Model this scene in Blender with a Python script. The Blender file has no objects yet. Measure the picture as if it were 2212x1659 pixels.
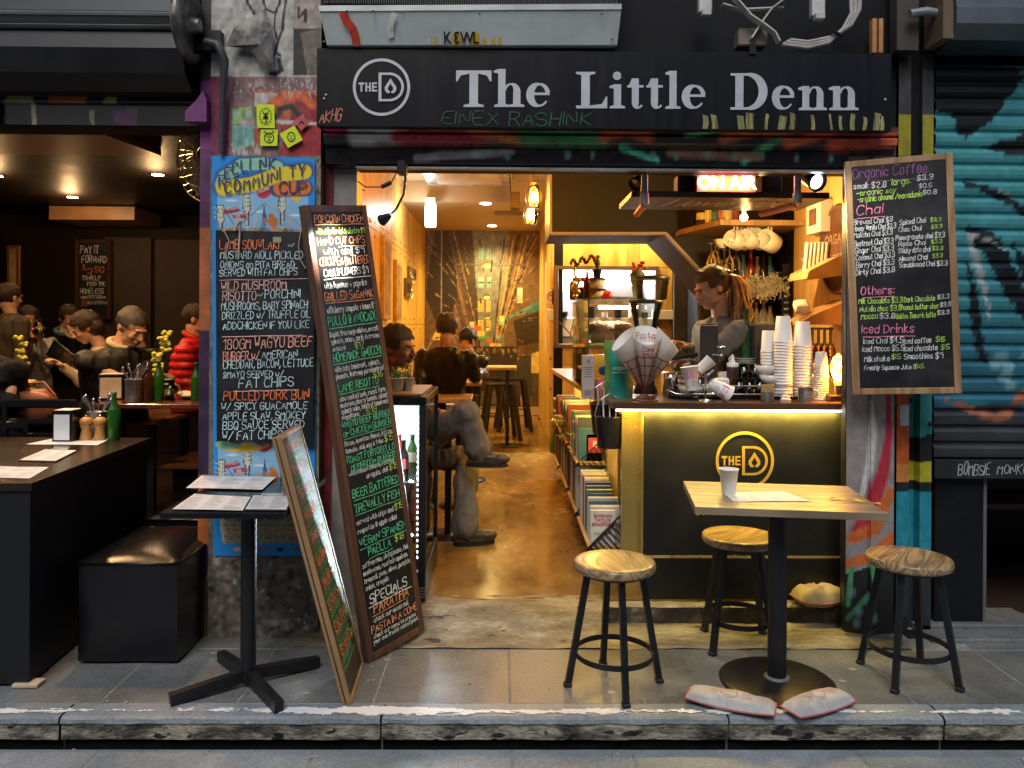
import bpy, bmesh, math, random
import numpy as np
from mathutils import Vector, Matrix, noise as mnoise

scene = bpy.context.scene
FPX, PU, PV, CAMZ = 1680.0, 1106.0, 702.0, 1.43          # focal length and principal point of the photograph (2212 wide), eye height
YAW, ROLL = math.radians(0.6), math.radians(0.35)
cam_d = bpy.data.cameras.new('camera')
cam = bpy.data.objects.new('camera', cam_d)
scene.collection.objects.link(cam)
RM = Matrix.Rotation(-YAW, 4, 'Z') @ Matrix.Rotation(math.pi/2, 4, 'X') @ Matrix.Rotation(ROLL, 4, 'Z')
cam.matrix_world = Matrix.Translation((0, 0, CAMZ)) @ RM
cam_d.sensor_width = 36
cam_d.lens = 36*FPX/2212
cam_d.shift_y = -(829.5-PV)/2212
cam_d.clip_start = 0.05
cam_d.clip_end = 200
scene.camera = cam

world = bpy.data.worlds.new('World')
scene.world = world
world.use_nodes = True
wn = world.node_tree
wn.nodes.clear()
wo = wn.nodes.new('ShaderNodeOutputWorld'); wb = wn.nodes.new('ShaderNodeBackground'); ws = wn.nodes.new('ShaderNodeTexSky')
ws.sky_type = 'NISHITA'; ws.sun_disc = False
ws.sun_elevation = math.radians(24); ws.sun_rotation = math.radians(200)
wb.inputs['Strength'].default_value = 0.115
wn.links.new(ws.outputs[0], wb.inputs[0]); wn.links.new(wb.outputs[0], wo.inputs[0])
sun_d = bpy.data.lights.new('sun', 'SUN'); sun_d.energy = 1.3; sun_d.angle = math.radians(25); sun_d.color = (1, .97, .92)
sun = bpy.data.objects.new('sun', sun_d); scene.collection.objects.link(sun)
sun.rotation_euler = (math.radians(38), math.radians(-8), 0)
sun.location = (0, -3, 8)
scene.view_settings.view_transform = 'Standard'
scene.view_settings.look = 'None'
scene.view_settings.exposure = 0.5
scene.view_settings.gamma = 1
scene.view_settings.use_curve_mapping = False
scene.render.engine = 'CYCLES'
scene.cycles.max_bounces = 7
scene.cycles.diffuse_bounces = 3
scene.cycles.transparent_max_bounces = 12
scene.cycles.sample_clamp_indirect = 4
scene.cycles.use_denoising = True
scene.cycles.caustics_reflective = False
scene.cycles.caustics_refractive = False

def lamp(name, kind, loc, power, color, size=.05, rot=None, spot=None, blend=.5, size_y=None):
    d = bpy.data.lights.new(name, kind); d.energy = power; d.color = color
    if kind == 'AREA':
        d.size = size
        if size_y: d.shape = 'RECTANGLE'; d.size_y = size_y
    else:
        d.shadow_soft_size = size
    if kind == 'SPOT':
        d.spot_size = math.radians(spot or 100); d.spot_blend = blend
    o = bpy.data.objects.new(name, d); scene.collection.objects.link(o); o.location = loc
    if rot: o.rotation_euler = rot
    return o

RM3 = RM.to_3x3()
def ray(u, v): return RM3 @ Vector(((u-PU)/FPX, -(v-PV)/FPX, -1))
def at(u, v, Y):
    d = ray(u, v); t = Y/d.y
    return Vector((d.x*t, Y, CAMZ+d.z*t))
def gr(u, v, z=0):
    d = ray(u, v); t = (z-CAMZ)/d.z
    return Vector((d.x*t, d.y*t, z))
def X(u, v, Y): return at(u, v, Y).x
def Z(u, v, Y): return at(u, v, Y).z

def rng(seed): return random.Random(seed)
class MB:
    def __init__(s): s.v = []; s.f = []; s.m = []; s.M = Matrix.Identity(4); s.mi = 0; s.sm = []; s.smooth = False
    def add(s, vs, fs, smooth=None):
        n = len(s.v)
        s.v += [tuple(s.M @ Vector(p)) for p in vs]
        for f in fs:
            s.f.append([n+i for i in f]); s.m.append(s.mi); s.sm.append(s.smooth if smooth is None else smooth)
        return s
    def box(s, x0, x1, y0, y1, z0, z1, b=0):
        if b > 0 and min(x1-x0, y1-y0, z1-z0) > 2.2*b:
            pts = []; idx = {}
            bm = bmesh.new(); bmesh.ops.create_cube(bm, size=1)
            for q in bm.verts: q.co = Vector(((x0+x1)/2+q.co.x*(x1-x0), (y0+y1)/2+q.co.y*(y1-y0), (z0+z1)/2+q.co.z*(z1-z0)))
            bmesh.ops.bevel(bm, geom=bm.edges[:], offset=b, segments=1, affect='EDGES')
            bm.verts.index_update()
            s.add([q.co for q in bm.verts], [[q.index for q in f.verts] for f in bm.faces], False); bm.free()
            return s
        v = [(x0,y0,z0),(x1,y0,z0),(x1,y1,z0),(x0,y1,z0),(x0,y0,z1),(x1,y0,z1),(x1,y1,z1),(x0,y1,z1)]
        return s.add(v, [(0,3,2,1),(4,5,6,7),(0,1,5,4),(1,2,6,5),(2,3,7,6),(3,0,4,7)], False)
    def cbox(s, c, d, b=0):
        return s.box(c[0]-d[0]/2, c[0]+d[0]/2, c[1]-d[1]/2, c[1]+d[1]/2, c[2]-d[2]/2, c[2]+d[2]/2, b)
    def lathe(s, prof, n=24, c=(0,0,0), cap=True, sx=1, sy=1):
        vs = []; fs = []
        for r, z in prof:
            for i in range(n):
                a = 2*math.pi*i/n; vs.append((c[0]+r*math.cos(a)*sx, c[1]+r*math.sin(a)*sy, c[2]+z))
        for k in range(len(prof)-1):
            for i in range(n):
                j = (i+1) % n; fs.append((k*n+i, k*n+j, (k+1)*n+j, (k+1)*n+i))
        s.add(vs, fs, True)
        if cap:
            if prof[0][0] > 1e-4: s.add(vs[:n], [list(range(n))[::-1]], False)
            if prof[-1][0] > 1e-4: s.add(vs[-n:], [list(range(n))], False)
        return s
    def cyl(s, c, r, h, n=16, r2=None): return s.lathe([(r, 0), (r if r2 is None else r2, h)], n, c)
    def tube(s, path, r, n=8, cap=True, closed=False):
        P = [Vector(p) for p in path]; R = r if isinstance(r, (list, tuple)) else [r]*len(P)
        vs = []; fs = []; m = len(P); up = None
        for k in range(m):
            if closed: t = P[(k+1) % m]-P[k-1]
            else: t = P[min(k+1, m-1)]-P[max(k-1, 0)]
            t.normalize()
            if up is None:
                up = Vector((0,0,1)) if abs(t.z) < .9 else Vector((1,0,0))
            a = t.cross(up).normalized(); b = a.cross(t).normalized(); up = b
            for i in range(n):
                w = 2*math.pi*i/n; vs.append(P[k]+(a*math.cos(w)+b*math.sin(w))*R[k])
        for k in range(m if closed else m-1):
            k2 = (k+1) % m
            for i in range(n):
                j = (i+1) % n; fs.append((k*n+i, k2*n+i, k2*n+j, k*n+j))
        s.add(vs, fs, n > 5)
        if cap and not closed: s.add(vs[:n], [list(range(n))], False); s.add(vs[-n:], [list(range(n))[::-1]], False)
        return s
    def bar(s, a, b, w, d=None):           # square section bar between two points
        a = Vector(a); b = Vector(b); d = d or w
        t = (b-a); L = t.length; t.normalize()
        q = t.to_track_quat('Z', 'Y').to_matrix().to_4x4()
        M = s.M; s.M = M @ Matrix.Translation(a) @ q
        s.box(-w/2, w/2, -d/2, d/2, 0, L); s.M = M
        return s
    def prism(s, poly, y0, y1):            # polygon in x,z extruded along y
        n = len(poly)
        vs = [(x, y0, z) for x, z in poly]+[(x, y1, z) for x, z in poly]
        fs = [list(range(n)), list(range(2*n-1, n-1, -1))]+[(i, (i+1) % n+0, (i+1) % n+n, i+n)[::-1] for i in range(n)]
        return s.add(vs, fs, False)
    def prismz(s, poly, z0, z1):
        n = len(poly)
        vs = [(x, y, z0) for x, y in poly]+[(x, y, z1) for x, y in poly]
        fs = [list(range(n))[::-1], list(range(n, 2*n))]+[(i, (i+1) % n, (i+1) % n+n, i+n) for i in range(n)]
        return s.add(vs, fs, False)
    def grid(s, nx, ny, fn, smooth=True):
        vs = [fn(i/nx, j/ny) for j in range(ny+1) for i in range(nx+1)]
        fs = [(j*(nx+1)+i, j*(nx+1)+i+1, (j+1)*(nx+1)+i+1, (j+1)*(nx+1)+i) for j in range(ny) for i in range(nx)]
        return s.add(vs, fs, smooth)
    def blob(s, c, r, n=14, amp=.1, sc=3, seed=0, pw=1):
        vs = []; fs = []; m = n//2+2
        c = Vector(c); r = Vector(r) if not isinstance(r, (int, float)) else Vector((r, r, r))
        for j in range(m+1):
            th = math.pi*j/m
            for i in range(n):
                ph = 2*math.pi*i/n
                d = Vector((math.sin(th)*math.cos(ph), math.sin(th)*math.sin(ph), math.cos(th)))
                if pw != 1: d = Vector([math.copysign(abs(q)**pw, q) for q in d])
                k = 1+amp*mnoise.noise(d*sc+Vector((seed*7.1, seed, 0)))
                vs.append(c+Vector((d.x*r.x, d.y*r.y, d.z*r.z))*k)
        for j in range(m):
            for i in range(n):
                q = (i+1) % n; fs.append((j*n+i, (j+1)*n+i, (j+1)*n+q, j*n+q))
        return s.add(vs, fs, True)
    def mesh(s, name):
        me = bpy.data.meshes.new(name); me.from_pydata(s.v, [], s.f)
        me.polygons.foreach_set('material_index', s.m); me.polygons.foreach_set('use_smooth', s.sm)
        me.update(); return me
    def build(s, name, mats, parent=None, **kw):
        me = s.mesh(name)
        for m in (mats if isinstance(mats, (list, tuple)) else [mats]): me.materials.append(m)
        return link(name, me, parent, **kw)

def link(name, data, parent=None, loc=None, rotz=0, label=None, cat=None, group=None, kind=None):
    o = bpy.data.objects.new(name, data); scene.collection.objects.link(o)
    if parent: o.parent = parent
    if loc is not None: o.location = loc
    if rotz: o.rotation_euler.z = rotz
    if label: o['label'] = label
    if cat: o['category'] = cat
    if group: o['group'] = group
    if kind: o['kind'] = kind
    elif 'lettering' in name or name == 'printed_lines': o['kind'] = 'stuff'
    return o
def thing(name, label, cat, loc=(0,0,0), rotz=0, group=None):
    return link(name, None, None, loc, rotz, label, cat, group)
def kids(o): return [c for c in scene.objects if c.parent == o]
def copy_thing(root, loc, rotz=None, label=None, children=None):
    children = children if children is not None else tree(root)
    r = root.copy(); scene.collection.objects.link(r); r.location = loc
    if rotz is not None: r.rotation_euler.z = rotz
    if label: r['label'] = label
    def rec(nodes, par):
        for o, sub in nodes:
            c = o.copy(); scene.collection.objects.link(c); c.parent = par; rec(sub, c)
    rec(children, r)
    return r
def tree(o): return [(c, tree(c)) for c in kids(o)]
def st(name, mb, m, **kw): return mb.build(name, m, kind='structure', **kw)
def bxs(name, m, x0, x1, y0, y1, z0, z1, parent=None, b=0, **kw):
    return MB().box(x0, x1, y0, y1, z0, z1, b).build(name, m, parent, **kw)

MATS = {}
def _base(name):
    m = bpy.data.materials.new(name); m.use_nodes = True
    nt = m.node_tree; b = nt.nodes['Principled BSDF']; return m, nt, b
def _n(nt, t, **kw):
    n = nt.nodes.new(t)
    for k, v in kw.items():
        if k in n.inputs: n.inputs[k].default_value = v
        else: setattr(n, k, v)
    return n
def _coord(nt, scale=(1,1,1), world_space=False):
    if world_space:
        g = _n(nt, 'ShaderNodeNewGeometry'); out = g.outputs['Position']
    else:
        g = _n(nt, 'ShaderNodeTexCoord'); out = g.outputs['Object']
    mp = _n(nt, 'ShaderNodeMapping'); mp.inputs['Scale'].default_value = scale
    nt.links.new(out, mp.inputs[0]); return mp.outputs[0]
def _bump(nt, b, src, strength, dist=.005):
    bp = _n(nt, 'ShaderNodeBump', Strength=strength, Distance=dist)
    nt.links.new(src, bp.inputs['Height']); nt.links.new(bp.outputs[0], b.inputs['Normal'])
def c4(c): return (c[0], c[1], c[2], 1)
def plain(name, col, rough=.5, metal=0, var=.25, vs=8, bump=.15, spec=.5, rv=.15, scale=(1,1,1), coat=0, bs=None):
    if name in MATS: return MATS[name]
    m, nt, b = _base(name)
    co = _coord(nt, scale)
    n = _n(nt, 'ShaderNodeTexNoise', Scale=vs, Detail=6.0, Roughness=.6); nt.links.new(co, n.inputs[0])
    r = _n(nt, 'ShaderNodeMapRange'); r.inputs[1].default_value = .3; r.inputs[2].default_value = .7; r.inputs[3].default_value = 1-var; r.inputs[4].default_value = 1+var
    nt.links.new(n.outputs[0], r.inputs[0])
    mx = _n(nt, 'ShaderNodeVectorMath', operation='SCALE'); mx.inputs[0].default_value = col; nt.links.new(r.outputs[0], mx.inputs['Scale'])
    nt.links.new(mx.outputs[0], b.inputs['Base Color'])
    rr = _n(nt, 'ShaderNodeMapRange'); rr.inputs[3].default_value = max(.02, rough-rv); rr.inputs[4].default_value = min(1, rough+rv)
    nt.links.new(n.outputs[0], rr.inputs[0]); nt.links.new(rr.outputs[0], b.inputs['Roughness'])
    b.inputs['Metallic'].default_value = metal; b.inputs['Specular IOR Level'].default_value = spec
    if coat: b.inputs['Coat Weight'].default_value = coat; b.inputs['Coat Roughness'].default_value = .12
    if bump:
        n2 = _n(nt, 'ShaderNodeTexNoise', Scale=bs or vs*6, Detail=5.0); nt.links.new(co, n2.inputs[0]); _bump(nt, b, n2.outputs[0], bump)
    MATS[name] = m; return m
def wood(name, c1, c2, rough=.45, axis='X', sc=1.0, dist=3.0, bump=.15, bands=9, coat=0, rings=False):
    if name in MATS: return MATS[name]
    m, nt, b = _base(name)
    s = {'X': (.22*sc, 2.2*sc, 2.2*sc), 'Y': (2.2*sc, .22*sc, 2.2*sc), 'Z': (2.2*sc, 2.2*sc, .22*sc)}[axis]
    co = _coord(nt, s)
    n0 = _n(nt, 'ShaderNodeTexNoise', Scale=2.2, Detail=3.0, Distortion=.6); nt.links.new(co, n0.inputs[0])
    ml = _n(nt, 'ShaderNodeMath', operation='MULTIPLY'); ml.inputs[1].default_value = bands; nt.links.new(n0.outputs[0], ml.inputs[0])
    fr = _n(nt, 'ShaderNodeMath', operation='PINGPONG'); fr.inputs[1].default_value = 1; nt.links.new(ml.outputs[0], fr.inputs[0])
    n1 = _n(nt, 'ShaderNodeTexNoise', Scale=22, Detail=5.0, Roughness=.7); nt.links.new(co, n1.inputs[0])
    ad = _n(nt, 'ShaderNodeMath', operation='MULTIPLY_ADD'); ad.inputs[1].default_value = .6; nt.links.new(fr.outputs[0], ad.inputs[0])
    sc2 = _n(nt, 'ShaderNodeMath', operation='MULTIPLY'); sc2.inputs[1].default_value = .6; nt.links.new(n1.outputs[0], sc2.inputs[0]); nt.links.new(sc2.outputs[0], ad.inputs[2])
    rp = _n(nt, 'ShaderNodeValToRGB'); rp.color_ramp.elements[0].position = .15; rp.color_ramp.elements[0].color = c4(c1)
    rp.color_ramp.elements[1].position = .85; rp.color_ramp.elements[1].color = c4(c2)
    nt.links.new(ad.outputs[0], rp.inputs[0]); nt.links.new(rp.outputs[0], b.inputs['Base Color'])
    b.inputs['Roughness'].default_value = rough
    if coat: b.inputs['Coat Weight'].default_value = coat; b.inputs['Coat Roughness'].default_value = .15
    _bump(nt, b, ad.outputs[0], bump, .002)
    MATS[name] = m; return m
def layered(name, cols, rough=.6, vs=3, dirt=None, bump=.4, metal=0, scale=(1,1,1), world_space=False, bs=20, spots=None, bd=.005, rv=.12, grain=.3):
    """ramp of several real colours over a multi-octave noise, optional pale or dark speckle"""
    if name in MATS: return MATS[name]
    m, nt, b = _base(name); co = _coord(nt, scale, world_space)
    n = _n(nt, 'ShaderNodeTexNoise', Scale=vs, Detail=9.0, Roughness=.68, Distortion=.3); nt.links.new(co, n.inputs[0])
    rp = _n(nt, 'ShaderNodeValToRGB'); els = rp.color_ramp.elements
    k = len(cols)
    while len(els) < k: els.new(.5)
    for i, c in enumerate(cols):
        els[i].position = .32+.38*i/(k-1); els[i].color = c4(c)
    nt.links.new(n.outputs[0], rp.inputs[0]); out = rp.outputs[0]
    if spots:
        vo = _n(nt, 'ShaderNodeTexNoise', Scale=spots[0], Detail=2.0); nt.links.new(co, vo.inputs[0])
        mr = _n(nt, 'ShaderNodeMapRange'); mr.inputs[1].default_value = spots[1]; mr.inputs[2].default_value = spots[1]+.03; nt.links.new(vo.outputs[0], mr.inputs[0])
        mx = _n(nt, 'ShaderNodeMix', data_type='RGBA'); nt.links.new(mr.outputs[0], mx.inputs[0]); nt.links.new(out, mx.inputs[6]); mx.inputs[7].default_value = c4(spots[2]); out = mx.outputs[2]
    g2 = _n(nt, 'ShaderNodeTexNoise', Scale=max(40., bs*1.6), Detail=4.0, Roughness=.7); nt.links.new(co, g2.inputs[0])
    g3 = _n(nt, 'ShaderNodeMapRange'); g3.inputs[1].default_value = .3; g3.inputs[2].default_value = .7; g3.inputs[3].default_value = 1-grain; g3.inputs[4].default_value = 1+grain; nt.links.new(g2.outputs[0], g3.inputs[0])
    g4 = _n(nt, 'ShaderNodeVectorMath', operation='SCALE'); nt.links.new(out, g4.inputs[0]); nt.links.new(g3.outputs[0], g4.inputs['Scale']); out = g4.outputs[0]
    nt.links.new(out, b.inputs['Base Color'])
    rr = _n(nt, 'ShaderNodeMapRange'); rr.inputs[1].default_value = .3; rr.inputs[2].default_value = .7; rr.inputs[3].default_value = max(.03, rough-rv); rr.inputs[4].default_value = min(1, rough+rv)
    nt.links.new(n.outputs[0], rr.inputs[0]); nt.links.new(rr.outputs[0], b.inputs['Roughness'])
    b.inputs['Metallic'].default_value = metal
    n2 = _n(nt, 'ShaderNodeTexNoise', Scale=bs, Detail=8.0, Roughness=.6); nt.links.new(co, n2.inputs[0]); _bump(nt, b, n2.outputs[0], bump, bd)
    MATS[name] = m; return m
def painted(name, rough=.45, metal=0, var=.2, vs=14, bump=.1, coat=0):
    """colour from the Col attribute (paint laid on the surface)"""
    if name in MATS: return MATS[name]
    m, nt, b = _base(name); co = _coord(nt)
    a = _n(nt, 'ShaderNodeAttribute'); a.attribute_name = 'Col'
    n = _n(nt, 'ShaderNodeTexNoise', Scale=vs, Detail=7.0, Roughness=.65); nt.links.new(co, n.inputs[0])
    r = _n(nt, 'ShaderNodeMapRange'); r.inputs[1].default_value = .3; r.inputs[2].default_value = .7; r.inputs[3].default_value = 1-var; r.inputs[4].default_value = 1+var
    nt.links.new(n.outputs[0], r.inputs[0])
    mx = _n(nt, 'ShaderNodeVectorMath', operation='SCALE'); nt.links.new(a.outputs['Color'], mx.inputs[0]); nt.links.new(r.outputs[0], mx.inputs['Scale'])
    nt.links.new(mx.outputs[0], b.inputs['Base Color'])
    rr = _n(nt, 'ShaderNodeMapRange'); rr.inputs[3].default_value = max(.03, rough-.15); rr.inputs[4].default_value = min(1, rough+.15)
    nt.links.new(n.outputs[0], rr.inputs[0]); nt.links.new(rr.outputs[0], b.inputs['Roughness'])
    b.inputs['Metallic'].default_value = metal
    if coat: b.inputs['Coat Weight'].default_value = coat; b.inputs['Coat Roughness'].default_value = .1
    _bump(nt, b, n.outputs[0], bump, .003)
    MATS[name] = m; return m
def emit(name, col, strength):
    if name in MATS: return MATS[name]
    m, nt, b = _base(name); b.inputs['Base Color'].default_value = c4(col); b.inputs['Emission Color'].default_value = c4(col); b.inputs['Emission Strength'].default_value = strength
    MATS[name] = m; return m
def glass(name, tint=(1,1,1), refl=1.0, rough=.03):
    if name in MATS: return MATS[name]
    m = bpy.data.materials.new(name); m.use_nodes = True; nt = m.node_tree; nt.nodes.clear()
    o = _n(nt, 'ShaderNodeOutputMaterial'); t = _n(nt, 'ShaderNodeBsdfTransparent'); t.inputs[0].default_value = c4(tint)
    g = _n(nt, 'ShaderNodeBsdfGlossy', Roughness=rough); fr = _n(nt, 'ShaderNodeFresnel', IOR=1.45*refl)
    mx = _n(nt, 'ShaderNodeMixShader'); nt.links.new(fr.outputs[0], mx.inputs[0]); nt.links.new(t.outputs[0], mx.inputs[1]); nt.links.new(g.outputs[0], mx.inputs[2]); nt.links.new(mx.outputs[0], o.inputs[0])
    MATS[name] = m; return m

class Canvas:
    def __init__(s, w, h, bg, x0=0, x1=1, y0=0, y1=1):     # y up, in the units given
        s.w, s.h = w, h; s.a = np.zeros((h, w, 3)); s.a[:] = bg; s.ex = (x0, x1, y0, y1)
        xs = x0+(np.arange(w)+.5)/w*(x1-x0); ys = y0+(np.arange(h)+.5)/h*(y1-y0)
        s.gx, s.gy = np.meshgrid(xs, ys)
    def mix(s, k, col, mask=None):
        k = np.clip(k, 0, 1)[..., None]
        s.a = s.a*(1-k)+np.array(col)*k; return s
    def poly(s, pts, col, op=1.0):
        ins = np.zeros((s.h, s.w), bool); n = len(pts)
        for i in range(n):
            xa, ya = pts[i]; xb, yb = pts[(i+1) % n]
            if ya == yb: continue
            c = ((ya > s.gy) != (yb > s.gy)) & (s.gx < (xb-xa)*(s.gy-ya)/(yb-ya)+xa)
            ins ^= c
        return s.mix(ins*op, col)
    def ell(s, cx, cy, rx, ry, col, soft=.1, op=1.0, rot=0):
        dx = s.gx-cx; dy = s.gy-cy; c, q = math.cos(rot), math.sin(rot)
        d = np.sqrt(((dx*c+dy*q)/rx)**2+((-dx*q+dy*c)/ry)**2)
        return s.mix((1+soft-d)/(2*soft)*op, col)
    def line(s, pts, w, col, soft=.3, op=1.0):
        best = np.full((s.h, s.w), 1e9); W = w if isinstance(w, (list, tuple)) else [w]*len(pts)
        for (xa, ya), (xb, yb), wa, wb in zip(pts[:-1], pts[1:], W[:-1], W[1:]):
            dx, dy = xb-xa, yb-ya; L = dx*dx+dy*dy+1e-12
            t = np.clip(((s.gx-xa)*dx+(s.gy-ya)*dy)/L, 0, 1)
            d = np.hypot(s.gx-xa-t*dx, s.gy-ya-t*dy)/(wa+(wb-wa)*t)
            best = np.minimum(best, d)
        return s.mix((1+soft-best)/(2*soft)*op, col)
    def noise(s, seed, sc, amp):
        r = np.random.RandomState(seed); k = r.rand(int(s.h/sc)+3, int(s.w/sc)+3)
        yy = np.arange(s.h)/sc; xx = np.arange(s.w)/sc; y0 = yy.astype(int); x0 = xx.astype(int)
        fy = (yy-y0)[:, None]; fx = (xx-x0)[None]
        v = k[y0][:, x0]*(1-fy)*(1-fx)+k[y0+1][:, x0]*fy*(1-fx)+k[y0][:, x0+1]*(1-fy)*fx+k[y0+1][:, x0+1]*fy*fx
        s.a = np.clip(s.a*(1+(v-.5)[..., None]*2*amp), 0, 1); return s
    def sample(s, x, y):
        x0, x1, y0, y1 = s.ex
        i = np.clip(((np.asarray(x)-x0)/(x1-x0)*s.w).astype(int), 0, s.w-1); j = np.clip(((np.asarray(y)-y0)/(y1-y0)*s.h).astype(int), 0, s.h-1)
        return s.a[j, i]
def colour_mesh(me, cols):
    ca = me.color_attributes.new('Col', 'FLOAT_COLOR', 'POINT')
    arr = np.ones((len(me.vertices), 4), np.float32); arr[:, :3] = cols
    ca.data.foreach_set('color', arr.ravel())
def painted_sheet(name, cv, fn, mat, parent=None, nx=None, ny=None, **kw):
    """grid sheet; fn(s,t)->point, s,t in 0..1; colour from canvas"""
    nx = nx or cv.w; ny = ny or cv.h
    mb = MB().grid(nx, ny, fn, False); me = mb.mesh(name); me.materials.append(mat)
    s, t = np.meshgrid(np.arange(nx+1)/nx, np.arange(ny+1)/ny); x0, x1, y0, y1 = cv.ex
    colour_mesh(me, cv.sample(x0+s.ravel()*(x1-x0), y0+t.ravel()*(y1-y0)))
    return link(name, me, parent, **kw)

GL = {'A':"022842 1434",'B':"0208 0838473505 3544433202",'C':"4738180604123243",'D':"0208 082846442202",'E':"48080242 0535",'F':"480802 0535",
'G':"473818060412324345 4525",'H':"0802 4842 0545",'I':"0802",'J':"3833221203",'K':"0802 4805 0542",'L':"080242",'M':"0208254842",'N':"02084248",
'O':"183846443212040618",'P':"0208 0838473505",'Q':"183846443212040618 2442",'R':"0208 0838473505 2542",'S':"473818070615354443321203",'T':"0848 2822",
'U':"080412324448",'V':"082248",'W':"0812263248",'X':"0842 4802",'Y':"0825 4825 2522",'Z':"08480242",
'a':"3526160503122233 3632",'b':"0802 0516263533221203",'c':"3526160503122233",'d':"3832 3526160503122233",'e':"04343526160503122233",'f':"37281712 0626",
'g':"3526160503122233 36312010",'h':"0802 0516263532",'i':"0602 0708",'j':"26211000 2728",'k':"0802 2604 0432",'l':"0802",'m':"0602 05162522 25364542",
'n':"0602 0516263532",'o':"162635332212030516",'p':"0600 0516263533221203",'q':"3526160503122233 3630",'r':"0602 05162635",'s':"35261605142433221203",
't':"18132233 0626",'u':"0603122233 3632",'v':"061236",'w':"0612243246",'x':"0632 3602",'y':"0613 3600",'z':"06360232",
'0':"183846443212040618",'1':"0728 2822",'2':"07183847460242",'3':"07183847463515 354443321203",'4':"3832 380444",'5':"480805354443321203",'6':"38280603123243443515",
'7':"084812",'8':"183847351504031232434435150718",'9':"4536160718384742",'$':"473818070615354443321203 2921",'&':"42061728374603122245",',':"1301",'.':"0212",
'/':"0248",'!':"0804 0302",':':"0616 0313",'-':"0535",'+':"0444 2622","'":"0806",'~':"05164536"}
def glyph(ch):
    g = GL.get(ch)
    if g is None: return [], 2.2
    st_ = [[(int(p[i]), int(p[i+1])) for i in range(0, len(p), 2)] for p in g.split()]
    return st_, max(x for q in st_ for x, y in q)
def strip(mb, pts, w, z, d=0.0):
    """flat mitred ribbon through 2-D pts (x,y) at height z of the local frame; w may vary"""
    n = len(pts)
    if n < 2: return
    W = w if isinstance(w, (list, tuple)) else [w]*n
    vs = []
    P = [Vector(p) for p in pts]
    for k in range(n):
        t = P[min(k+1, n-1)]-P[max(k-1, 0)]
        if t.length < 1e-9: t = Vector((1, 0))
        t.normalize(); q = Vector((-t.y, t.x))*W[k]/2
        e = t*(W[k]*.35 if k == n-1 else (-W[k]*.35 if k == 0 else 0))
        vs += [(P[k].x+q.x+e.x, P[k].y+q.y+e.y, z), (P[k].x-q.x+e.x, P[k].y-q.y+e.y, z)]
    mb.add(vs, [(2*k, 2*k+1, 2*k+3, 2*k+2) for k in range(n-1)], False)
def chaikin(p):
    o = [p[0]]
    for a, b in zip(p[:-1], p[1:]):
        o += [(a[0]*.75+b[0]*.25, a[1]*.75+b[1]*.25), (a[0]*.25+b[0]*.75, a[1]*.25+b[1]*.75)]
    return o+[p[-1]]
def scribe(mb, text, x, y, width, h, w, rnd, slant=.0, jit=.35, rise=0.0, z0=0.0):
    """writes text from (x,y) baseline, cap height h, fitted to width (m); returns nothing. y up, local frame xy"""
    adv = []; tot = 0
    for ch in text:
        s_, gw = glyph(ch); a = (gw+1.35) if ch != ' ' else 2.4
        adv.append((s_, tot)); tot += a
    sx = width/max(tot-1.3, 1) if width else h/6*.8
    sy = h/6
    k = 0
    for s_, ox in adv:
        jy = rnd.uniform(-jit, jit)*.6; js = 1+rnd.uniform(-.12, .12)*jit*2; jr = rnd.uniform(-.1, .1)*jit
        for p in s_:
            q = []
            for gx, gy in p:
                gx2 = gx+rnd.uniform(-jit, jit)*.45; gy2 = (gy-2)*js+jy+rnd.uniform(-jit, jit)*.45
                gx2 += gy2*(slant+jr)
                px_ = x+(ox+gx2)*sx; q.append((px_, y+gy2*sy+(px_-x)*rise))
            if len(q) > 2: q = chaikin(q)
            k += 1
            ww = w*rnd.uniform(.8, 1.15)
            strip(mb, q, [ww*rnd.uniform(.8, 1.15) for _ in q], z0+.00004*(k % 9))
def board_text(parent, lines, mats, W, H, seed, name='chalk_lettering', off=.002, M=None):
    """lines: (text, x, y, width, cap, stroke, colour key, rise[, slant]); x,y as fractions of the board, y from the top; local frame x right, z up, faces -y"""
    r = rng(seed); by = {}
    for L in lines:
        t, x, y, wd, cap, sw, ck, rise = L[:8]; sl = L[8] if len(L) > 8 else .08
        mb = by.setdefault(ck, MB())
        mb.M = (M or Matrix.Identity(4)) @ Matrix(((1,0,0,0),(0,0,-1,-off),(0,1,0,0),(0,0,0,1)))
        if t == '_':
            strip(mb, [(x*W+i*wd*W/5, H*(1-y)+r.uniform(-.002, .002)+i*wd*W/5*rise) for i in range(6)], sw, .0004)
        else: scribe(mb, t, x*W, H*(1-y), wd*W, cap, sw*.9, r, sl, .4, rise)
    for ck, mb in by.items(): mb.build(name, mats[ck], parent)
def font_text(text, size, name, mat, parent=None, loc=(0,0,0), rot=(math.pi/2,0,0), extrude=.001, bold=0, sx=1, shear=0, align='CENTER', sp=1.0, **kw):
    cu = bpy.data.curves.new(name, 'FONT'); cu.body = text; cu.size = size; cu.extrude = extrude; cu.offset = bold
    cu.align_x = align; cu.align_y = 'CENTER'; cu.shear = shear; cu.space_character = sp; cu.resolution_u = 4
    o = bpy.data.objects.new(name, cu); scene.collection.objects.link(o)
    dg = bpy.context.evaluated_depsgraph_get(); me = bpy.data.meshes.new_from_object(o.evaluated_get(dg))
    bpy.data.objects.remove(o); bpy.data.curves.remove(cu)
    me.name = name; me.materials.clear(); me.materials.append(mat)
    R = Matrix.Translation(loc) @ Matrix.Rotation(rot[2], 4, 'Z') @ Matrix.Rotation(rot[0], 4, 'X') @ Matrix.Diagonal((sx, 1, 1, 1))
    me.transform(R)
    return link(name, me, parent, **kw)
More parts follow.
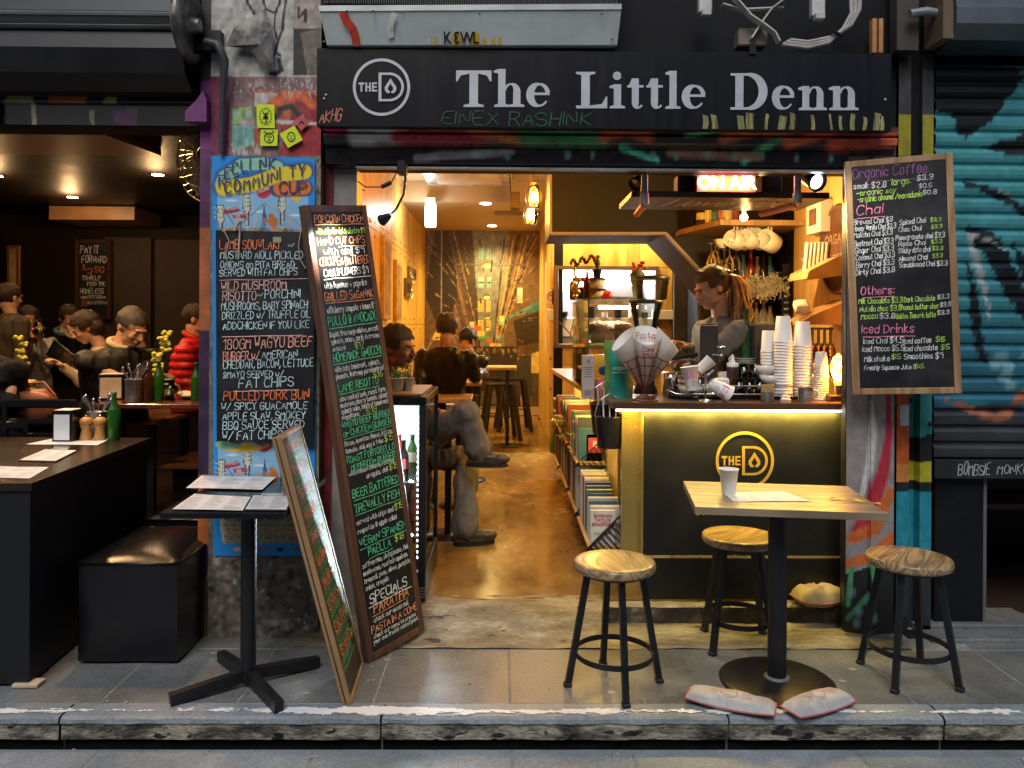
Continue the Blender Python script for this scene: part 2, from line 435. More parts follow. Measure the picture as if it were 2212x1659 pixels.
stone_dark = layered('bluestone', [(.10,.103,.102), (.165,.17,.166), (.25,.255,.245)], .34, 2.2, bump=.35, bs=45, world_space=True, spots=(7, .69, (.16,.165,.16)), bd=.004)
stone_st = layered('street_stone', [(.17,.20,.215), (.25,.28,.30), (.34,.37,.39)], .4, 2.5, bump=.4, bs=60, world_space=True, spots=(9, .68, (.26,.28,.29)), bd=.004)
grout = layered('grout', [(.16,.155,.14), (.34,.33,.30)], .8, 9, world_space=True)
worn_stone = layered('worn_stone', [(.07,.055,.035), (.22,.195,.15), (.46,.43,.36)], .5, 5, bump=1, bs=34, world_space=True, scale=(.6,1.6,1), bd=.012, spots=(14, .66, (.06,.05,.04)))
kerb_face = layered('kerb_face', [(.015,.014,.013), (.10,.09,.07), (.36,.33,.25), (.50,.47,.39)], .6, 7, bump=1, bs=34, world_space=True, scale=(.8,1,1.8), bd=.012, spots=(13, .62, (.014,.013,.012)))
floor_shop = layered('polished_floor', [(.10,.052,.016), (.22,.125,.035), (.42,.26,.07)], .17, 1.7, bump=.12, bs=6, world_space=True, scale=(1,.6,1), rv=.16, grain=.07)
floor_dark = layered('dark_floor', [(.03,.018,.012), (.06,.035,.02)], .35, 2, world_space=True)
black_wall = plain('black_wall', (.007,.007,.008), .6, var=.3, spec=.2)
brown_dark = plain('dark_brown_paint', (.022,.012,.008), .6, var=.25, vs=2, spec=.2)
ceil_dark = plain('dark_ceiling', (.008,.004,.0025), .5, var=.25, vs=2, spec=.2)
grey_panel = plain('grey_wall_panel', (.075,.05,.033), .7, var=.2, vs=3)
cream = plain('cream_ceiling', (.42,.32,.21), .55, var=.06, vs=2, bump=.03)
bulk = plain('bulkhead_paint', (.006,.0045,.004), .6, var=.1, vs=3, bump=.03)
white_trim = plain('pale_trim', (.38,.33,.29), .4, var=.1)
steel_grey = plain('painted_steel', (.13,.12,.12), .45, var=.2, vs=5)
black_metal = plain('black_metal', (.010,.010,.012), .4, 0, var=.3, vs=12, spec=.4)
black_gloss = plain('black_gloss', (.008,.008,.009), .16, var=.2, vs=9, bump=.02, rv=.06)
black_leather = plain('black_vinyl', (.005,.005,.007), .25, var=.2, vs=9, bump=.12, rv=.05, bs=60)
chrome = plain('chrome', (.7,.7,.7), .18, 1, var=.1, bump=.02)
galv = plain('galvanised', (.35,.37,.37), .42, .7, var=.2, vs=6)
alu = layered('duct_sheet', [(.42,.46,.46), (.55,.60,.60), (.66,.70,.70)], .5, 1.6, metal=.15, bump=.1, bs=14, grain=.05)
plywood = wood('plywood', (.40,.22,.045), (.74,.48,.13), .38, 'Z', .8, bands=6, bump=.05)
plywood_edge = wood('plywood_edge', (.42,.26,.10), (.66,.44,.20), .5, 'Y', 1)
table_wood = wood('table_wood', (.13,.095,.055), (.33,.255,.165), .38, 'X', 1.3, bands=14, bump=.12, coat=.25)
seat_wood = wood('seat_wood', (.09,.05,.02), (.46,.31,.16), .34, 'X', 1.7, bands=22, bump=.3, coat=.25)
counter_wood = wood('counter_wood', (.06,.028,.014), (.14,.065,.03), .3, 'X', 1.2, coat=.3)
shelf_wood = wood('shelf_wood', (.30,.17,.06), (.56,.36,.15), .4, 'Y', 1.2)
frame_dark = wood('frame_dark', (.045,.018,.010), (.13,.05,.025), .3, 'Z', 1.5, coat=.4)
frame_light = wood('frame_light', (.22,.12,.05), (.42,.26,.13), .45, 'Z', 1.5)
chalkboard = layered('chalkboard', [(.006,.006,.008),(.010,.010,.012),(.034,.034,.036)], .5, 3.5, bump=.03, grain=.15)
chalkboard_gloss = plain('chalkboard_gloss', (.014,.013,.012), .14, var=.3, vs=5, bump=.02, rv=.05)
paper = plain('paper', (.72,.73,.74), .6, var=.05, bump=.02)
paper_ink = plain('ink', (.25,.26,.28), .6)
cup_white = plain('paper_cup', (.78,.76,.72), .45, var=.04, bump=.02)
china = plain('china', (.75,.72,.66), .15, var=.03, bump=0)
white_plastic = plain('white_plastic', (.7,.7,.68), .35, var=.05, bump=0)
clear = glass('clear_glass')
clear_thick = glass('glassware', (.88,.92,.9), 1.15)
amber_glass = glass('amber_glass', (1,.62,.16), 1.1)
rubber = plain('rubber', (.012,.012,.012), .6)

def slab(name, x0, x1, y0, y1, z1, th, mat, parent, b=.003, seed=0):
    r = rng(seed); mb = MB().box(x0, x1, y0, y1, z1-th, z1+r.uniform(-.0012, .0012), b)
    return mb.build(name, mat, parent)
street = st('street', MB().box(-30, 30, -30, 2.80, -.30, -.0995), grout)
ks = [-9, -7.4, -6.2, -5.1, -3.9]+[-2.64, gr(202, 1630, -.097).x, -.43, .73, gr(1370, 1640, -.097).x+.02, 1.58, 2.4, 3.5, 4.7, 6, 7.5, 9]
ks = sorted(ks)
xs = [-9.0]
xx = -9.0
joints_st = [-7.8, -6.6, -5.5, -4.4, -3.3, -2.4, gr(202, 1635, -.097).x, gr(668, 1648, -.097).x, gr(1112, 1640, -.097).x-.01, gr(1370, 1640, -.097).x, gr(1855, 1630, -.097).x, 2.2, 3.1, 4.2, 5.3, 6.6, 8, 9]
for row, (ya, yb) in enumerate([(2.15, 2.795), (1.5, 2.143), (.85, 1.493), (-.4, .843)]):
    for i in range(len(joints_st)-1):
        o = (row % 2)*.3
        slab('paving_slab', joints_st[i]+.004+o, joints_st[i+1]-.004+o, ya, yb, -.097, .03, stone_st, street, seed=i+row*50)
kerb = st('kerb', MB().box(-10, 10, 2.87, 2.93, -.25, -.012), grout)
kj = [-9, -7.6, -6.3, -5.1, -3.9, -2.75, -1.6, gr(826, 1540).x, gr(1571, 1545).x, gr(2022, 1535).x, 3.2, 4.4, 5.8, 7.4, 9]
r0 = rng(4)
for i in range(len(kj)-1):
    x0, x1 = kj[i]+.004, kj[i+1]-.004
    n = max(8, int((x1-x0)*40)); mb = MB()
    prof = [(2.935, .0), (2.845, .0), (2.832, -.006), (2.829, -.022), (2.836, -.026), (2.835, -.082), (2.858, -.086), (2.86, -.2)]
    m = len(prof)
    def pt(s, t, x0=x0, x1=x1, i=i):
        k = min(int(round(t*(m-1))), m-1); y, z = prof[k]; x = x0+(x1-x0)*s
        q = mnoise.noise(Vector((x*9, k*1.7, i)))*.004+mnoise.noise(Vector((x*31, k*2.7, i)))*.003 if 1 < k < 6 else 0
        return (x, y+q, z+(q*.4 if 1 < k < 5 else 0))
    mb.grid(n, m-1, pt, False)
    for q in range(len(mb.f)):
        row = q//n; mb.m[q] = 0 if row < 3 else (1 if row < 5 else 2)
    mb.build('kerb_stone', [stone_st, kerb_face, black_wall], kerb)
flake = plain('worn_white_paint', (.85,.85,.83), .55, var=.15, vs=30, bump=.3)
mb = MB(); r = rng(8)
def flakes(x0, x1, dens, y0=2.852, y1=2.896, big=1):
    x = x0
    while x < x1:
        L = r.uniform(.015, .16)*big; yc = r.uniform(y0+.004, y1-.004); h = r.uniform(.009, .026)
        if r.random() < dens:
            n = max(6, int(L*110)); top = []; bot = []
            for i in range(n+1):
                xx = x+L*i/n; e = min(1, 4*min(i, n-i)/n+.15)
                top.append((xx, yc+h*e*(1+.9*mnoise.noise(Vector((xx*130, 1, i*.3)))), 0)); bot.append((xx, yc-h*e*(1+.9*mnoise.noise(Vector((xx*130, 9, i*.3)))), 0))
            z = .0024+r.uniform(0, .0012)
            vs = [(a[0], a[1], z) for a in top]+[(a[0], a[1], z) for a in bot]
            mb.add(vs, [(i, n+1+i, n+2+i, i+1) for i in range(n)], False)
        x += L*r.uniform(.35, .8)

pm, nt, pb = _base('worn_edge_paint'); pb.inputs['Base Color'].default_value = (.82, .82, .8, 1); pb.inputs['Roughness'].default_value = .55
g = _n(nt, 'ShaderNodeNewGeometry'); sx_ = _n(nt, 'ShaderNodeSeparateXYZ'); nt.links.new(g.outputs['Position'], sx_.inputs[0])
dy = _n(nt, 'ShaderNodeMath', operation='SUBTRACT'); nt.links.new(sx_.outputs[1], dy.inputs[0]); dy.inputs[1].default_value = 2.878
ab = _n(nt, 'ShaderNodeMath', operation='ABSOLUTE'); nt.links.new(dy.outputs[0], ab.inputs[0])
mk = _n(nt, 'ShaderNodeMath', operation='MULTIPLY_ADD'); nt.links.new(ab.outputs[0], mk.inputs[0]); mk.inputs[1].default_value = -9.0; mk.inputs[2].default_value = .60
last = mk.outputs[0]
for sc_p, am in ((1.1, 1.1), (9, .8), (45, .5)):
    nn = _n(nt, 'ShaderNodeTexNoise', Scale=sc_p, Detail=5.0); mpp = _n(nt, 'ShaderNodeMapping'); mpp.inputs['Scale'].default_value = (1, 2.2, 1); nt.links.new(g.outputs['Position'], mpp.inputs[0]); nt.links.new(mpp.outputs[0], nn.inputs[0])
    a1 = _n(nt, 'ShaderNodeMath', operation='MULTIPLY_ADD'); nt.links.new(nn.outputs[0], a1.inputs[0]); a1.inputs[1].default_value = am; nt.links.new(last, a1.inputs[2]); last = a1.outputs[0]
th = _n(nt, 'ShaderNodeMapRange'); th.inputs[1].default_value = 1.69; th.inputs[2].default_value = 1.72; nt.links.new(last, th.inputs[0]); nt.links.new(th.outputs[0], pb.inputs['Alpha'])
mb.box(-3.4, 3.2, 2.842, 2.928, .0022, .0026); flake = pm
mb.build('paint_line', flake, kerb, kind='stuff')

pavement = st('pavement', MB().box(-10, 10, 2.935, 3.95, -.2, -.0022), grout)
W0 = gr(1100, 1460).x; tw = .515
for j, (ya, yb) in enumerate([(2.938, 3.425), (3.431, 3.95)]):
    for i in range(-12, 14):
        x0 = W0+i*tw; o = .02*(i % 2)
        if j == 1 and -.95 < x0 < 1.9 and x0+tw < 3: continue
        slab('pavement_tile', x0+.003, x0+tw-.003, ya, yb, 0, .02, stone_dark, pavement, .002, i*7+j)
def hstep(x, y):
    n = .006*mnoise.noise(Vector((x*4, y*5, 0)))+.0035*mnoise.noise(Vector((x*15, y*22, 3)))
    if x < .50:
        t = min(1, max(0, (y-3.46)/.27)); z = .004+.088*(t*t*(3-2*t))
    else:
        t = 1 if y > 3.735+.012*mnoise.noise(Vector((x*7, 2, 0)))+.006*mnoise.noise(Vector((x*30, 2, 0))) else 0
        z = .004+.078*t
        n *= 1.5
    return z+n
st('doorstep', MB().grid(250, 90, lambda s, t: (-.93+2.75*s, 3.43+.42*t, hstep(-.93+2.75*s, 3.43+.42*t)), True), worn_stone)
rm = layered('step_riser', [(.012,.010,.008), (.05,.04,.028), (.20,.17,.11)], .6, 7, bump=1, bs=30, world_space=True, bd=.012)
st('step_riser', MB().grid(120, 6, lambda s, t: (.50+1.32*s, 3.722+.012*mnoise.noise(Vector(((.5+1.32*s)*7, 2, 0)))+.008*mnoise.noise(Vector(((.5+1.32*s)*26, t*5, 0))), .004+.076*t), True), rm)
sill_r = st('right_threshold', MB().box(1.95, 6, 3.50, 3.62, -.01, .018, .004).box(1.95, 6, 3.64, 3.80, -.01, .03, .004), stone_dark)
st('shop_floor', MB().box(-1.3, 2.1, 3.80, 11.6, -.1, .092), floor_shop)
st('restaurant_floor', MB().box(-6, -1.3, 3.955, 9, -.1, 0.0), floor_dark)
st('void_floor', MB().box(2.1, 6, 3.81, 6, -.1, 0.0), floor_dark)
rub = MB(); r = rng(31)
for i in range(90):
    x = r.uniform(-2.6, 2.6); y = r.uniform(2.6, 3.6); z = 0.003 if y > 2.86 else -.095
    if 2.80 < y < 2.86: continue
    s = r.uniform(.002, .0055); rub.blob((x, y, z), (s*1.5, s, s*.5), 6, .4, 3, i)
gm2 = MB(); r = rng(6)
for i in range(70):
    st_ = i % 2; x = r.uniform(-2.4, 2.4); y = r.uniform(2.3, 2.78) if st_ else r.uniform(2.96, 3.7)
    if y > 3.4 and -.95 < x < 1.9: continue
    q = r.uniform(.006, .019); gm2.lathe([(q, 0), (q*.85, .0009), (0, .001)], 12, (x, y, (-.0955 if st_ else .0014)), sy=r.uniform(.6, 1))
gm2.build('gum_spots', plain('old_gum', (.30,.31,.30), .6, var=.4), None, kind='stuff')
rub.build('debris', plain('crumb', (.45,.36,.25), .8), None, kind='stuff')
r = rng(77)
MB().grid(10, 4, lambda s, t: (1.83+.10*s+.01*t, 2.70+.035*t-.02*s, -.091+.006*math.sin(s*9)*t), False).build('litter', plain('orange_wrapper', (.75,.35,.2), .5), None, label='torn orange paper scrap lying on the street by the kerb', cat='litter')

st('upper_wall', MB().box(-8, 8, 3.62, 3.9, 3.2, 7.5).box(-.86, 2.0, 3.66, 3.9, 2.24, 3.2).box(2.0, 6, 3.72, 3.9, 2.62, 3.2), black_wall)
st('roof', MB().box(-8, 8, 3.9, 12.5, 3.25, 3.4), black_wall)
st('sky_blocker', MB().box(-40, 40, -4.6, -4.2, 0, 5.6), layered('blocker_brick', [(.05,.04,.035), (.09,.075,.065), (.13,.11,.1)], .8, 2))  # unseen mass added across the lane to keep low sky light off the facade
st('restaurant_ceiling', MB().box(-6, -1.3, 3.7, 9, 2.6, 2.7), ceil_dark)
st('restaurant_back_wall', MB().box(-6, -1.3, 8.5, 8.6, 0, 2.6), brown_dark)
st('restaurant_side_wall', MB().box(-6.1, -6, 3.7, 9, 0, 2.6), brown_dark)
st('partition_wall', MB().box(-1.33, -1.2, 3.9, 11.7, 0, 3.2), brown_dark)
for (u0, u1, v0, v1) in [(226, 327, 512, 860), (335, 438, 517, 860)]:
    bxs('wall_panel', grey_panel, X(u0, v0, 8.47), X(u1, v0, 8.47), 8.47, 8.5, .9, Z(u0, v0, 8.47), None, .004, kind='structure')
XL, XR, YB = -1.17, .52, 11.5
XW = 2.02
st('shop_ceiling', MB().box(-1.2, 2.2, 3.9, 8.8, 3.05, 3.15), cream)
st('low_ceiling', MB().box(-1.2, 2.2, 8.8, 11.6, 2.82, 3.15), cream)
st('shop_back_wall', MB().box(-1.2, 2.2, YB+.02, 11.7, 0, 3.1), brown_dark)
left_wall = st('shop_left_wall', MB().box(-1.2, XL-.022, 3.9, 11.52, 0, 3.1), black_wall)
ys = [3.9, 4.9, 5.75, 6.6, 7.45, 8.3, 9.2, 10.1, 11.5]
scr = MB()
for j, (z0, z1) in enumerate([(.1, 1.43), (1.436, 2.28), (2.286, 3.05)]):
    for i in range(len(ys)-1):
        y0, y1 = ys[i]+.006, ys[i+1]-.006
        if i > 3 and j == 2: z1 = min(z1, 3.05)
        bxs('plywood_panel', plywood, XL-.02, XL, y0, y1, z0, z1, left_wall)
        for yy in (y0+.06, (y0+y1)/2, y1-.06):
            for zz in (z0+.06, z1-.06): scr.blob((XL+.002, yy, zz), (.004, .011, .011), 8, 0)
scr.build('screw_head', black_metal, left_wall, kind='stuff')
rw = st('corridor_right_wall', MB().box(XR+.022, XR+.12, 8.45, 11.52, 0, 2.82), black_wall)
for i, (y0, y1) in enumerate([(8.45, 9.4), (9.405, 10.4), (10.405, 11.5)]):
    bxs('plywood_panel', plywood, XR, XR+.02, y0, y1, .1, 1.2, rw); bxs('plywood_panel', plywood, XR, XR+.02, y0, y1, 1.206, 2.82, rw)
KY = 8.47
kx = [X(1188, 600, KY), X(1379, 600, KY), X(1452, 600, KY), X(1475, 600, KY)]
wx0, wx1, wz0, wz1 = X(1202, 582, KY), X(1418, 582, KY), Z(1300, 745, KY), Z(1300, 582, KY)
zt = Z(1300, 520, KY)
pp = [(kx[0], kx[1], wz1+.03, zt), (kx[1]+.006, kx[2], wz1+.03, zt), (kx[0], wx0, 1.0, wz1+.024), (wx1, kx[2], 1.0, wz1+.024), (wx0, wx1, 1.0, wz0), (kx[0], kx[2], .1, .994)]
kw_ = st('kitchen_wall', MB().box(XR, 2.1, 8.49, 8.56, 0, wz0-.02).box(XR, 2.1, 8.49, 8.56, wz1+.02, 2.9).box(XR, wx0-.02, 8.49, 8.56, wz0-.02, wz1+.02).box(wx1+.02, 2.1, 8.49, 8.56, wz0-.02, wz1+.02), black_wall)
for a, b_, c, d in pp: bxs('plywood_panel', plywood, a, b_, KY-.01, KY+.015, c, d, kw_)
scr = MB()
for u, v in [(1199, 583), (1371, 583), (1205, 648), (1392, 590), (1460, 590), (1196, 715), (1190, 775), (1190, 840), (1165, 905)]:
    scr.blob(at(u, v, KY-.015), (.012, .004, .012), 8, 0)
scr.build('screw_head', black_metal, kw_, kind='stuff')
fr = MB()
for a, b_, c, d in [(wx0-.02, wx1+.02, wz1-.01, wz1+.035), (wx0-.02, wx1+.02, wz0-.035, wz0+.01), (wx0-.03, wx0+.02, wz0, wz1), (wx1-.02, wx1+.03, wz0, wz1)]:
    fr.box(a, b_, KY-.05, KY-.005, c, d, .004)
fr.build('window_frame', plain('window_frame', (.12,.07,.045), .4), kw_)
kit = thing('kitchen_bench', 'stainless kitchen equipment seen through the opening behind the glass case', 'kitchen bench', (0, 0, 0))
steel = plain('stainless', (.72,.74,.78), .4, .15, var=.15, vs=4)
mbk = MB().box(wx0-.1, wx1+.1, KY+.25, KY+.35, wz0-.1, wz1+.1); mbk.build('splashback', steel, kit)
mbk = MB().box(wx0, wx1, KY+.16, KY+.24, wz0+.08, wz0+.30, .01).box(wx0+.2, wx1-.1, KY+.12, KY+.22, wz1-.30, wz1-.16, .01); mbk.build('steel_shelf', steel, kit)
for i in range(7):
    mbk = MB(); x = wx0+.1+i*(wx1-wx0-.2)/6; mbk.cyl((x, KY+.14, wz0+.30), .035, .06+.03*(i % 3), 12, .04); mbk.build('steel_pot', steel if i % 2 else black_metal, kit)
lamp('kitchen_light', 'AREA', ((wx0+wx1)/2, KY+.12, wz1+.02), 55, (.95,.97,1), wx1-wx0-.1, (0, 0, 0), size_y=.1)
BY1, BY2 = 5.85, 6.6
pts = [at(u, v, BY1) for u, v in [(1189, 340), (1189, 505), (1437, 505), (1592, 672)]]
bl = [(p.x, p.z) for p in pts]
poly = [(bl[0][0], 3.05), bl[1], bl[2], bl[3], (XW+.1, bl[3][1]-.30), (XW+.1, 3.05)]
stair = thing('stair_bulkhead', 'dark boxed-in underside of a staircase above the barista', 'bulkhead')
MB().prism(poly, BY1, BY2).build('boxing', bulk, stair)
for a, b_ in [(bl[0], bl[1]), (bl[1], bl[2]), (bl[2], bl[3])]:
    mb = MB(); d = Vector((b_[0]-a[0], 0, b_[1]-a[1])); mb.bar((a[0], BY1-.006, a[1]), (b_[0], BY1-.006, b_[1]), .05, .02); mb.build('edge_trim', white_trim, stair)
NX0 = X(1512, 600, 5.95)
st('niche_wall', MB().box(NX0, XW+.1, 5.95, 6.05, 0, 3.05), plain('niche_black', (.02,.014,.012), .5))
st('niche_return', MB().box(NX0, NX0+.06, 5.96, 6.0, 0, 3.0).box(1.95, 2.1, 6.05, 8.6, 0, 3.05), black_wall)
rwall = st('shop_right_wall', MB().box(XW, XW+.1, 3.9, 5.95, 0, 3.05), black_wall)
bl_wood = wood('birch_board', (.38,.21,.06), (.62,.40,.15), .4, 'Z', 1.2, bands=6, bump=.05)
for y0, y1 in [(3.9, 4.5), (4.503, 5.15), (5.153, 5.35)]:
    bxs('wood_board', bl_wood, XW-.02, XW, y0, y1, .1, 3.04, rwall)
bxs('back_door', plain('door_grey', (.07,.06,.055), .4), X(1456, 700, 8.3), X(1490, 700, 8.3), 8.3, 8.36, .1, 2.6, kind='structure')
wy = 8.35
win = thing('back_window', 'bright frosted window pane behind the barista', 'window')
MB().box(X(1493, 590, wy), X(1530, 590, wy), wy, wy+.02, Z(1500, 745, wy), Z(1500, 585, wy)).build('pane', emit('window_glow', (.72,.85,1), 1.6), win)
MB().box(X(1490, 590, wy), X(1494, 590, wy), wy-.03, wy, .1, 2.5).build('window_frame', steel_grey, win)

mu = Canvas(190, 300, (.055,.035,.025), 918, 1165, -890, -500)
def L(p, w, c, **k): mu.line([(a, -b) for a, b in p], w, c, **k)
def PG(p, c, **k): mu.poly([(a, -b) for a, b in p], c, **k)
PG([(918,500),(970,500),(1040,760),(918,800)], (.13,.075,.05)); PG([(1165,500),(1095,500),(1070,760),(1165,760)], (.16,.09,.055))
PG([(1020,500),(1098,500),(1090,760),(1040,760)], (.17,.2,.22))
for k in range(7): L([(925+k*9, 500), (985+k*9, 740)], 1.3, [(.3,.17,.11),(.06,.03,.02)][k % 2])
for k in range(8): L([(1160-k*10, 510), (1082-k*2, 735)], 1.6, [(.35,.2,.1),(.05,.03,.02),(.5,.33,.12)][k % 3])
for yy in (548, 610, 660, 700):
    for xx in (1034, 1051): PG([(xx,yy-12),(xx+10,yy-12),(xx+10,yy+12),(xx,yy+12)], (.15,.42,.5) if yy < 640 else (.75,.5,.06)); L([(xx+5,yy-12),(xx+5,yy+12)],.5,(.03,.03,.03)); L([(xx,yy),(xx+10,yy)],.5,(.03,.03,.03))
PG([(953,500),(968,500),(985,590),(990,640),(968,690),(953,700)], (.02,.014,.012)); PG([(953,500),(940,500),(925,590),(920,640),(940,690),(953,700)], (.025,.016,.013))
L([(954,500),(954,690)], 1, (.3,.25,.2))
L([(920,760),(953,695),(990,725),(1035,790)], 2, (.3,.24,.18)); L([(932,735),(953,700),(975,735)], 1.2, (.05,.04,.03))
PG([(940,715),(968,715),(975,732),(935,732)], (.8,.62,.05))
L([(985,572),(1015,570),(1030,573),(1075,574),(1115,572),(1135,570),(1138,548)], 1.5, (.14,.10,.08))
L([(1075,574),(1100,600),(1130,612)], 1.3, (.14,.10,.08))
for cx, cy, s in [(1052,574,14),(1052,640,9),(1054,684,7),(1054,706,5),(1054,728,4)]:
    mu.ell(cx, -cy+1, s, s*.5, (.12,.09,.06)); mu.ell(cx, -cy-1, s*.75, s*.42, (1,.78,.15)); mu.ell(cx, -cy-2, s*.4, s*.25, (1,.95,.6))
PG([(1085,690),(1165,645),(1165,668),(1110,680),(1083,700)], (.02,.2,.3)); PG([(1088,690),(1150,655),(1150,662)], (.08,.4,.5))
PG([(1110,690),(1165,668),(1165,760),(1120,760)], (.03,.02,.015))
for c, p in [((.75,.06,.02),(1020,701,1041,713)),((.85,.65,.05),(1032,713,1048,724)),((.1,.5,.12),(1035,722,1060,727)),((.75,.08,.03),(1050,728,1062,736)),((.1,.45,.6),(1075,722,1082,734)),((.8,.55,.05),(1060,738,1085,744)),((.3,.75,.3),(1080,680,1090,700)),((.6,.6,.55),(1015,692,1024,706)),((.65,.65,.6),(1118,620,1130,652))]:
    PG([(p[0],p[1]),(p[2],p[1]),(p[2],p[3]),(p[0],p[3])], c)
PG([(1000,745),(1165,745),(1165,890),(985,890)], (.02,.014,.01))
PG([(1118,745),(1165,735),(1165,880),(1135,870)], (.10,.06,.03)); PG([(1150,760),(1165,755),(1165,800),(1150,800)], (.7,.55,.1))
rr = rng(5)
for k in range(120):
    x, y = rr.uniform(1010, 1135), 752+abs(rr.gauss(0, 14)); c = rr.choice([(.32,.17,.09),(.5,.3,.08),(.03,.025,.02),(.02,.02,.02),(.3,.06,.02),(.6,.4,.1)])
    mu.ell(x, -y, rr.uniform(1, 2.6), rr.uniform(1.2, 3), c, .4)
for x in (1022, 1037, 1052, 1068, 1083, 1098, 1112):
    mu.ell(x, -772-rr.uniform(0, 6), 6.5, 17, (.025,.02,.02), .2); mu.ell(x+1, -752, 2.4, 3, (.28,.15,.08), .3)
PG([(1122,765),(1148,765),(1152,850),(1118,850)], (.035,.04,.045)); mu.ell(1136, -752, 7, 9, (.10,.03,.012), .2); L([(1128,850),(1130,885)],2.3,(.5,.26,.13)); L([(1140,850),(1144,883)],2.3,(.5,.26,.13)); L([(1118,775),(1114,830)],3,(.04,.045,.05))
PG([(918,760),(990,760),(985,890),(918,890)], (.035,.02,.014)); PG([(1000,880),(1165,870),(1165,890),(1000,890)], (.12,.10,.08)); PG([(1010,840),(1110,838),(1110,876),(990,885)], (.09,.08,.07))
rr = rng(8)
for k in range(160):
    x, y = rr.uniform(918, 1165), rr.uniform(500, 760)
    dx, dy = (1052-x), (700-y); q = rr.uniform(.06, .2); L([(x, y), (x+dx*q, y+dy*q)], rr.uniform(.4, 1.4), rr.choice([(.02,.012,.01),(.02,.012,.01),(.30,.19,.10),(.12,.08,.06),(.45,.3,.12)]), op=.7)
mu.noise(3, 6, .25); gy_ = mu.a.mean(2, keepdims=True); mu.a = (mu.a*.8+gy_*.2)*.95
mural = thing('street_mural', 'painted mural of a lantern-lit laneway crowd on the far corridor wall', 'mural')
x0m, x1m, z0m, z1m = XL, XR, .1, 2.82
painted_sheet('painting', mu, lambda s, t: (x0m+(x1m-x0m)*s, YB-.004, z0m+(z1m-z0m)*t), painted('mural_paint', .5), mural)
bxs('skirting', cream, XL, XR, YB-.03, YB-.006, .1, .22, kind='structure')

py = 3.55
pu0, pu1 = 452, 690
px0, px1 = X(pu0, 900, py), X(pu1, 900, py)
pz1 = 3.05
pv0 = 0
pc = Canvas(170, 620, (.2,.18,.15), pu0, pu1, -1400, 20)
def PL(p, w, c, **k): pc.line([(a, -b) for a, b in p], w, c, **k)
def PP(p, c, **k): pc.poly([(a, -b) for a, b in p], c, **k)
PP([(450,-20),(695,-20),(695,165),(450,165)], (.42,.40,.36)); PP([(628,-20),(695,-20),(695,60),(628,60)], (.34,.28,.24)); PP([(628,60),(690,60),(690,160),(628,160)], (.03,.028,.028))
PP([(645,70),(690,60),(690,160),(660,160)], (.16,.13,.10))
PP([(490,165),(690,165),(690,335),(490,335)], (.22,.13,.12)); PP([(540,195),(690,195),(690,270),(560,270)], (.5,.12,.04)); PP([(640,200),(690,200),(690,335),(600,335)], (.30,.03,.035)); PP([(545,200),(595,200),(590,235),(548,230)], (.5,.45,.42))
PL([(575,230),(605,210),(650,205),(672,225)], 9, (.62,.12,.03)); PL([(600,235),(625,228),(640,245)], 6, (.03,.03,.03)); PL([(592,255),(600,245)], 6, (.04,.04,.04))
PP([(498,235),(540,230),(548,265),(500,268)], (.23,.36,.12)); pc.ell(508,-248,8,9,(.3,.42,.25)); pc.ell(535,-248,7,9,(.35,.42,.4)); PP([(500,270),(548,272),(552,310),(500,330)], (.18,.40,.34)); pc.ell(530,-265,18,6,(.4,.3,.33))
PL([(560,262),(600,262),(680,266)], 4, (.6,.56,.55)); PP([(600,270),(690,268),(690,330),(620,335)], (.33,.02,.03)); PP([(545,275),(560,275),(556,315),(545,315)], (.4,.10,.05))
r = rng(3)
for k in range(60): x = r.uniform(500, 690); y = r.uniform(168, 200); PL([(x, y), (x+r.uniform(-8, 8), y+r.uniform(4, 16))], 1, (.5,.42,.42), op=.6)
for k in range(40): x = r.uniform(495, 560); y = r.uniform(305, 335); PL([(x, y), (x+r.uniform(-2, 2), y+r.uniform(4, 14))], 1.4, (.45,.42,.36), op=.6)
PP([(450,165),(492,165),(492,335),(450,335)], (.17,.02,.06)); PP([(450,335),(695,335),(695,1400),(450,1400)], (.16,.14,.11))
PP([(680,335),(695,335),(695,1200),(680,1200)], (.24,.21,.16))
for p, w in [([(520,-10),(545,30),(575,45)], 3), ([(560,-10),(570,20),(590,28),(600,5),(596,-10)], 2.6), ([(590,30),(588,60),(596,90),(585,130)], 2.4), ([(612,0),(606,60),(590,110),(602,120)], 2.8), ([(598,130),(604,150),(590,160),(582,158)], 5), ([(640,15),(640,40),(655,20),(655,45)], 3)]: PL(p, w, (.02,.02,.02))
for k in range(420):
    x = r.uniform(450, 692); y = r.uniform(1195, 1420); q = r.uniform(2, 11)
    pc.ell(x, -y, q, q*r.uniform(.4, 1.2), r.choice([(.05,.04,.035),(.08,.06,.05),(.22,.18,.14),(.34,.29,.24),(.14,.09,.06),(.03,.025,.02),(.26,.22,.15)]), .5, r.uniform(.3, .8))
for k in range(26):
    x = r.uniform(455, 690); y = r.uniform(1210, 1360); PP([(x,y),(x+r.uniform(4,9),y-3),(x+r.uniform(3,9),y+r.uniform(4,10)),(x-1,y+5)], r.choice([(.4,.36,.32),(.45,.42,.4),(.03,.025,.02)]), op=.7)
for k in range(130):
    x = r.choice([r.uniform(450, 462), r.uniform(680, 695)]); y = r.uniform(340, 1200); pc.ell(x, -y, r.uniform(1, 4), r.uniform(2, 9), r.choice([(.05,.04,.03),(.3,.26,.2),(.2,.17,.12)]), .4, .7)
pc.noise(7, 5, .25)
pillar_m = painted('painted_masonry', .65, var=.35, vs=18, bump=.6)
pil = st('stone_pillar', MB().box(px0, px1, py+.006, 4.05, 0, 3.2), brown_dark)
pzb, pzt = Z(570, 1400, py), Z(570, -20, py)
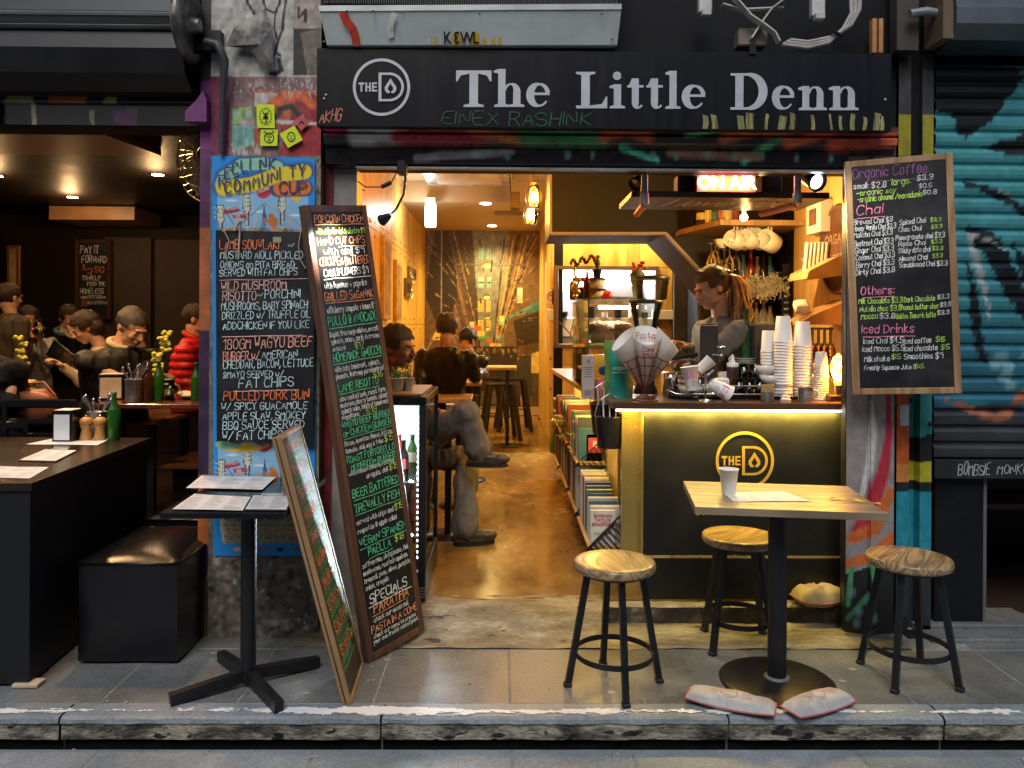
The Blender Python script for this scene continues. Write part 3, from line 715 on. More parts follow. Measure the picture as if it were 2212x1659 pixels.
def pilfn(s, t):
    x = px0+(px1-px0)*s; z = pzb+(pzt-pzb)*t
    rough = 1 if z < .48 else .25
    return (x, py-.004+rough*(.010*mnoise.noise(Vector((x*9, z*9, 0)))+.006*mnoise.noise(Vector((x*30, z*30, 5)))), z)
o = painted_sheet('masonry_face', pc, pilfn, pillar_m, pil)
for p_ in o.data.polygons: p_.use_smooth = True
cc = Canvas(10, 300, (.03,.02,.03), 430, 455, -1400, 0)
def CB(v0, v1, c): cc.poly([(420,-v0),(460,-v0),(460,-v1),(420,-v1)], c)
CB(0,190,(.02,.018,.02)); CB(190,330,(.20,.03,.16)); CB(330,500,(.10,.025,.09)); CB(500,720,(.42,.12,.04)); CB(720,1030,(.04,.02,.05)); CB(1030,1180,(.5,.12,.03)); CB(1180,1250,(.08,.02,.10)); CB(1250,1400,(.10,.07,.02))
cc.noise(5, 9, .35)
chan = thing('steel_channel', 'tall purple and rust painted steel channel on the left edge of the pillar', 'post')
cx0, cx1 = X(431, 700, 3.57), X(454, 700, 3.57)
zf = lambda v: Z(440, v, 3.57)
painted_sheet('web', cc, lambda s, t: (cx0+(cx1-cx0)*s, 3.565, zf(1400)+(zf(-15)-zf(1400))*t), painted('painted_steel_col', .5), chan)
MB().box(cx0, cx0+.006, 3.57, 3.75, 0, 3.1).box(cx1-.004, cx1, 3.57, 3.75, 0, 3.1).build('flange', steel_grey, chan)
MB().prism([(X(400, 180, 3.5), Z(400, 262, 3.5)), (X(400, 180, 3.5), Z(400, 240, 3.5)), (X(425, 180, 3.5), Z(400, 215, 3.5)), (X(438, 180, 3.5), Z(400, 195, 3.5)), (X(446, 180, 3.5), Z(400, 215, 3.5)), (X(446, 262, 3.5), Z(400, 262, 3.5))], 3.5, 3.56).build('bracket_plate', plain('purple', (.16,.03,.14), .5), chan)
rj = thing('door_jamb_left', 'grey steel door jamb with red painted strip beside the pillar', 'door jamb')
MB().box(X(690, 700, 3.64), X(716, 700, 3.64), 3.64, 3.8, 0, Z(700, 275, 3.58)).build('red_strip', layered('red_peel', [(.05,.02,.02),(.25,.02,.025),(.33,.04,.04)], .5, 6), rj)
MB().box(X(716, 700, 3.66), X(769, 700, 3.66), 3.66, 3.8, 0, Z(740, 318, 3.6)).build('jamb_post', plain('jamb_grey', (.32,.29,.27), .5, var=.25), rj)

lc = Canvas(420, 40, (.05,.04,.04), 700, 1935, -365, -272)
def LL(p, w, c, **k): lc.line([(a, -b) for a, b in p], w*1.5, [min(1, x*3.4) for x in c], **k)
lc.mix(np.ones((40, 420))*1, (.07,.055,.055)); lc.mix((-lc.gy > 319)*1., (.022,.018,.02))
for p, w, c in [([(715,285),(800,283)],9,(.30,.02,.05)),([(770,300),(860,295)],12,(.30,.28,.28)),([(860,302),(1040,298)],10,(.22,.02,.03)),([(1020,290),(1120,306)],7,(.45,.09,.02)),([(930,280),(1180,279)],4,(.35,.33,.2)),([(1130,300),(1300,303)],10,(.03,.12,.05)),
    ([(1300,300),(1350,286),(1400,300)],7,(.5,.07,.02)),([(1560,300),(1640,282),(1700,300)],7,(.5,.08,.02)),([(1700,310),(1800,285)],6,(.4,.06,.02)),([(1180,281),(1260,283)],3,(.3,.3,.2)),([(1480,296),(1560,282)],3,(.1,.35,.1)),([(1340,320),(1420,345)],4,(.03,.2,.12)),([(1610,345),(1680,300)],5,(.03,.16,.08)),([(1800,310),(1930,300)],10,(.25,.05,.03)),([(1450,330),(1640,336)],6,(.09,.05,.035)),([(900,345),(1100,330)],5,(.09,.09,.095))]:
    LL(p, w, c, soft=.5)
for u, v in [(1040,335),(1095,340),(1225,335),(1280,335),(1410,335),(1462,338),(1530,332),(1590,336),(1650,334),(1725,338),(1800,338)]: lc.ell(u, -v, 5, 9, (.16,.34,.30), .5, .8)
lc.ell(960, -337, 28, 7, (.2,.2,.22), .5); lc.noise(2, 5, .25)
lint = thing('shutter_housing', 'graffiti-sprayed roller shutter lintel under the shop sign', 'shutter')
lx0, lx1 = X(700, 320, 3.56), X(1935, 320, 3.56)
prof = [(0, 3.62), (.08, 3.585), (.44, 3.578), (.46, 3.59), (.50, 3.56), (.53, 3.56), (.56, 3.55), (.72, 3.54), (.76, 3.58), (.80, 3.54), (.98, 3.53), (1, 3.6)]
lz0, lz1 = Z(1300, 362, 3.56), Z(1300, 270, 3.56)
painted_sheet('lintel_face', lc, lambda s, t: (lx0+(lx1-lx0)*s, float(np.interp(t, [p[0] for p in prof], [p[1] for p in prof])), lz0+(lz1-lz0)*t), painted('lintel_paint', .3, var=.2), lint)
MB().box(lx0, lx1, 3.63, 3.75, lz0+.004, lz1+.02).build('lintel_core', black_wall, lint)
MB().box(X(770, 360, 3.6), X(1825, 360, 3.6), 3.585, 3.625, lz0-.006, lz0+.003).build('bottom_rail', galv, lint)

SY = 3.45
sx0, sx1 = X(684, 190, SY), X(1926, 190, SY)
sz0, sz1 = Z(1300, 278, SY), Z(1300, 110, SY)
sgn = thing('shop_sign', 'long black sign reading The Little Denn in silver letters over the shop', 'shop sign', (sx0, SY, sz0))
SW, SH = sx1-sx0, sz1-sz0
gl_sign = plain('sign_black', (.008,.008,.010), .35, var=.3, vs=3, bump=.02, spec=.25, rv=.1, scale=(6, 1, .6))
sc_ = Canvas(520, 80, (.016,.017,.02), 684, 1926, -278, -110)
sgp = rng(12)
for u, w, v0 in [(1520,9,248),(1545,8,244),(1595,13,246),(1620,11,242),(1658,5,240),(1700,9,240),(1713,12,245),(1758,7,242),(1797,5,240),(1800,5,250),(1823,5,242),(1843,4,246),(1898,10,240),(1890,4,248)]: pass
MB().box(0, SW, 0, .05, 0, SH, .002).build('panel', gl_sign, sgn)
silver = plain('silver_letter', (.50,.50,.54), .42, .15, var=.1, vs=12, bump=.03)
def s2(u, v):   # photo pixel -> sign local (x, z)
    p = at(u, v, SY-.004); return (p.x-sx0, p.z-sz0)
def flatmb(off): 
    mb = MB(); mb.M = Matrix(((1,0,0,0),(0,0,-1,-off),(0,1,0,0),(0,0,0,1))); return mb
def letter(ch, ub, vb, cap, wpx):
    """serif glyph; ub,vb baseline-left pixel, cap height px, width px. Units inside: cap = 10, width w"""
    mb = flatmb(.003); o = s2(ub, vb); e = s2(ub+wpx, vb); ky = (s2(ub, vb-cap)[1]-o[1])/10; kx_ = (e[0]-o[0])
    kk = [0]
    rs = (e[1]-o[1])/kx_
    def T(x, y): return (o[0]+x*kx_/W_, o[1]+y*ky+rs*x*kx_/W_)
    def S(pts, w):
        kk[0] += 1
        n = len(pts); Wd = w if isinstance(w, (list, tuple)) else [w]*n
        P = [Vector(p) for p in pts]; vs = []
        for k in range(n):
            t = (P[min(k+1, n-1)]-P[max(k-1, 0)]).normalized(); q = Vector((-t.y, t.x))*Wd[k]/2
            a = T(P[k].x+q.x, P[k].y+q.y); b = T(P[k].x-q.x, P[k].y-q.y); z = kk[0]*.00025
            vs += [(a[0], a[1], z), (b[0], b[1], z)]
        mb.add(vs, [(2*k, 2*k+1, 2*k+3, 2*k+2) for k in range(n-1)], False)
    def B(x0, x1, y0, y1): S([(x0, (y0+y1)/2), (x1, (y0+y1)/2)], y1-y0)
    def PLY(p):
        kk[0] += 1; z = kk[0]*.00025
        mb.add([(*T(*q), z) for q in p], [list(range(len(p)))], False)
    def ser(x, y, w, up=True):   # bracketed foot or head serif centred on x
        s = 1 if up else -1
        PLY([(x-w/2, y), (x-w/2, y+s*.55), (x-w/5, y+s*.95), (x+w/5, y+s*.95), (x+w/2, y+s*.55), (x+w/2, y)][::s])
    def arc(cx, cy, rx, ry, a0, a1, wf, n=20): 
        p = []; w = []
        for i in range(n+1):
            a = math.radians(a0+(a1-a0)*i/n); p.append((cx+rx*math.cos(a), cy+ry*math.sin(a))); w.append(wf(a))
        S(p, w)
    if ch == 'T':
        W_ = 10; B(3.8, 6.2, .3, 10); ser(5, 0, 5.6); B(.1, 9.9, 9.1, 10); PLY([(.1,9.5),(.1,7.0),(.5,7.0),(1.4,8.6),(3.8,9.1),(3.8,9.6)]); PLY([(9.9,9.5),(6.2,9.6),(6.2,9.1),(8.6,8.6),(9.5,7.0),(9.9,7.0)])
    elif ch in 'hn':
        W_ = 9; top = 10.4 if ch == 'h' else 6.6
        B(1.3, 3.4, .3, top); PLY([(0,top-.5),(0,top-1.0),(1.4,top-1.2),(1.4,top)]); ser(2.35, 0, 4.3); B(5.6, 7.7, .3, 4.2); ser(6.65, 0, 4.3)
        arc(4.95, 4.0, 1.75, 2.25, 0, 165, lambda a: .5+1.55*abs(math.cos(a))**1.3 if math.cos(a) > 0 else .45+.3*abs(math.cos(a)))
    elif ch == 'e':
        W_ = 7.4; arc(3.75, 3.3, 2.55, 2.95, 12, 325, lambda a: .55+1.75*max(0, -math.cos(a))**1.0+(.75*max(0, math.cos(a)) if math.sin(a) > 0 else 0), 34); B(1.6, 6.75, 3.25, 3.95)
    elif ch == 'L':
        W_ = 9.2; B(1.6, 4.0, .3, 10); ser(2.8, 10, 5.4, False); B(.2, 8.8, 0, .8); PLY([(8.9,0),(8.9,3.2),(8.5,3.2),(7.4,1.2),(4,.8),(4,.3)])
    elif ch == 'i':
        W_ = 4.8; B(1.3, 3.4, .3, 6.6); PLY([(0,6.1),(0,5.6),(1.4,5.4),(1.4,6.6)]); ser(2.35, 0, 4.4); arc(2.2, 8.9, .62, .55, 0, 360, lambda a: 1.2, 18)
    elif ch == 't':
        W_ = 5.6; B(1.5, 3.6, 1.2, 8.2); B(.1, 5.0, 5.7, 6.35); PLY([(.6,6.3),(1.55,8.3),(1.55,6.3)]); arc(3.6, 1.6, 1.05, 1.35, 185, 330, lambda a: .6+1.5*max(0, -math.cos(a)), 12)
    elif ch == 'l':
        W_ = 4.6; B(1.2, 3.3, .3, 10.4); PLY([(0,9.9),(0,9.4),(1.3,9.2),(1.3,10.4)]); ser(2.25, 0, 4.4)
    elif ch == 'D':
        W_ = 11.2; B(1.5, 3.9, .3, 9.7); B(.1, 5.2, 9.3, 10); B(.1, 5.2, 0, .7); arc(5.0, 5, 4.6, 4.65, -90, 90, lambda a: .7+1.9*abs(math.cos(a)), 26)
    return mb.build('sign_letter', silver, sgn)
for ch, u0, u1, vb in [('T',984,1062,231),('h',1066,1134,231),('e',1136,1192,231),('L',1243,1314,234),('i',1316,1352,234),('t',1354,1394,234),('t',1395,1436,234),('l',1437,1471,235),('e',1472,1528,235),('D',1577,1660,237),('e',1667,1720,237),('n',1724,1788,238),('n',1790,1856,238)]:
    letter(ch, u0, vb, 79, u1-u0)
def logo(parent, conv, cu, cv, R, mat, off=.003, flame=True, full=True, sc=1.0):
    """circle, THE, D and flame; conv pixel -> local (x,z)"""
    mb = flatmb(off); k = [0]
    def ring(cx, cy, r, w, a0=0, a1=360, sx=1, sy=1, n=64):
        k[0] += 1; z = k[0]*.0002
        vs = []
        for i in range(n+1):
            a = math.radians(a0+(a1-a0)*i/n)
            for q in (r+w/2, r-w/2):
                p = conv(cx+q*math.cos(a)*sx, cy-q*math.sin(a)*sy); vs.append((p[0], p[1], z))
        mb.add(vs, [(2*i, 2*i+1, 2*i+3, 2*i+2) for i in range(n)], False)
    def pl(pts):
        k[0] += 1; z = k[0]*.0002; mb.add([(*conv(cu+x*R, cv-y*R), z) for x, y in pts][::-1], [list(range(len(pts)))], False)
    ring(cu, cv, R*.95, R*.10)
    def bx(x0, x1, y0, y1): pl([(x0,y0),(x0,y1),(x1,y1),(x1,y0)])
    for x0, x1, y0, y1 in [(-.80,-.60,.09,.16),(-.73,-.67,-.16,.09), (-.56,-.50,-.16,.16),(-.43,-.37,-.16,.16),(-.50,-.43,-.03,.03), (-.33,-.27,-.16,.16),(-.27,-.15,.10,.16),(-.27,-.16,-.03,.03),(-.27,-.15,-.16,-.10)]: bx(x0, x1, y0, y1)
    bx(-.10, .0, -.50, .50); bx(0, .28, .42, .50); bx(0, .28, -.50, -.42)
    ring(cu+.28*R, cv, R*.46, R*.09, -90, 90, 1, 1, 30)
    fx = .32
    out = [(0,.30),(.09,.16),(.20,.0),(.20,-.12),(.12,-.22),(.03,-.22)]; inn = [(0,.12),(.03,.06),(.09,-.03),(.09,-.10),(.05,-.14),(.02,-.16)]
    for sgn_ in (1, -1):
        for i in range(5):
            a, b_, c, d = out[i], out[i+1], inn[i+1], inn[i]
            q = [(fx+sgn_*p[0], p[1]) for p in (a, b_, c, d)]
            pl(q if sgn_ < 0 else q[::-1])
    return mb.build('logo_emblem', mat, parent)
logo(sgn, s2, 824, 188, 62, silver)
def tagwrite(parent, conv, text, u0, v0, u1, v1, hpx, wpx, mat, seed, name='graffiti_tag', off=.0032, jit=.5, slant=.05):
    a = conv(u0, v0); b = conv(u1, v1); h = conv(u0, v0-hpx)[1]-a[1]; w = abs(conv(u0+wpx, v0)[0]-a[0])
    mb = flatmb(off); scribe(mb, text, a[0], a[1], b[0]-a[0], h, w, rng(seed), slant, jit, (b[1]-a[1])/(b[0]-a[0])); return mb.build(name, mat, parent)
green_ink = plain('green_ink', (.012,.09,.045), .5); orange_ink = plain('orange_ink', (.6,.2,.12), .5)
tagwrite(sgn, s2, 'EINEX', 953, 268, 1075, 268, 26, 2.4, green_ink, 5); tagwrite(sgn, s2, 'RASHINK', 1100, 272, 1275, 270, 27, 2.4, green_ink, 6)
tagwrite(sgn, s2, 'AKHG', 690, 265, 735, 262, 26, 2.2, orange_ink, 7, slant=.3)
reflection_m = layered('yellow_reflection', [(.05,.045,.02),(.26,.235,.09),(.48,.43,.2)], .3, 4, scale=(14,1,1.2))  # yellow reflections along the glossy sign's lower edge, painted as coloured streaks
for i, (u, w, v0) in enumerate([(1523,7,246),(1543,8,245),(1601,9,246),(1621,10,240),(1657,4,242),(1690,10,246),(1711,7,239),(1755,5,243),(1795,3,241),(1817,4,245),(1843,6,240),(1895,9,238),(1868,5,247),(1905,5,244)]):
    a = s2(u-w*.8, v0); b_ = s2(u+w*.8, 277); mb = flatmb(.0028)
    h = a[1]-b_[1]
    mb.grid(2, 10, lambda s, t: (a[0]+(b_[0]-a[0])*s+.004*math.sin(t*3+i), .003+h*t*(1-.1*s), 0), False); mb.build('painted_reflection', reflection_m, sgn)
for u, v in [(1913, 215), (700, 213), (704, 205)]:
    mb = MB(); p = s2(u, v); mb.blob((p[0], -.002, p[1]), (.007, .005, .007), 8, 0); mb.build('bolt', galv, sgn)

DY = 3.43
duct = thing('air_duct_box', 'grey metal air-conditioner box with a red spray stripe above the sign', 'duct')
a0, a1, b0, b1 = at(706, 97, DY), at(1333, 97, DY), at(691, 25, DY-.05), at(1342, 22, DY-.05)
def d2(u, v): p = at(u, v, DY-.03); return (p.x, p.z)
vs = [a0, a1, b1, b0, (a0.x, 3.7, a0.z), (a1.x, 3.7, a1.z), (b1.x, 3.7, b1.z), (b0.x, 3.7, b0.z)]
MB().add(vs, [(0,1,2,3), (4,0,3,7), (1,5,6,2), (4,5,1,0), (3,2,6,7)], False).build('sheet_body', alu, duct)
q0, q1 = at(690, 24, DY-.055), at(1343, 20, DY-.055); w0, w1 = at(688, 12, DY-.055), at(1343, 8, DY-.055)
MB().add([q0, q1, w1, w0, (q0.x, DY, q0.z), (q1.x, DY, q1.z), (w1.x, DY+.02, w1.z+.02), (w0.x, DY+.02, w0.z+.02)], [(0,1,2,3), (3,2,6,7), (0,3,7,4), (1,5,6,2), (4,5,1,0)], False).build('lip', galv, duct)
gm = MB()
for i in range(130):
    x = w0.x+.02+(w1.x-w0.x-.04)*i/129; gm.box(x, x+.004, DY-.03, DY-.02, w1.z+.0, w1.z+.22)
gm.build('grille', plain('grille_dark', (.06,.06,.055), .5), duct, kind='stuff')
MB().box(w0.x, w1.x, DY-.015, 3.6, w1.z-.01, 3.2).build('cavity', black_wall, duct)
def d3(u, v):   # on the sloped front
    p = at(u, v, DY); q = at(u, v, DY-.05); t = (p.z-a0.z)/(b0.z-a0.z); return at(u, v, DY-.05*t-.003)
def on_duct(pts, w, mat, name, off=0):
    mb = MB(); P = [d3(u, v)+Vector((0, -off, 0)) for u, v in pts]; n = len(P); vs = []
    for k in range(n):
        t = (P[min(k+1, n-1)]-P[max(k-1, 0)]).normalized(); q = Vector((-t.z, 0, t.x))*w/2; vs += [P[k]+q, P[k]-q]
    mb.add(vs, [(2*k, 2*k+1, 2*k+3, 2*k+2) for k in range(n-1)], False); return mb.build(name, mat, duct)
on_duct([(740,27),(748,45),(762,62),(768,80),(770,98)], .038, plain('red_spray', (.62,.06,.03), .45), 'spray_stripe')
on_duct([(853,28),(844,50),(843,68),(846,82)], .03, plain('pale_spray', (.62,.62,.58), .5), 'spray_stripe')
for ch, u, yl in [('K',967,0),('E',987,1),('W',1009,0),('L',1028,1)]:
    mb = MB(); ps = [d3(u-10, 97), d3(u+8, 98), d3(u+7, 71), d3(u-9, 70)]
    mb.add([p+Vector((0, -.002, 0)) for p in ps], [(0,1,2,3)], False)
    s_ = mb.build('sticker', plain('sticker_yellow', (.75,.48,.02), .45) if yl else plain('sticker_white', (.6,.62,.6), .45), duct)
    p = d3(u-.5, 84); font_text('3' if ch == 'E' else ch, .07, 'sticker_letter', plain('sticker_ink', (.015,.02,.03), .4), s_, (p.x, p.y-.006, p.z), (math.radians(109), 0, 0), sx=-.8 if ch == 'E' else .8, bold=.001)
for i, u in enumerate([928,940,952,962,1040,1048,1057,1066,1074,1080]):
    mb = MB(); mb.add([d3(u-3, 97)+Vector((0,-.002,0)), d3(u+3, 97)+Vector((0,-.002,0)), d3(u+2, 82)+Vector((0,-.002,0)), d3(u-4, 82)+Vector((0,-.002,0))], [(0,1,2,3)], False); mb.build('sticker', MATS['sticker_yellow'] if i % 2 else MATS['sticker_white'], duct)
for u, v in [(749,46),(806,46),(868,48),(1036,52),(1300,52),(700,90),(1322,85)]:
    p = d3(u if u < 1300 else u, v-22 if v > 40 and v < 60 else v); mb = MB(); mb.blob(p, (.006, .004, .006), 8, 0); mb.build('screw', steel_grey, duct)

cb = thing('cable_bundle', 'looped bundle of pale cables hanging above the right end of the sign', 'cables')
cm = plain('cable_grey', (.36,.33,.30), .5, var=.2)
for k in range(9):
    r = rng(50+k); o = k*4.2
    pth = [(1690+k*2, 96-k*1.2), (1745, 103-k*1.5), (1790+o*.2, 92-k*1.4), (1822+o*.5, 62-k), (1840+o*.5, 28-k), (1838+o*.6, -12), (1832+o*.6, -60)]
    P = [at(u, v, 3.46+.008*(k % 4)) for u, v in pth]

    mb = MB().tube(P, .0095, 8); mb.build('cable', cm, cb)
mb = MB().tube([at(1797, 66, 3.44), at(1808, 72, 3.44), at(1818, 76, 3.44)], .008, 6); mb.build('cable_tie', black_metal, cb)
jb = thing('junction_box', 'small wooden junction box sitting on top edge of the black sign', 'box')
p0, p1 = at(1590, 105, 3.5), at(1652, 68, 3.5); MB().box(p0.x, p1.x, 3.46, 3.54, p0.z, p1.z, .006).build('body', plain('box_wood', (.17,.13,.09), .6), jb)
MB().box(at(1618, 110, 3.45).x, at(1632, 110, 3.45).x, 3.44, 3.46, Z(1620, 118, 3.45), Z(1620, 100, 3.45)).build('clamp', black_metal, jb)
br = thing('folded_bracket', 'crossed bent grey metal strips hanging over the sign', 'bracket')
bm_ = plain('strip_metal', (.5,.48,.44), .5, .2, var=.25)
def stripbar(pts, w, th=.006, Y=3.5):
    P = [at(u, v, Y) for u, v in pts]; mb = MB()
    for a, b_ in zip(P[:-1], P[1:]): mb.bar(a, b_, w, th)
    return mb
for i, (pts, w) in enumerate([([(1585,-6),(1620,35),(1650,55),(1672,72),(1682,92)], .045), ([(1700,-6),(1665,20),(1640,55),(1622,84)], .04), ([(1560,10),(1600,22),(1690,18)], .035)]):
    stripbar(pts, w, Y=3.42+.02*i).build('metal_strip', bm_, br)
hk = thing('wall_hook', 'grey steel channel bracket hanging above the letters Little', 'bracket'); p = at(1522, 30, 3.5)
MB().box(p.x-.03, p.x+.03, 3.48, 3.52, p.z, p.z+.12, .004).box(p.x-.02, p.x+.022, 3.46, 3.5, p.z-.02, p.z+.01, .003).build('channel', bm_, hk)
hk2 = thing('wall_hook', 'grey steel channel bracket beside the looped cables', 'bracket'); p = at(1765, 38, 3.5)
MB().box(p.x-.03, p.x+.03, 3.48, 3.52, p.z, p.z+.12, .004).box(p.x-.02, p.x+.022, 3.46, 3.5, p.z-.02, p.z+.01, .003).build('channel', bm_, hk2)
yp = thing('timber_strips', 'two short orange timber strips above the right end of the sign', 'timber strip')
for u in (1878, 1892): MB().box(X(u, 90, 3.6), X(u+9, 90, 3.6), 3.57, 3.6, Z(u, 118, 3.6), Z(u, 45, 3.6)).build('strip', plain('orange_timber', (.45,.2,.07), .6), yp)

gc = Canvas(110, 420, (.27,.25,.24), 1825, 1932, -1350, -300)
def GL_(p, w, c, **k): gc.line([(a, -b) for a, b in p], w, c, **k)
GL_([(1880,860),(1885,920),(1878,1000),(1860,1060)], [5,9,10,5], (.55,.54,.52)); GL_([(1918,840),(1920,930),(1908,1010),(1880,1090),(1850,1140)], [5,8,14,20,14], (.42,.03,.05)); GL_([(1925,1050),(1890,1130),(1840,1150)], [10,14,12], (.55,.13,.03)); GL_([(1830,1205),(1880,1190),(1930,1150)], [10,12,14], (.58,.14,.03)); GL_([(1848,1078),(1872,1082),(1866,1100)], 6, (.4,.02,.04))
gc.poly([(1825,-1225),(1935,-1200),(1935,-1360),(1825,-1360)], (.015,.016,.016)); GL_([(1840,1215),(1835,1260),(1832,1290)], 6, (.08,.3,.12)); GL_([(1832,1320),(1860,1290),(1880,1270)], 6, (.05,.22,.10)); GL_([(1885,1200),(1890,1240)], 5, (.08,.3,.12))
for u, v in [(1840,1265),(1856,1305),(1890,1320),(1852,1330),(1875,1280)]: gc.ell(u, -v, 7, 9, (.2,.42,.42), .8, .7)
gc.poly([(1825,-300),(1935,-300),(1935,-420),(1825,-400)], (.10,.06,.05)); gc.noise(9, 4, .15)
gj = thing('door_jamb_right', 'grey ribbed steel jamb sprayed with red, orange and green graffiti', 'door jamb')
jx0, jx1, jz0, jz1 = X(1827, 900, 3.58), X(1932, 900, 3.58), .02, Z(1870, 300, 3.58)
cg = lambda s: 3.58+(.03 if abs(s-.47) < .012 or s < .012 else (.012 if .47 < s < .52 else 0))
def gfn(s, t): return (jx0+(jx1-jx0)*s, cg(s), jz0+(jz1-jz0)*t)
painted_sheet('front_face', gc, gfn, painted('jamb_paint', .4), gj)
MB().box(jx0, jx0+.006, 3.582, 3.612, 0.02, jz1).box(jx0+.03, jx1, 3.615, 3.7, .02, jz1).build('return_face', black_metal, gj)
tc = Canvas(60, 420, (.04,.2,.22), 1938, 2020, -1360, -110)
def TB(v0, v1, c, u0=1930, u1=2025, s=0): tc.poly([(u0,-v0-s),(u1,-v0),(u1,-v1),(u0,-v1-s)], c)
TB(110,240,(.05,.045,.045)); TB(240,330,(.30,.27,.02)); TB(330,830,(.12,.10,.03)); TB(830,1040,(.04,.26,.25)); TB(930,990,(.02,.02,.022),s=30); TB(990,1040,(.45,.42,.03),s=10); TB(830,1030,(.6,.13,.03),1938,1972); TB(1040,1060,(.015,.02,.02)); TB(1060,1190,(.02,.24,.32)); TB(1190,1360,(.022,.03,.035)); TB(870,915,(.7,.68,.66),1945,1966); TB(1000,1040,(.62,.22,.05),1938,1972,)
TB(110,330,(.03,.025,.025),1985,1995)
tc.noise(4, 5, .18)
tcx = thing('teal_column', 'teal, yellow and orange painted steel column left of the roller shutter', 'column')
tx0, tx1 = X(1942, 900, 3.62), X(2018, 900, 3.62)
tcf = lambda s: 3.64+(.05 if .36 < s < .66 else 0)
tz1 = Z(1980, 112, 3.62)
painted_sheet('column_face', tc, lambda s, t: (tx0+(tx1-tx0)*s, tcf(s), tz1*t), painted('column_paint', .38), tcx)
MB().box(tx0+.002, tx1-.002, 3.70, 3.8, 0, tz1).build('core', black_metal, tcx)
MB().box(X(1932, 900, 3.66), X(1942, 900, 3.66), 3.66, 3.75, 0, 3).build('shadow_gap', black_metal, tcx)
for u, v in [(2010,916),(1970,865)]: 
    mb = MB(); p = at(u, v, 3.62); mb.blob(p, (.012,.01,.012), 10, 0); mb.build('bolt', black_metal, tcx)
ft = MB(); p = gr(1972, 1372); ft.box(p.x-.04, p.x+.05, p.y-.04, p.y+.04, 0, .012, .003).blob((p.x+.01, p.y-.02, .02), (.025,.02,.015), 8, .3, 3); ft.build('foot_plate', black_metal, tcx)

shc = Canvas(330, 640, (.04,.40,.43), 2010, 2560, -1040, -100)
def HL(p, w, c, **k): shc.line([(a, -b) for a, b in p], w, c, **k)
def HP(p, c, **k): shc.poly([(a, -b) for a, b in p], c, **k)
shc.mix(np.clip((-shc.gy-520)/260, 0, 1), (.01,.19,.27)); shc.mix(np.clip((-shc.gy-880)/10, 0, 1), (.055,.06,.065))
HP([(2010,112),(2090,112),(2090,137),(2010,137)], (.36,.38,.02)); HP([(2090,112),(2160,112),(2175,200),(2120,240),(2080,250),(2010,240),(2010,138),(2090,138)], (.022,.022,.024)); HP([(2105,112),(2140,112),(2170,160),(2150,175)], (.12,.12,.12)); HP([(2018,180),(2020,150),(2190,140),(2212,130),(2212,160),(2165,220),(2140,260),(2080,300),(2066,290),(2050,240)], (.018,.018,.02))
HP([(2150,100),(2560,100),(2560,150),(2200,160)], (.04,.42,.46)); HP([(2120,318),(2180,300),(2260,260),(2300,300),(2240,330),(2190,340)], (.018,.02,.022))
HP([(2080,390),(2125,400),(2175,425),(2230,460),(2210,470),(2150,430),(2080,402)], (.02,.025,.03)); HP([(2085,490),(2140,500),(2170,540),(2215,640),(2212,700),(2170,640),(2130,560),(2085,515)], (.015,.02,.024))
HP([(2085,560),(2110,640),(2125,760),(2140,790),(2110,780),(2095,700)], (.015,.02,.024)); HP([(2180,520),(2240,600),(2300,700),(2280,900),(2230,700)], (.015,.03,.04))
HL([(2088,510),(2105,560),(2122,620),(2138,695)], [3,9,6,1.5], (.5,.55,.54)); HL([(2088,508),(2130,520),(2170,540)], [5,4,1], (.45,.5,.5)); HL([(2140,408),(2180,425)], 1.5, (.4,.42,.35))
for u, v, r_ in [(2160,775,14),(2148,792,12),(2175,790,14),(2172,815,15),(2180,835,13),(2205,775,6)]: shc.ell(u, -v, r_, r_*.9, (.16,.42,.45), .12)
HL([(2040,865),(2100,890),(2150,905),(2172,900),(2200,862),(2230,830)], [3,7,8,9,8,5], (.55,.15,.04)); HL([(2110,885),(2140,882),(2200,882)], 6, (.02,.02,.02))
shc.noise(6, 4, .14); gy_ = shc.a.mean(2, keepdims=True); shc.a = (shc.a*.8+gy_*.2)*.88
shut = thing('roller_shutter', 'teal graffiti-covered roller shutter half lowered on the right', 'roller shutter')
hx0, hx1 = X(2016, 600, 3.66), 4.2
pitch = .0775; zb = Z(2100, 990, 3.66); ztop = Z(2100, 112, 3.66)
slm = painted('shutter_paint', .33, metal=.25, var=.18, vs=10)
nsl = int((ztop-zb)/pitch)
prof = [(0, 0), (.10, -.010), (.30, -.015), (.62, -.015), (.80, -.008), (.86, .003), (.92, .004), (1, 0)]
U0 = lambda x: 2016+(x-hx0)/(X(2212, 600, 3.66)-hx0)*196
for k in range(nsl):
    z0 = zb+k*pitch; cols_u = 150
    mb = MB().grid(cols_u, 7, lambda s, t: (hx0+(hx1-hx0)*s, 3.66+prof[min(7, int(round(t*7)))][1], z0+.001+(pitch-.002)*prof[min(7, int(round(t*7)))][0]), False)
    me = mb.mesh('slat'); me.materials.append(slm)
    V = np.array(mb.v); uu = U0(V[:, 0]); vv = PV-(V[:, 2]-CAMZ)/3.66*FPX+ (uu-1106)*.008
    colour_mesh(me, shc.sample(uu, -vv)); link('slat', me, shut)
zbb = Z(2100, 1034, 3.64)
MB().box(hx0, hx1, 3.635, 3.67, zbb, zb-.004, .003).build('bottom_rail', plain('rail_dark', (.035,.038,.04), .35, .3), shut)
def sh2(u, v): p = at(u, v, 3.63); return (p.x, p.z)
def flat_at(y): mb = MB(); mb.M = Matrix(((1,0,0,0),(0,0,-1,y),(0,1,0,0),(0,0,0,1))); return mb
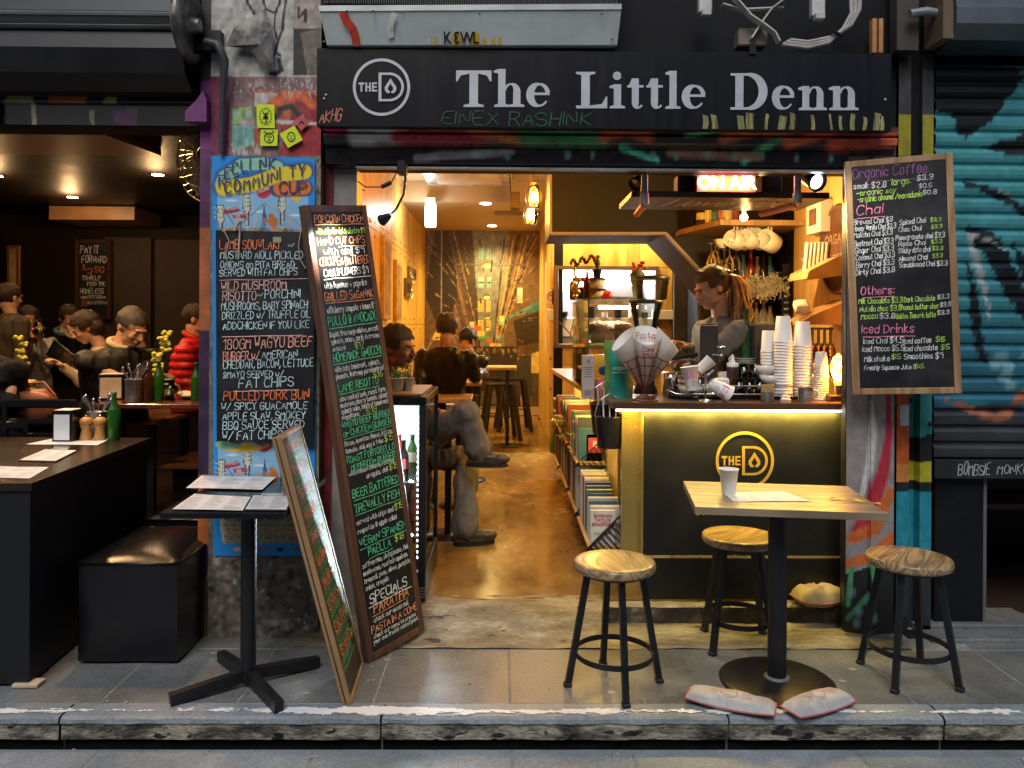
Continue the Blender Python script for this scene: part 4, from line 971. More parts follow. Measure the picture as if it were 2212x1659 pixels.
mb = flat_at(3.6325); a = sh2(2070, 1026); b_ = sh2(2138, 1026); scribe(mb, 'BOMBSIE', a[0], a[1], b_[0]-a[0], .05, .0045, rng(3), .2, .7); mb.build('graffiti_tag', plain('silver_ink', (.42,.43,.45), .4), shut)
mb = flat_at(3.6325); a = sh2(2155, 1024); b_ = sh2(2235, 1026); scribe(mb, 'MONKEY', a[0], a[1], b_[0]-a[0], .045, .0045, rng(4), .2, .5); mb.build('graffiti_tag', MATS['silver_ink'], shut)
bx_ = thing('shutter_hood', 'grey metal roller hood above the teal shutter', 'shutter hood')
hz0, hz1 = Z(2100, 103, 3.5), Z(2100, -30, 3.5); hxa = X(2045, 60, 3.5)

mb = MB(); pr = [(3.6, hz0), (3.46, hz0+.02), (3.42, hz0+.08), (3.42, hz0+.15), (3.45, hz1), (3.6, hz1+.05)]
vs = [(x, y, z) for x in (hxa, 4.2) for y, z in pr]; n = len(pr)
mb.add(vs, [list(range(n))[::-1], list(range(n, 2*n))]+[(i, i+1, n+i+1, n+i) for i in range(n-1)], False); mb.build('hood_shell', plain('hood_grey', (.09,.10,.11), .35, .5, var=.3, vs=4), bx_)
MB().box(hxa-.05, hxa-.004, 3.44, 3.6, hz0+.02, hz1).build('end_bracket', plain('rusty', (.12,.08,.05), .6), bx_)
MB().tube([at(1965, 30, 3.5), at(2000, 24, 3.5), at(2036, 30, 3.5)], .02, 8).build('axle', galv, bx_)
MB().box(X(1938, 0, 3.55), X(1985, 0, 3.55), 3.55, 3.62, Z(1950, 108, 3.55), 3.2).build('guide_plate', plain('guide_dark', (.05,.04,.035), .6), bx_)
db = thing('black_board', 'black upright board standing below the right shutter', 'board')
b0_, b1_ = X(2019, 1200, 3.68), X(2124, 1200, 3.68)
MB().box(b0_, b1_, 3.68, 3.72, .03, zbb-.003, .002).build('panel', plain('board_black', (.007,.007,.009), .45, var=.3, vs=6, spec=.3), db)
MB().box(b1_-.003, b1_+.012, 3.675, 3.73, .03, zbb-.003).build('edge_strip', steel_grey, db)
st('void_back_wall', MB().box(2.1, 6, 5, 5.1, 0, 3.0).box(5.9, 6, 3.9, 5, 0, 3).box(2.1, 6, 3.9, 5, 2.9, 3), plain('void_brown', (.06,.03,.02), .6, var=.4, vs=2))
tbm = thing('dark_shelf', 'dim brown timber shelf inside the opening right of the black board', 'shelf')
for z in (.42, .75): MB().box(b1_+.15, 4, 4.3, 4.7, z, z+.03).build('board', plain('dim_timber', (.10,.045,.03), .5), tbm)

lh = thing('shutter_hood', 'long dark roller shutter hood over the restaurant opening', 'shutter hood')
def hood(profile, mat, name, x0=-6, x1=X(392, 60, 3.4)):
    mb = MB(); n = len(profile); vs = [(x, y, z) for x in (x0, x1) for y, z in profile]
    mb.add(vs, [(i, n+i, n+i+1, i+1) for i in range(n-1)], False); return mb.build(name, mat, lh)
zz = lambda v: Z(200, v, 3.4)
hm = plain('hood_dark', (.022,.028,.026), .4, .2, var=.3, vs=4, scale=(.3, 3, 3))
hood([(3.5, zz(62)), (3.42, zz(56)), (3.405, zz(52)), (3.42, zz(48))], galv, 'rib')
hood([(3.42, zz(50)), (3.41, zz(20)), (3.44, zz(-30)), (3.6, 3.25)], hm, 'upper_slat')
hood([(3.62, zz(185)), (3.52, zz(180)), (3.44, zz(150)), (3.41, zz(100)), (3.43, zz(62))], plain('hood_black', (.005,.005,.006), .5, 0, var=.3, vs=4), 'lower_slat')
hood([(3.41, zz(30)), (3.40, zz(26)), (3.41, zz(22))], galv, 'rib')
c = at(408, 55, 3.45)
mb = MB(); mb.M = Matrix.Translation(c) @ Matrix.Rotation(math.pi/2, 4, 'Y'); mb.lathe([(.15, -.02), (.165, 0), (.15, .02), (.125, .022), (.12, .0), (.04, .0), (.03, .05)], 28); mb.build('drum_end', layered('drum_metal', [(.05,.04,.035),(.2,.18,.15),(.4,.37,.32)], .4, 6, metal=.5), lh)
MB().box(c.x-.02, c.x+.12, 3.5, 3.58, c.z-.09, c.z+.0).build('axle_bracket', black_metal, lh)
gl2 = Canvas(300, 30, (.014,.014,.017), 0, 440, -268, -186)
def G2(p, w, c, **k): gl2.line([(a, -b) for a, b in p], w, c, **k)
gl2.poly([(8,-222),(30,-196),(75,-194),(60,-222)], (.30,.27,.12)); gl2.poly([(105,-196),(112,-194),(195,-194),(200,-200),(190,-222),(108,-222)], (.42,.11,.04)); gl2.poly([(62,-196),(74,-196),(76,-268),(66,-268)], (.28,.26,.17)); gl2.poly([(225,-222),(252,-196),(262,-194),(258,-222)], (.30,.28,.12)); gl2.poly([(193,-235),(206,-235),(205,-268),(195,-262)], (.2,.22,.14)); gl2.poly([(245,-236),(300,-232),(300,-270),(250,-262)], (.10,.03,.10)); G2([(0,222),(70,222)],1,(.3,.3,.2))
gl2.noise(4, 5, .2)
ll = thing('shutter_lintel', 'black lintel with orange and yellow graffiti strokes over the restaurant', 'lintel')
lzA, lzB = Z(200, 268, 3.58), Z(200, 184, 3.58)
painted_sheet('painted_face', gl2, lambda s, t: (X(0, 225, 3.58)+(X(428, 225, 3.58)-X(0, 225, 3.58))*s, 3.58+(.02 if t < .5 else 0)+(.02 if abs(t-.52) < .04 else 0), lzA+(lzB-lzA)*t), painted('lintel2', .35), ll)
MB().box(-6, X(0, 225, 3.58)-.001, 3.58, 3.62, lzA, lzB).box(-6, X(429, 225, 3.58), 3.63, 3.8, lzA+.003, 3.25).build('core', black_wall, ll)
pf = thing('steel_flashing', 'crumpled grey metal flashing fixed to the top of the pillar', 'flashing')
mb = MB(); q = [at(u, v, 3.5) for u, v in [(488, 100), (505, 60), (572, 18), (588, 60), (592, 150), (565, 140), (540, 105)]]
cpt = at(560, 95, 3.475)
mb.add(q+[cpt], [(i, (i+1) % 7, 7) for i in range(7)], False); mb.build('sheet', layered('flashing', [(.05,.045,.04),(.25,.23,.2),(.4,.38,.34)], .4, 5, metal=.4, bump=.3), pf)
pp_ = thing('drain_pipe', 'bent dark grey steel bracket reaching down the left of the pillar', 'pipe')
MB().tube([at(444, 90, 3.47), at(470, 95, 3.45), at(485, 130, 3.46), at(482, 200, 3.5), at(478, 330, 3.52)], [.018, .02, .02, .015, .012], 6).build('bracket', plain('blue_grey_steel', (.05,.055,.06), .5), pp_)
sy = plain('sticker_neon', (.62,.78,.0), .5, var=.05)
sk = rng(3)
ink = MATS['sticker_ink']
def sticker(label, pts, art, sy_=sy):
    t = thing('sticker', label, 'sticker'); mb = MB(); mb.add([at(u, v, 3.528) for u, v in pts], [list(range(len(pts)))[::-1]], False)
    mb.build('vinyl', sy_, t)
    if art:
        m2 = MB()
        cu = sum(p[0] for p in pts)/len(pts); cv_ = sum(p[1] for p in pts)/len(pts)
        for st_ in art:
            P = [at(cu+x, cv_+y, 3.526) for x, y in st_]; vs = []; n = len(P); w = .0022
            for k in range(n):
                d = (P[min(k+1, n-1)]-P[max(k-1, 0)]).normalized(); q = Vector((-d.z, 0, d.x))*w; vs += [P[k]+q, P[k]-q]
            m2.add(vs, [(2*k, 2*k+1, 2*k+3, 2*k+2) for k in range(n-1)], False)
        m2.build('print', ink, t)

rays = [[(11*math.cos(a), 15*math.sin(a)), (14*math.cos(a), 19*math.sin(a))] for a in [k*math.pi/9 for k in range(18)]]
sticker('tall neon yellow sticker with scorpion drawing on the pillar', [(555,276),(594,277),(592,226),(554,225)], rays+[[(0,-8),(0,6),(3,11),(-2,13)], [(-5,-10),(-4,-4),(0,-5)], [(5,-10),(4,-4),(0,-5)], [(-6,2),(0,0),(6,2)], [(-6,6),(0,3),(6,6)], [(-1.5,-6),(-1.5,6)], [(1.5,-6),(1.5,6)]])
sticker('square neon yellow sticker with big cat face on the pillar', [(562,315),(599,315),(600,280),(563,280)], [[(10*math.cos(a), 11*math.sin(a)) for a in [k*math.pi/8 for k in range(17)]], [(-12,-12),(-8,-14),(-6,-9)], [(12,-12),(8,-14),(6,-9)], [(-6,-3),(-3,-1)], [(6,-3),(3,-1)], [(-3,4),(0,6),(3,4)], [(0,-8),(0,2)], [(-4,-6),(-3,-8)], [(4,-6),(3,-8)]])
sticker('tilted neon yellow sticker with faint face on the pillar', [(622,320),(654,302),(636,271),(604,289)], [[(8*math.cos(a), 10*math.sin(a)) for a in [k*math.pi/6 for k in range(13)]], [(-3,-2),(-1,-2)], [(3,-2),(1,-2)], [(-2,4),(2,4)]])
sticker('white and red star shaped sticker on the pillar', [(628,268),(640,257),(654,245),(662,262),(676,258),(662,272),(650,283),(643,270)], [[(-6,4),(0,-4),(5,5)], [(-3,0),(4,0)]], plain('sticker_red', (.5,.08,.10), .5))
def chalk(name, c, e=.0): return plain('chalk_'+name, c, .85, var=.5, vs=34, bump=0)
CH = {'w': chalk('white', (.72,.74,.72)), 'o': chalk('orange', (.80,.30,.14)), 'g': chalk('green', (.10,.52,.26)), 'l': chalk('lime', (.45,.70,.12)), 'p': chalk('pink', (.80,.25,.38)), 'b': chalk('blue', (.56,.72,.72)), 'r': chalk('red', (.85,.20,.07)), 's': chalk('salmon', (.85,.38,.28)), 'v': chalk('violet', (.28,.10,.26)), 'k': chalk('rose', (.70,.42,.36))}
def frame_board(root, W, H, fw, th, fm, bm_, back=True, rec=.004):
    """root local frame: x 0..W, z 0..H, faces -y. frame rails as separate parts"""
    MB().box(fw*.8, W-fw*.8, 0, th*.5, fw*.8, H-fw*.8).build('panel', bm_, root)
    for a, b_, c, d in [(0, fw, 0, H), (W-fw, W, 0, H)]: MB().box(a, b_, -rec, th, c, d, .0025).build('frame_rail', fm, root)
    for c, d in [(0, fw), (H-fw, H)]: MB().box(fw+.0006, W-fw-.0006, -rec+.0007, th-.0007, c, d, .0025).build('frame_rail', fm, root)
def plane_matrix(BL, BR, TL):
    x = (BR-BL).normalized(); z = (TL-BL); z = (z-x*z.dot(x)).normalized(); y = z.cross(x)
    return Matrix(((x.x, y.x, z.x, BL.x), (x.y, y.y, z.y, BL.y), (x.z, y.z, z.z, BL.z), (0,0,0,1)))
def perp(u, v, A, B):   # depth at which the pixel lies square to the edge A-B
    lo, hi = 2.0, 6.0
    g = lambda Y: (at(u, v, Y)-A).dot(B-A)
    for _ in range(50):
        m = (lo+hi)/2
        if (g(m) > 0) == (g(hi) > 0): hi = m
        else: lo = m
    print('perp', u, v, lo); return at(u, v, lo)
def place(root, M): root.matrix_world = M; root.location = M.to_translation(); root.rotation_euler = M.to_euler()

BL, BR, TL = gr(795, 1433), gr(917, 1361, .04), None
TL = perp(655, 443, BL, BR)
M = plane_matrix(BL, BR, TL); W = (BR-BL).length; H = (TL-BL).length; _tb = (BL, BR, TL); W_tb, H_tb = W, H
t = thing('menu_board', 'tall leaning blackboard menu with dark wood frame listing popcorn chicken and specials', 'menu board'); place(t, M)
frame_board(t, W, H, .030, .035, frame_dark, chalkboard_gloss)
def yv(v): return (v-0)/1000.
L_ = [('POPCORN CHICKEN',.13,.055,.78,.030,.0042,'o',.0),('_',.13,.062,.78,0,.003,'o',0),('with chipotle aioli & cilantro $9',.13,.092,.78,.024,.0028,'l',0),
('HAND CUT CHIPS',.13,.125,.76,.030,.004,'o',0),('_',.45,.133,.45,0,.003,'o',0),('with aioli $9',.2,.158,.66,.026,.003,'w',0),('CHICKPEA BATTERED',.12,.192,.80,.034,.0044,'o',0),('CAULIFLOWERS $9',.16,.226,.72,.030,.0042,'w',0),('_',.15,.235,.76,0,.0035,'w',0),
('with hummus + paprika',.14,.265,.68,.026,.0032,'w',0),('GRILLED SAGANAKI',.12,.305,.80,.036,.0044,'o',0),('_',.12,.312,.78,0,.003,'o',0),('with berry compote + lemon $9',.13,.343,.79,.026,.003,'w',0),
('POLLO & AVOCADO',.12,.382,.80,.038,.0052,'g',0),('_',.12,.391,.79,0,.004,'g',0),('linguini, free range chicken, avocado',.12,.418,.80,.022,.0026,'w',0),('spinach, onion, garlic in creamy',.12,.441,.8,.022,.0026,'w',0),('sauce',.13,.463,.2,.02,.0026,'w',0),('$17',.48,.463,.16,.022,.0034,'l',0),
('HOMEMADE GNOCCHI',.12,.497,.78,.036,.0052,'g',0),('_',.12,.505,.78,0,.004,'g',0),('with baby beetroot, spinach,',.12,.530,.74,.022,.0028,'w',0),('pinenuts, in creamy pureebeetroot',.12,.552,.80,.022,.0028,'w',0),('$16',.72,.572,.16,.024,.0034,'l',0),
('LAMB RISOTTO',.13,.594,.66,.034,.005,'g',0),('_',.13,.602,.66,0,.004,'g',0),('slow cooked lamb, roast farm',.13,.624,.76,.022,.0028,'w',0),('mushroom, cherry tomato, spinach,',.13,.644,.8,.022,.0028,'w',0),('spinach onion, touch of house made',.13,.664,.8,.022,.0028,'w',0),('Napolitana.',.13,.682,.28,.020,.0028,'w',0),('$18',.52,.683,.18,.026,.0036,'l',0),
('WAGYU BEEF BURGER',.11,.708,.82,.027,.0050,'g',0),('or CHICKEN BURGER',.11,.737,.80,.027,.0048,'g',0),('_',.11,.744,.8,0,.0035,'g',0),('Bacon, American cheese, lettuce,',.11,.766,.8,.020,.0028,'w',0),('tomato, aioli, egg & fries',.11,.790,.62,.019,.0028,'w',0),('$15',.76,.790,.15,.026,.004,'l',0),
('ROAST PORTOBELLO',.11,.822,.80,.028,.0048,'g',0),('MUSHROOM BURGER',.16,.851,.74,.028,.0048,'g',0),('_',.16,.858,.74,0,.0035,'g',0)]
rows = []
def scale_rows(Ls, a, b): return [(l[0], l[1], a+(l[2])*(b-a)) + l[3:] for l in Ls]
L_ = scale_rows(L_, 0.0, .685)
L2 = [('with Haloumi cheese, roasted',.11,.600,.76,.021,.0028,'w',0),('arugula, aioli',.38,.617,.36,.021,.0028,'w',0),('$15',.77,.617,.16,.026,.004,'l',0),('BEER BATTERED',.12,.650,.78,.036,.0052,'g',0),('_',.12,.657,.78,0,.0035,'g',0),('TREVALLY FISH',.12,.684,.76,.036,.0052,'g',0),('_',.12,.690,.78,0,.0035,'g',0),
('served with chips and',.12,.711,.62,.021,.0028,'w',0),('$15',.77,.711,.15,.026,.004,'l',0),('roquette & apple salad',.12,.731,.66,.021,.0028,'w',0),('VEGAN SPANISH',.12,.760,.80,.034,.0050,'g',0),('_',.12,.766,.8,0,.0035,'g',0),('PAELLA',.24,.787,.38,.034,.0050,'g',0),('$18',.70,.782,.16,.028,.004,'l',0),('_',.24,.794,.4,0,.0035,'g',0),
('saffron rice, string beans, field',.12,.809,.8,.021,.0028,'w',0),('mushrooms, roasted capsicum,',.12,.826,.76,.021,.0028,'w',0),('broccoli, peas, olives, pumpkin,',.12,.843,.8,.021,.0028,'w',0),('onion, arugula',.12,.860,.38,.021,.0028,'w',0),
('SPECIALS',.16,.892,.64,.042,.0056,'w',0),('_',.13,.899,.74,0,.004,'w',0),('PARATHA',.20,.922,.60,.040,.0056,'o',0),('_',.16,.927,.62,0,.003,'o',0),('check our menu out',.18,.942,.60,.021,.0028,'w',0),('PASTA IN A CONE',.12,.963,.80,.030,.0050,'o',0),('check our menu to create',.14,.9765,.74,.018,.0028,'w',0),('your own freshly cooked pasta',.13,.9885,.80,.018,.0028,'w',0)]
def remap(Ls):   # second list was measured against the whole board; squeeze into inner area
    return [(l[0], l[1], min(.975, l[2]*.985-(.006 if l[2] > .9 else 0))) + l[3:] for l in Ls]
board_text(t, L_+remap(L2), CH, W, H, 11)
gn = thing('gooseneck_lamp', 'black clip-on gooseneck lamp hanging from lintel beside the tall menu board', 'lamp')
gp = [at(868, 352, 3.5), at(876, 385, 3.45), at(872, 420, 3.38), at(856, 452, 3.3), at(836, 470, 3.2)]
MB().tube(gp, .0055, 8).build('flexible_neck', black_metal, gn)
hd = at(828, 474, 3.14); 
mb = MB(); dr = ((plane_matrix(*_tb) @ Vector((W_tb*.35, 0, H_tb*.90)))-hd).normalized()
mb.M = Matrix.Translation(hd) @ dr.to_track_quat('Z', 'Y').to_matrix().to_4x4(); mb.lathe([(.006, -.045), (.014, -.03), (.022, 0), (.024, .01)], 16, cap=False); mb.build('lamp_head', black_metal, gn)
mb = MB(); mb.M = Matrix.Translation(hd) @ dr.to_track_quat('Z', 'Y').to_matrix().to_4x4(); mb.lathe([(.018, .004), (.001, .006)], 12); mb.build('bulb', emit('spot_bulb', (.95,.97,1), 20), gn)
MB().tube([at(868, 352, 3.5), at(845, 395, 3.5), at(822, 404, 3.52), at(790, 404, 3.54), at(773, 392, 3.56)], .003, 6).build('cord', black_metal, gn)
a = at(845, 394, 3.5); b_ = at(824, 404, 3.5); MB().tube([a, b_], .010, 8).build('switch', black_metal, gn)
c = at(868, 362, 3.5); MB().box(c.x-.02, c.x+.02, 3.48, 3.55, c.z-.03, c.z+.03, .005).build('clamp', black_metal, gn)
MT = plane_matrix(*_tb); tgt = MT @ Vector((W_tb*.35, 0, H_tb*.90))
hd2 = hd+dr*.03
lamp('board_spot', 'SPOT', hd2, 60, (1,.95,.85), .012, (Vector(tgt)-hd2).to_track_quat('-Z', 'Y').to_euler(), 55, .9)
BL, BR, TL = gr(757, 1523), gr(785, 1434), None
TL = perp(603, 943, BL, BR)
M = plane_matrix(BL, BR, TL); W = (BR-BL).length; H = (TL-BL).length
t = thing('sandwich_board', 'narrow folded sandwich board in light wood frame leaning beside the small table', 'sandwich board'); place(t, M)
frame_board(t, W, H, .017, .014, frame_light, chalkboard)
MB().box(0, .02, .018, .030, 0, H, .002).box(W-.02, W, .018, .030, 0, H, .002).box(.02, W-.02, .019, .029, H-.022, H).build('rear_leaf', frame_light, t)
L_ = []; r = rng(9)
heads = ['Homemade', 'Breakfast', 'Big Breakie', 'Healthy Delight', 'Classico Eggs', 'Eggs Benedict', 'Smashed Avo', 'Brioche', 'Egg Roll', 'Granola']
words = ['spinach', 'poached eggs', 'mushroom', 'toast', 'avocado', 'fetta', 'tomato', 'bacon', 'relish', 'hash', 'halloumi', 'sourdough', 'cream', 'chilli']
y = .045
for h_ in heads:
    L_.append((h_, .15, y+.02, .60, .034, .004, r.choice('ok'), 0)); L_.append(('_', .15, y+.028, .62, 0, .002, 'k', 0)); L_.append(('$%d' % r.randint(9, 18), .78, y+.035, .14, .026, .0034, 'l', 0)); y += .034
    for k in range(2): L_.append((r.choice(words)+' '+r.choice(words), .12, y+.018, r.uniform(.5, .74), .022, .0022, 'g' if k != 2 else 'l', 0)); y += .026
    if y > .93: break
board_text(t, [l for l in L_ if l[2] < .97], CH, W, H, 12)

PYF = 3.535
def sheet_text(root, L_, conv, seed, off=.001, name='lettering', mats=CH, sl=.05, jit=.28):
    """L_: text,u,v(baseline),width px,cap px,stroke m,colour,(rise px over width)"""
    r = rng(seed); by = {}
    for l in L_:
        tx, u, v, wpx, cap, sw, ck = l[:7]; rise = l[7] if len(l) > 7 else 0
        sw *= .84; mb = by.setdefault(ck, flatmb(off))
        a = conv(u, v); b_ = conv(u+wpx, v-rise); h = conv(u, v-cap)[1]-a[1]
        if tx == '_': strip(mb, [(a[0]+(b_[0]-a[0])*i/6, a[1]+(b_[1]-a[1])*i/6+r.uniform(-.0015, .0015)) for i in range(7)], sw, .0003)
        else: scribe(mb, tx, a[0], a[1], b_[0]-a[0], h, sw, r, sl, jit, (b_[1]-a[1])/(b_[0]-a[0]))
    for ck, mb in by.items(): mb.build(name, mats[ck], root)
po = Canvas(230, 860, (.015,.27,.72), 458, 681, -1202, -337)
def Q(p, c, **k): po.poly([(a, -b) for a, b in p], c, **k)
def QL(p, w, c, **k): po.line([(a, -b) for a, b in p], w, c, **k)
def guitar(ox, oy):
    Q([(ox-6,oy),(ox+6,oy),(ox+4,oy+34),(ox-4,oy+34)], (.05,.05,.08)); Q([(ox-9,oy-2),(ox-7,oy-22),(ox-9,oy-34),(ox+8,oy-36),(ox+7,oy-20),(ox+9,oy-2),(ox+4,oy+6),(ox-4,oy+6)], (.05,.06,.12)); Q([(ox-7.5,oy-3),(ox-5.5,oy-22),(ox-7.5,oy-32.5),(ox+6.5,oy-34),(ox+5.5,oy-20),(ox+7.5,oy-3),(ox+3,oy+4),(ox-3,oy+4)], (.62,.62,.45))
    Q([(ox-2.6,oy+4),(ox+2.6,oy+4),(ox+3,oy+120),(ox-3,oy+120)], (.62,.62,.45)); 
    for k in range(9): QL([(ox-2.5,oy+10+k*12),(ox+2.5,oy+10+k*12)], .6, (.05,.06,.12))
    for k in range(3):
        for s in (-1, 1): po.ell(ox+s*11, -(oy-28+k*10), 2.6, 2.2, (.62,.62,.45), .2); QL([(ox+s*7,oy-28+k*10),(ox+s*11,oy-28+k*10)],.9,(.05,.06,.12)); po.ell(ox+s*3, -(oy-26+k*9), 1.4, 1.6, (.05,.06,.12), .2)
def scene_art(vt, vb):
    Q([(470,vt+62),(667,vt+62),(667,vb),(470,vb)], (.25,.50,.72)); 
    for u, v in [(500,vt+95),(640,vt+125),(560,vt+118)]: po.ell(u, -v, 12, 2.4, (.75,.78,.8), .5)
    guitar(533, vt+115); guitar(610, vt+113); guitar(476, vt+140)
    po.ell(571, -(vt+75), 17, 14, (.55,.04,.06), .06, rot=.5); po.ell(641, -(vt+86), 10, 10, (.85,.50,.04), .08)
    Q([(478,vt+115),(512,vt+108),(520,vt+118),(486,vt+126)], (.45,.05,.10)); Q([(500,vt+126),(530,vt+122),(534,vt+132),(506,vt+135)], (.45,.05,.10)); QL([(483,vt+112),(512,vt+158)], .9, (.1,.08,.1))
    QL([(571,vt+105),(571,vt+165)], 1.2, (.04,.08,.2)); QL([(565,vt+165),(570,vt+115)], .9, (.04,.08,.2)); QL([(578,vt+165),(572,vt+115)], .9, (.04,.08,.2))
    for k in range(5): QL([(566,vt+125+k*9),(577,vt+130+k*9)], .5, (.04,.08,.2))
    po.ell(590, -(vt+140), 10, 13, (.62,.20,.04), .1); po.ell(586, -(vt+127), 6, 6, (.62,.20,.04), .1); QL([(592,vt+150),(600,vt+166)], 4, (.62,.20,.04)); QL([(584,vt+138),(568,vt+136)], 3, (.62,.20,.04))
    for u in (506, 522, 548, 628, 652): QL([(u,vt+165),(u+(u%3-1)*5,vt+130)], 2.3, (.62,.42,.36)); po.ell(u+(u%3-1)*5, -(vt+129), 3, 3, (.62,.42,.36), .2)
    for u in range(474, 665, 13): po.ell(u, -(vb-3), 7, 6, [(.5,.32,.05),(.3,.1,.05),(.2,.25,.3),(.6,.3,.25)][u % 4], .2)
scene_art(337, 500); scene_art(888, 1040)
po.ell(520, -968, 44, 10, (.8,.5,.03), .05); po.ell(492, -960, 30, 11, (.25,.5,.3), .05)
Q([(476,1110),(660,1110),(660,1170),(654,1176),(482,1176),(476,1168)], (.50,.48,.26))
for u, c in [(511,(.7,.35,.05)),(532,(.45,.55,.6)),(556,(.4,.05,.08)),(575,(.1,.2,.35)),(603,(.03,.03,.05)),(640,(.06,.12,.2))]: Q([(u-7,1184),(u+8,1184),(u+8,1193),(u-7,1193)], c)
po.line([(475,-400),(480,-380),(520,-352),(575,-349),(600,-356)], 15, (.05,.06,.18)); po.line([(480,-405),(540,-395),(600,-372),(662,-365)], 19, (.05,.06,.18)); po.line([(600,-405),(660,-403)], 18, (.05,.06,.18), soft=.1)
po.line([(477,-398),(484,-380),(522,-354),(575,-351),(600,-358)], 13, (.30,.58,.42), soft=.1); po.line([(482,-406),(542,-397),(600,-376),(658,-367)], 16, (.80,.60,.03), soft=.1); po.line([(606,-405),(632,-404),(658,-402)], 15, (.72,.18,.02), soft=.1)
poster = thing('event_poster', 'tall pair of blue Reclink Community Cup posters pasted on the pillar', 'poster')
pv = lambda u, v: at(u, v, PYF)
p00, p10, p01, p11 = pv(461, 1201), pv(659+22, 1200), pv(458, 337), pv(680, 341)
def postfn(s, t):
    p = (p00*(1-s)+p10*s)*(1-t)+(p01*(1-s)+p11*s)*t
    return (p.x, p.y+.0015*math.sin(s*7+t*20)+.002*mnoise.noise(Vector((s*4, t*14, 0))), p.z)
painted_sheet('print', po, postfn, painted('poster_print', .75, var=.04, bump=.05), poster)
navy = plain('poster_navy', (.03,.04,.15), .5); redp = plain('poster_red', (.45,.05,.06), .5)
PM = {'n': navy, 'r': redp, 'y': plain('poster_cream', (.7,.68,.5), .5)}
pc2 = lambda u, v: (at(u, v, PYF-.006).x, at(u, v, PYF-.006).z)
def arcword(word, pts, cap, wid, sw, seed):
    """letters along a polyline (pixel points), block outlines in dark ink"""
    mb = flatmb(-(PYF-.0075)); n = len(word); r = rng(seed); cl = [0]
    for a, b_ in zip(pts[:-1], pts[1:]): cl.append(cl[-1]+math.hypot(b_[0]-a[0], b_[1]-a[1]))
    for i, ch in enumerate(word):
        f = (i+.1)/n*cl[-1]; k = max(j for j in range(len(pts)-1) if cl[j] <= f); q = (f-cl[k])/(cl[k+1]-cl[k])
        u = pts[k][0]*(1-q)+pts[k+1][0]*q; v = pts[k][1]*(1-q)+pts[k+1][1]*q
        a = pc2(u, v); b_ = pc2(u+wid, v); h = pc2(u, v-cap)[1]-a[1]
        scribe(mb, ch, a[0], a[1], b_[0]-a[0], h, sw, r, 0, .15)
    mb.build('poster_lettering', navy, poster)
arcword('RECLINK', [(472,405),(490,380),(540,364),(600,364)], 24, 13, .007, 2); arcword('COMMUNITY', [(484,418),(540,408),(600,388),(664,376)], 25, 13, .0075, 3); arcword('CUP', [(602,417),(635,417),(665,418)], 25, 17, .008, 4)
sheet_text(poster, [('VICTORIA PARK ABBOTSFORD',484,1126,172,11,.0042,'n'),('SILVER JOEYS - ROCKDOGS VS. MEGAHERTZ',484,1137,172,6.5,.0028,'n'),('THE AINTS - LITTLE TIES - HIATUS KAIYOTE',484,1148,172,7,.0028,'r'),('CARTRIDGE FAMILY - RUDELY INTERRUPTED - KUTCHA EDWARDS',484,1156,172,4.5,.002,'r'),('TICKETS ON SALE NOW OZTIX.COM.AU',484,1166,172,8,.0034,'n'),('WWW.COMMUNITYCUP.COM.AU /RECLINKCOMMUNITYCUP',486,1174,168,5,.0022,'n'),('EVERYDAY',482,456,32,6,.002,'y',4),('PEOPLE',506,466,24,5,.002,'y',2),('Reclink',560,418,22,8,.002,'y',9),('EVERYDAY',482,1006,32,6,.002,'y',4),('Reclink',560,972,22,8,.002,'y',9)], pc2, 5, -(PYF-.0075), 'poster_lettering', PM, 0, .1)
hm_ = thing('hanging_menu', 'black hanging menu on strings with lamb souvlaki, burger and fat chips lines', 'menu board')
HY = 3.50
hl = [at(u, v, HY) for u, v in [(468, 955), (676, 962), (682, 502), (466, 497)]]
mb = MB(); ys0 = hl[0]
def hfn(s, t):
    p = (hl[0]*(1-s)+hl[1]*s)*(1-t)+(hl[3]*(1-s)+hl[2]*s)*t
    curl = .02*max(0, .06-t)/.06*math.sin(s*14)
    return (p.x, p.y+.002*math.sin(s*5)+curl*.4, p.z+(.006*math.sin(s*23)*max(0, .04-t)/.04))
MB().grid(30, 60, hfn, True).build('board', chalkboard, hm_)
MB().box(hl[0].x+.003, hl[1].x-.003, HY+.004, HY+.010, hl[0].z+.004, hl[3].z-.004).build('backing', black_metal, hm_)
hc = lambda u, v: (at(u, v, HY-.004).x, at(u, v, HY-.004).z)
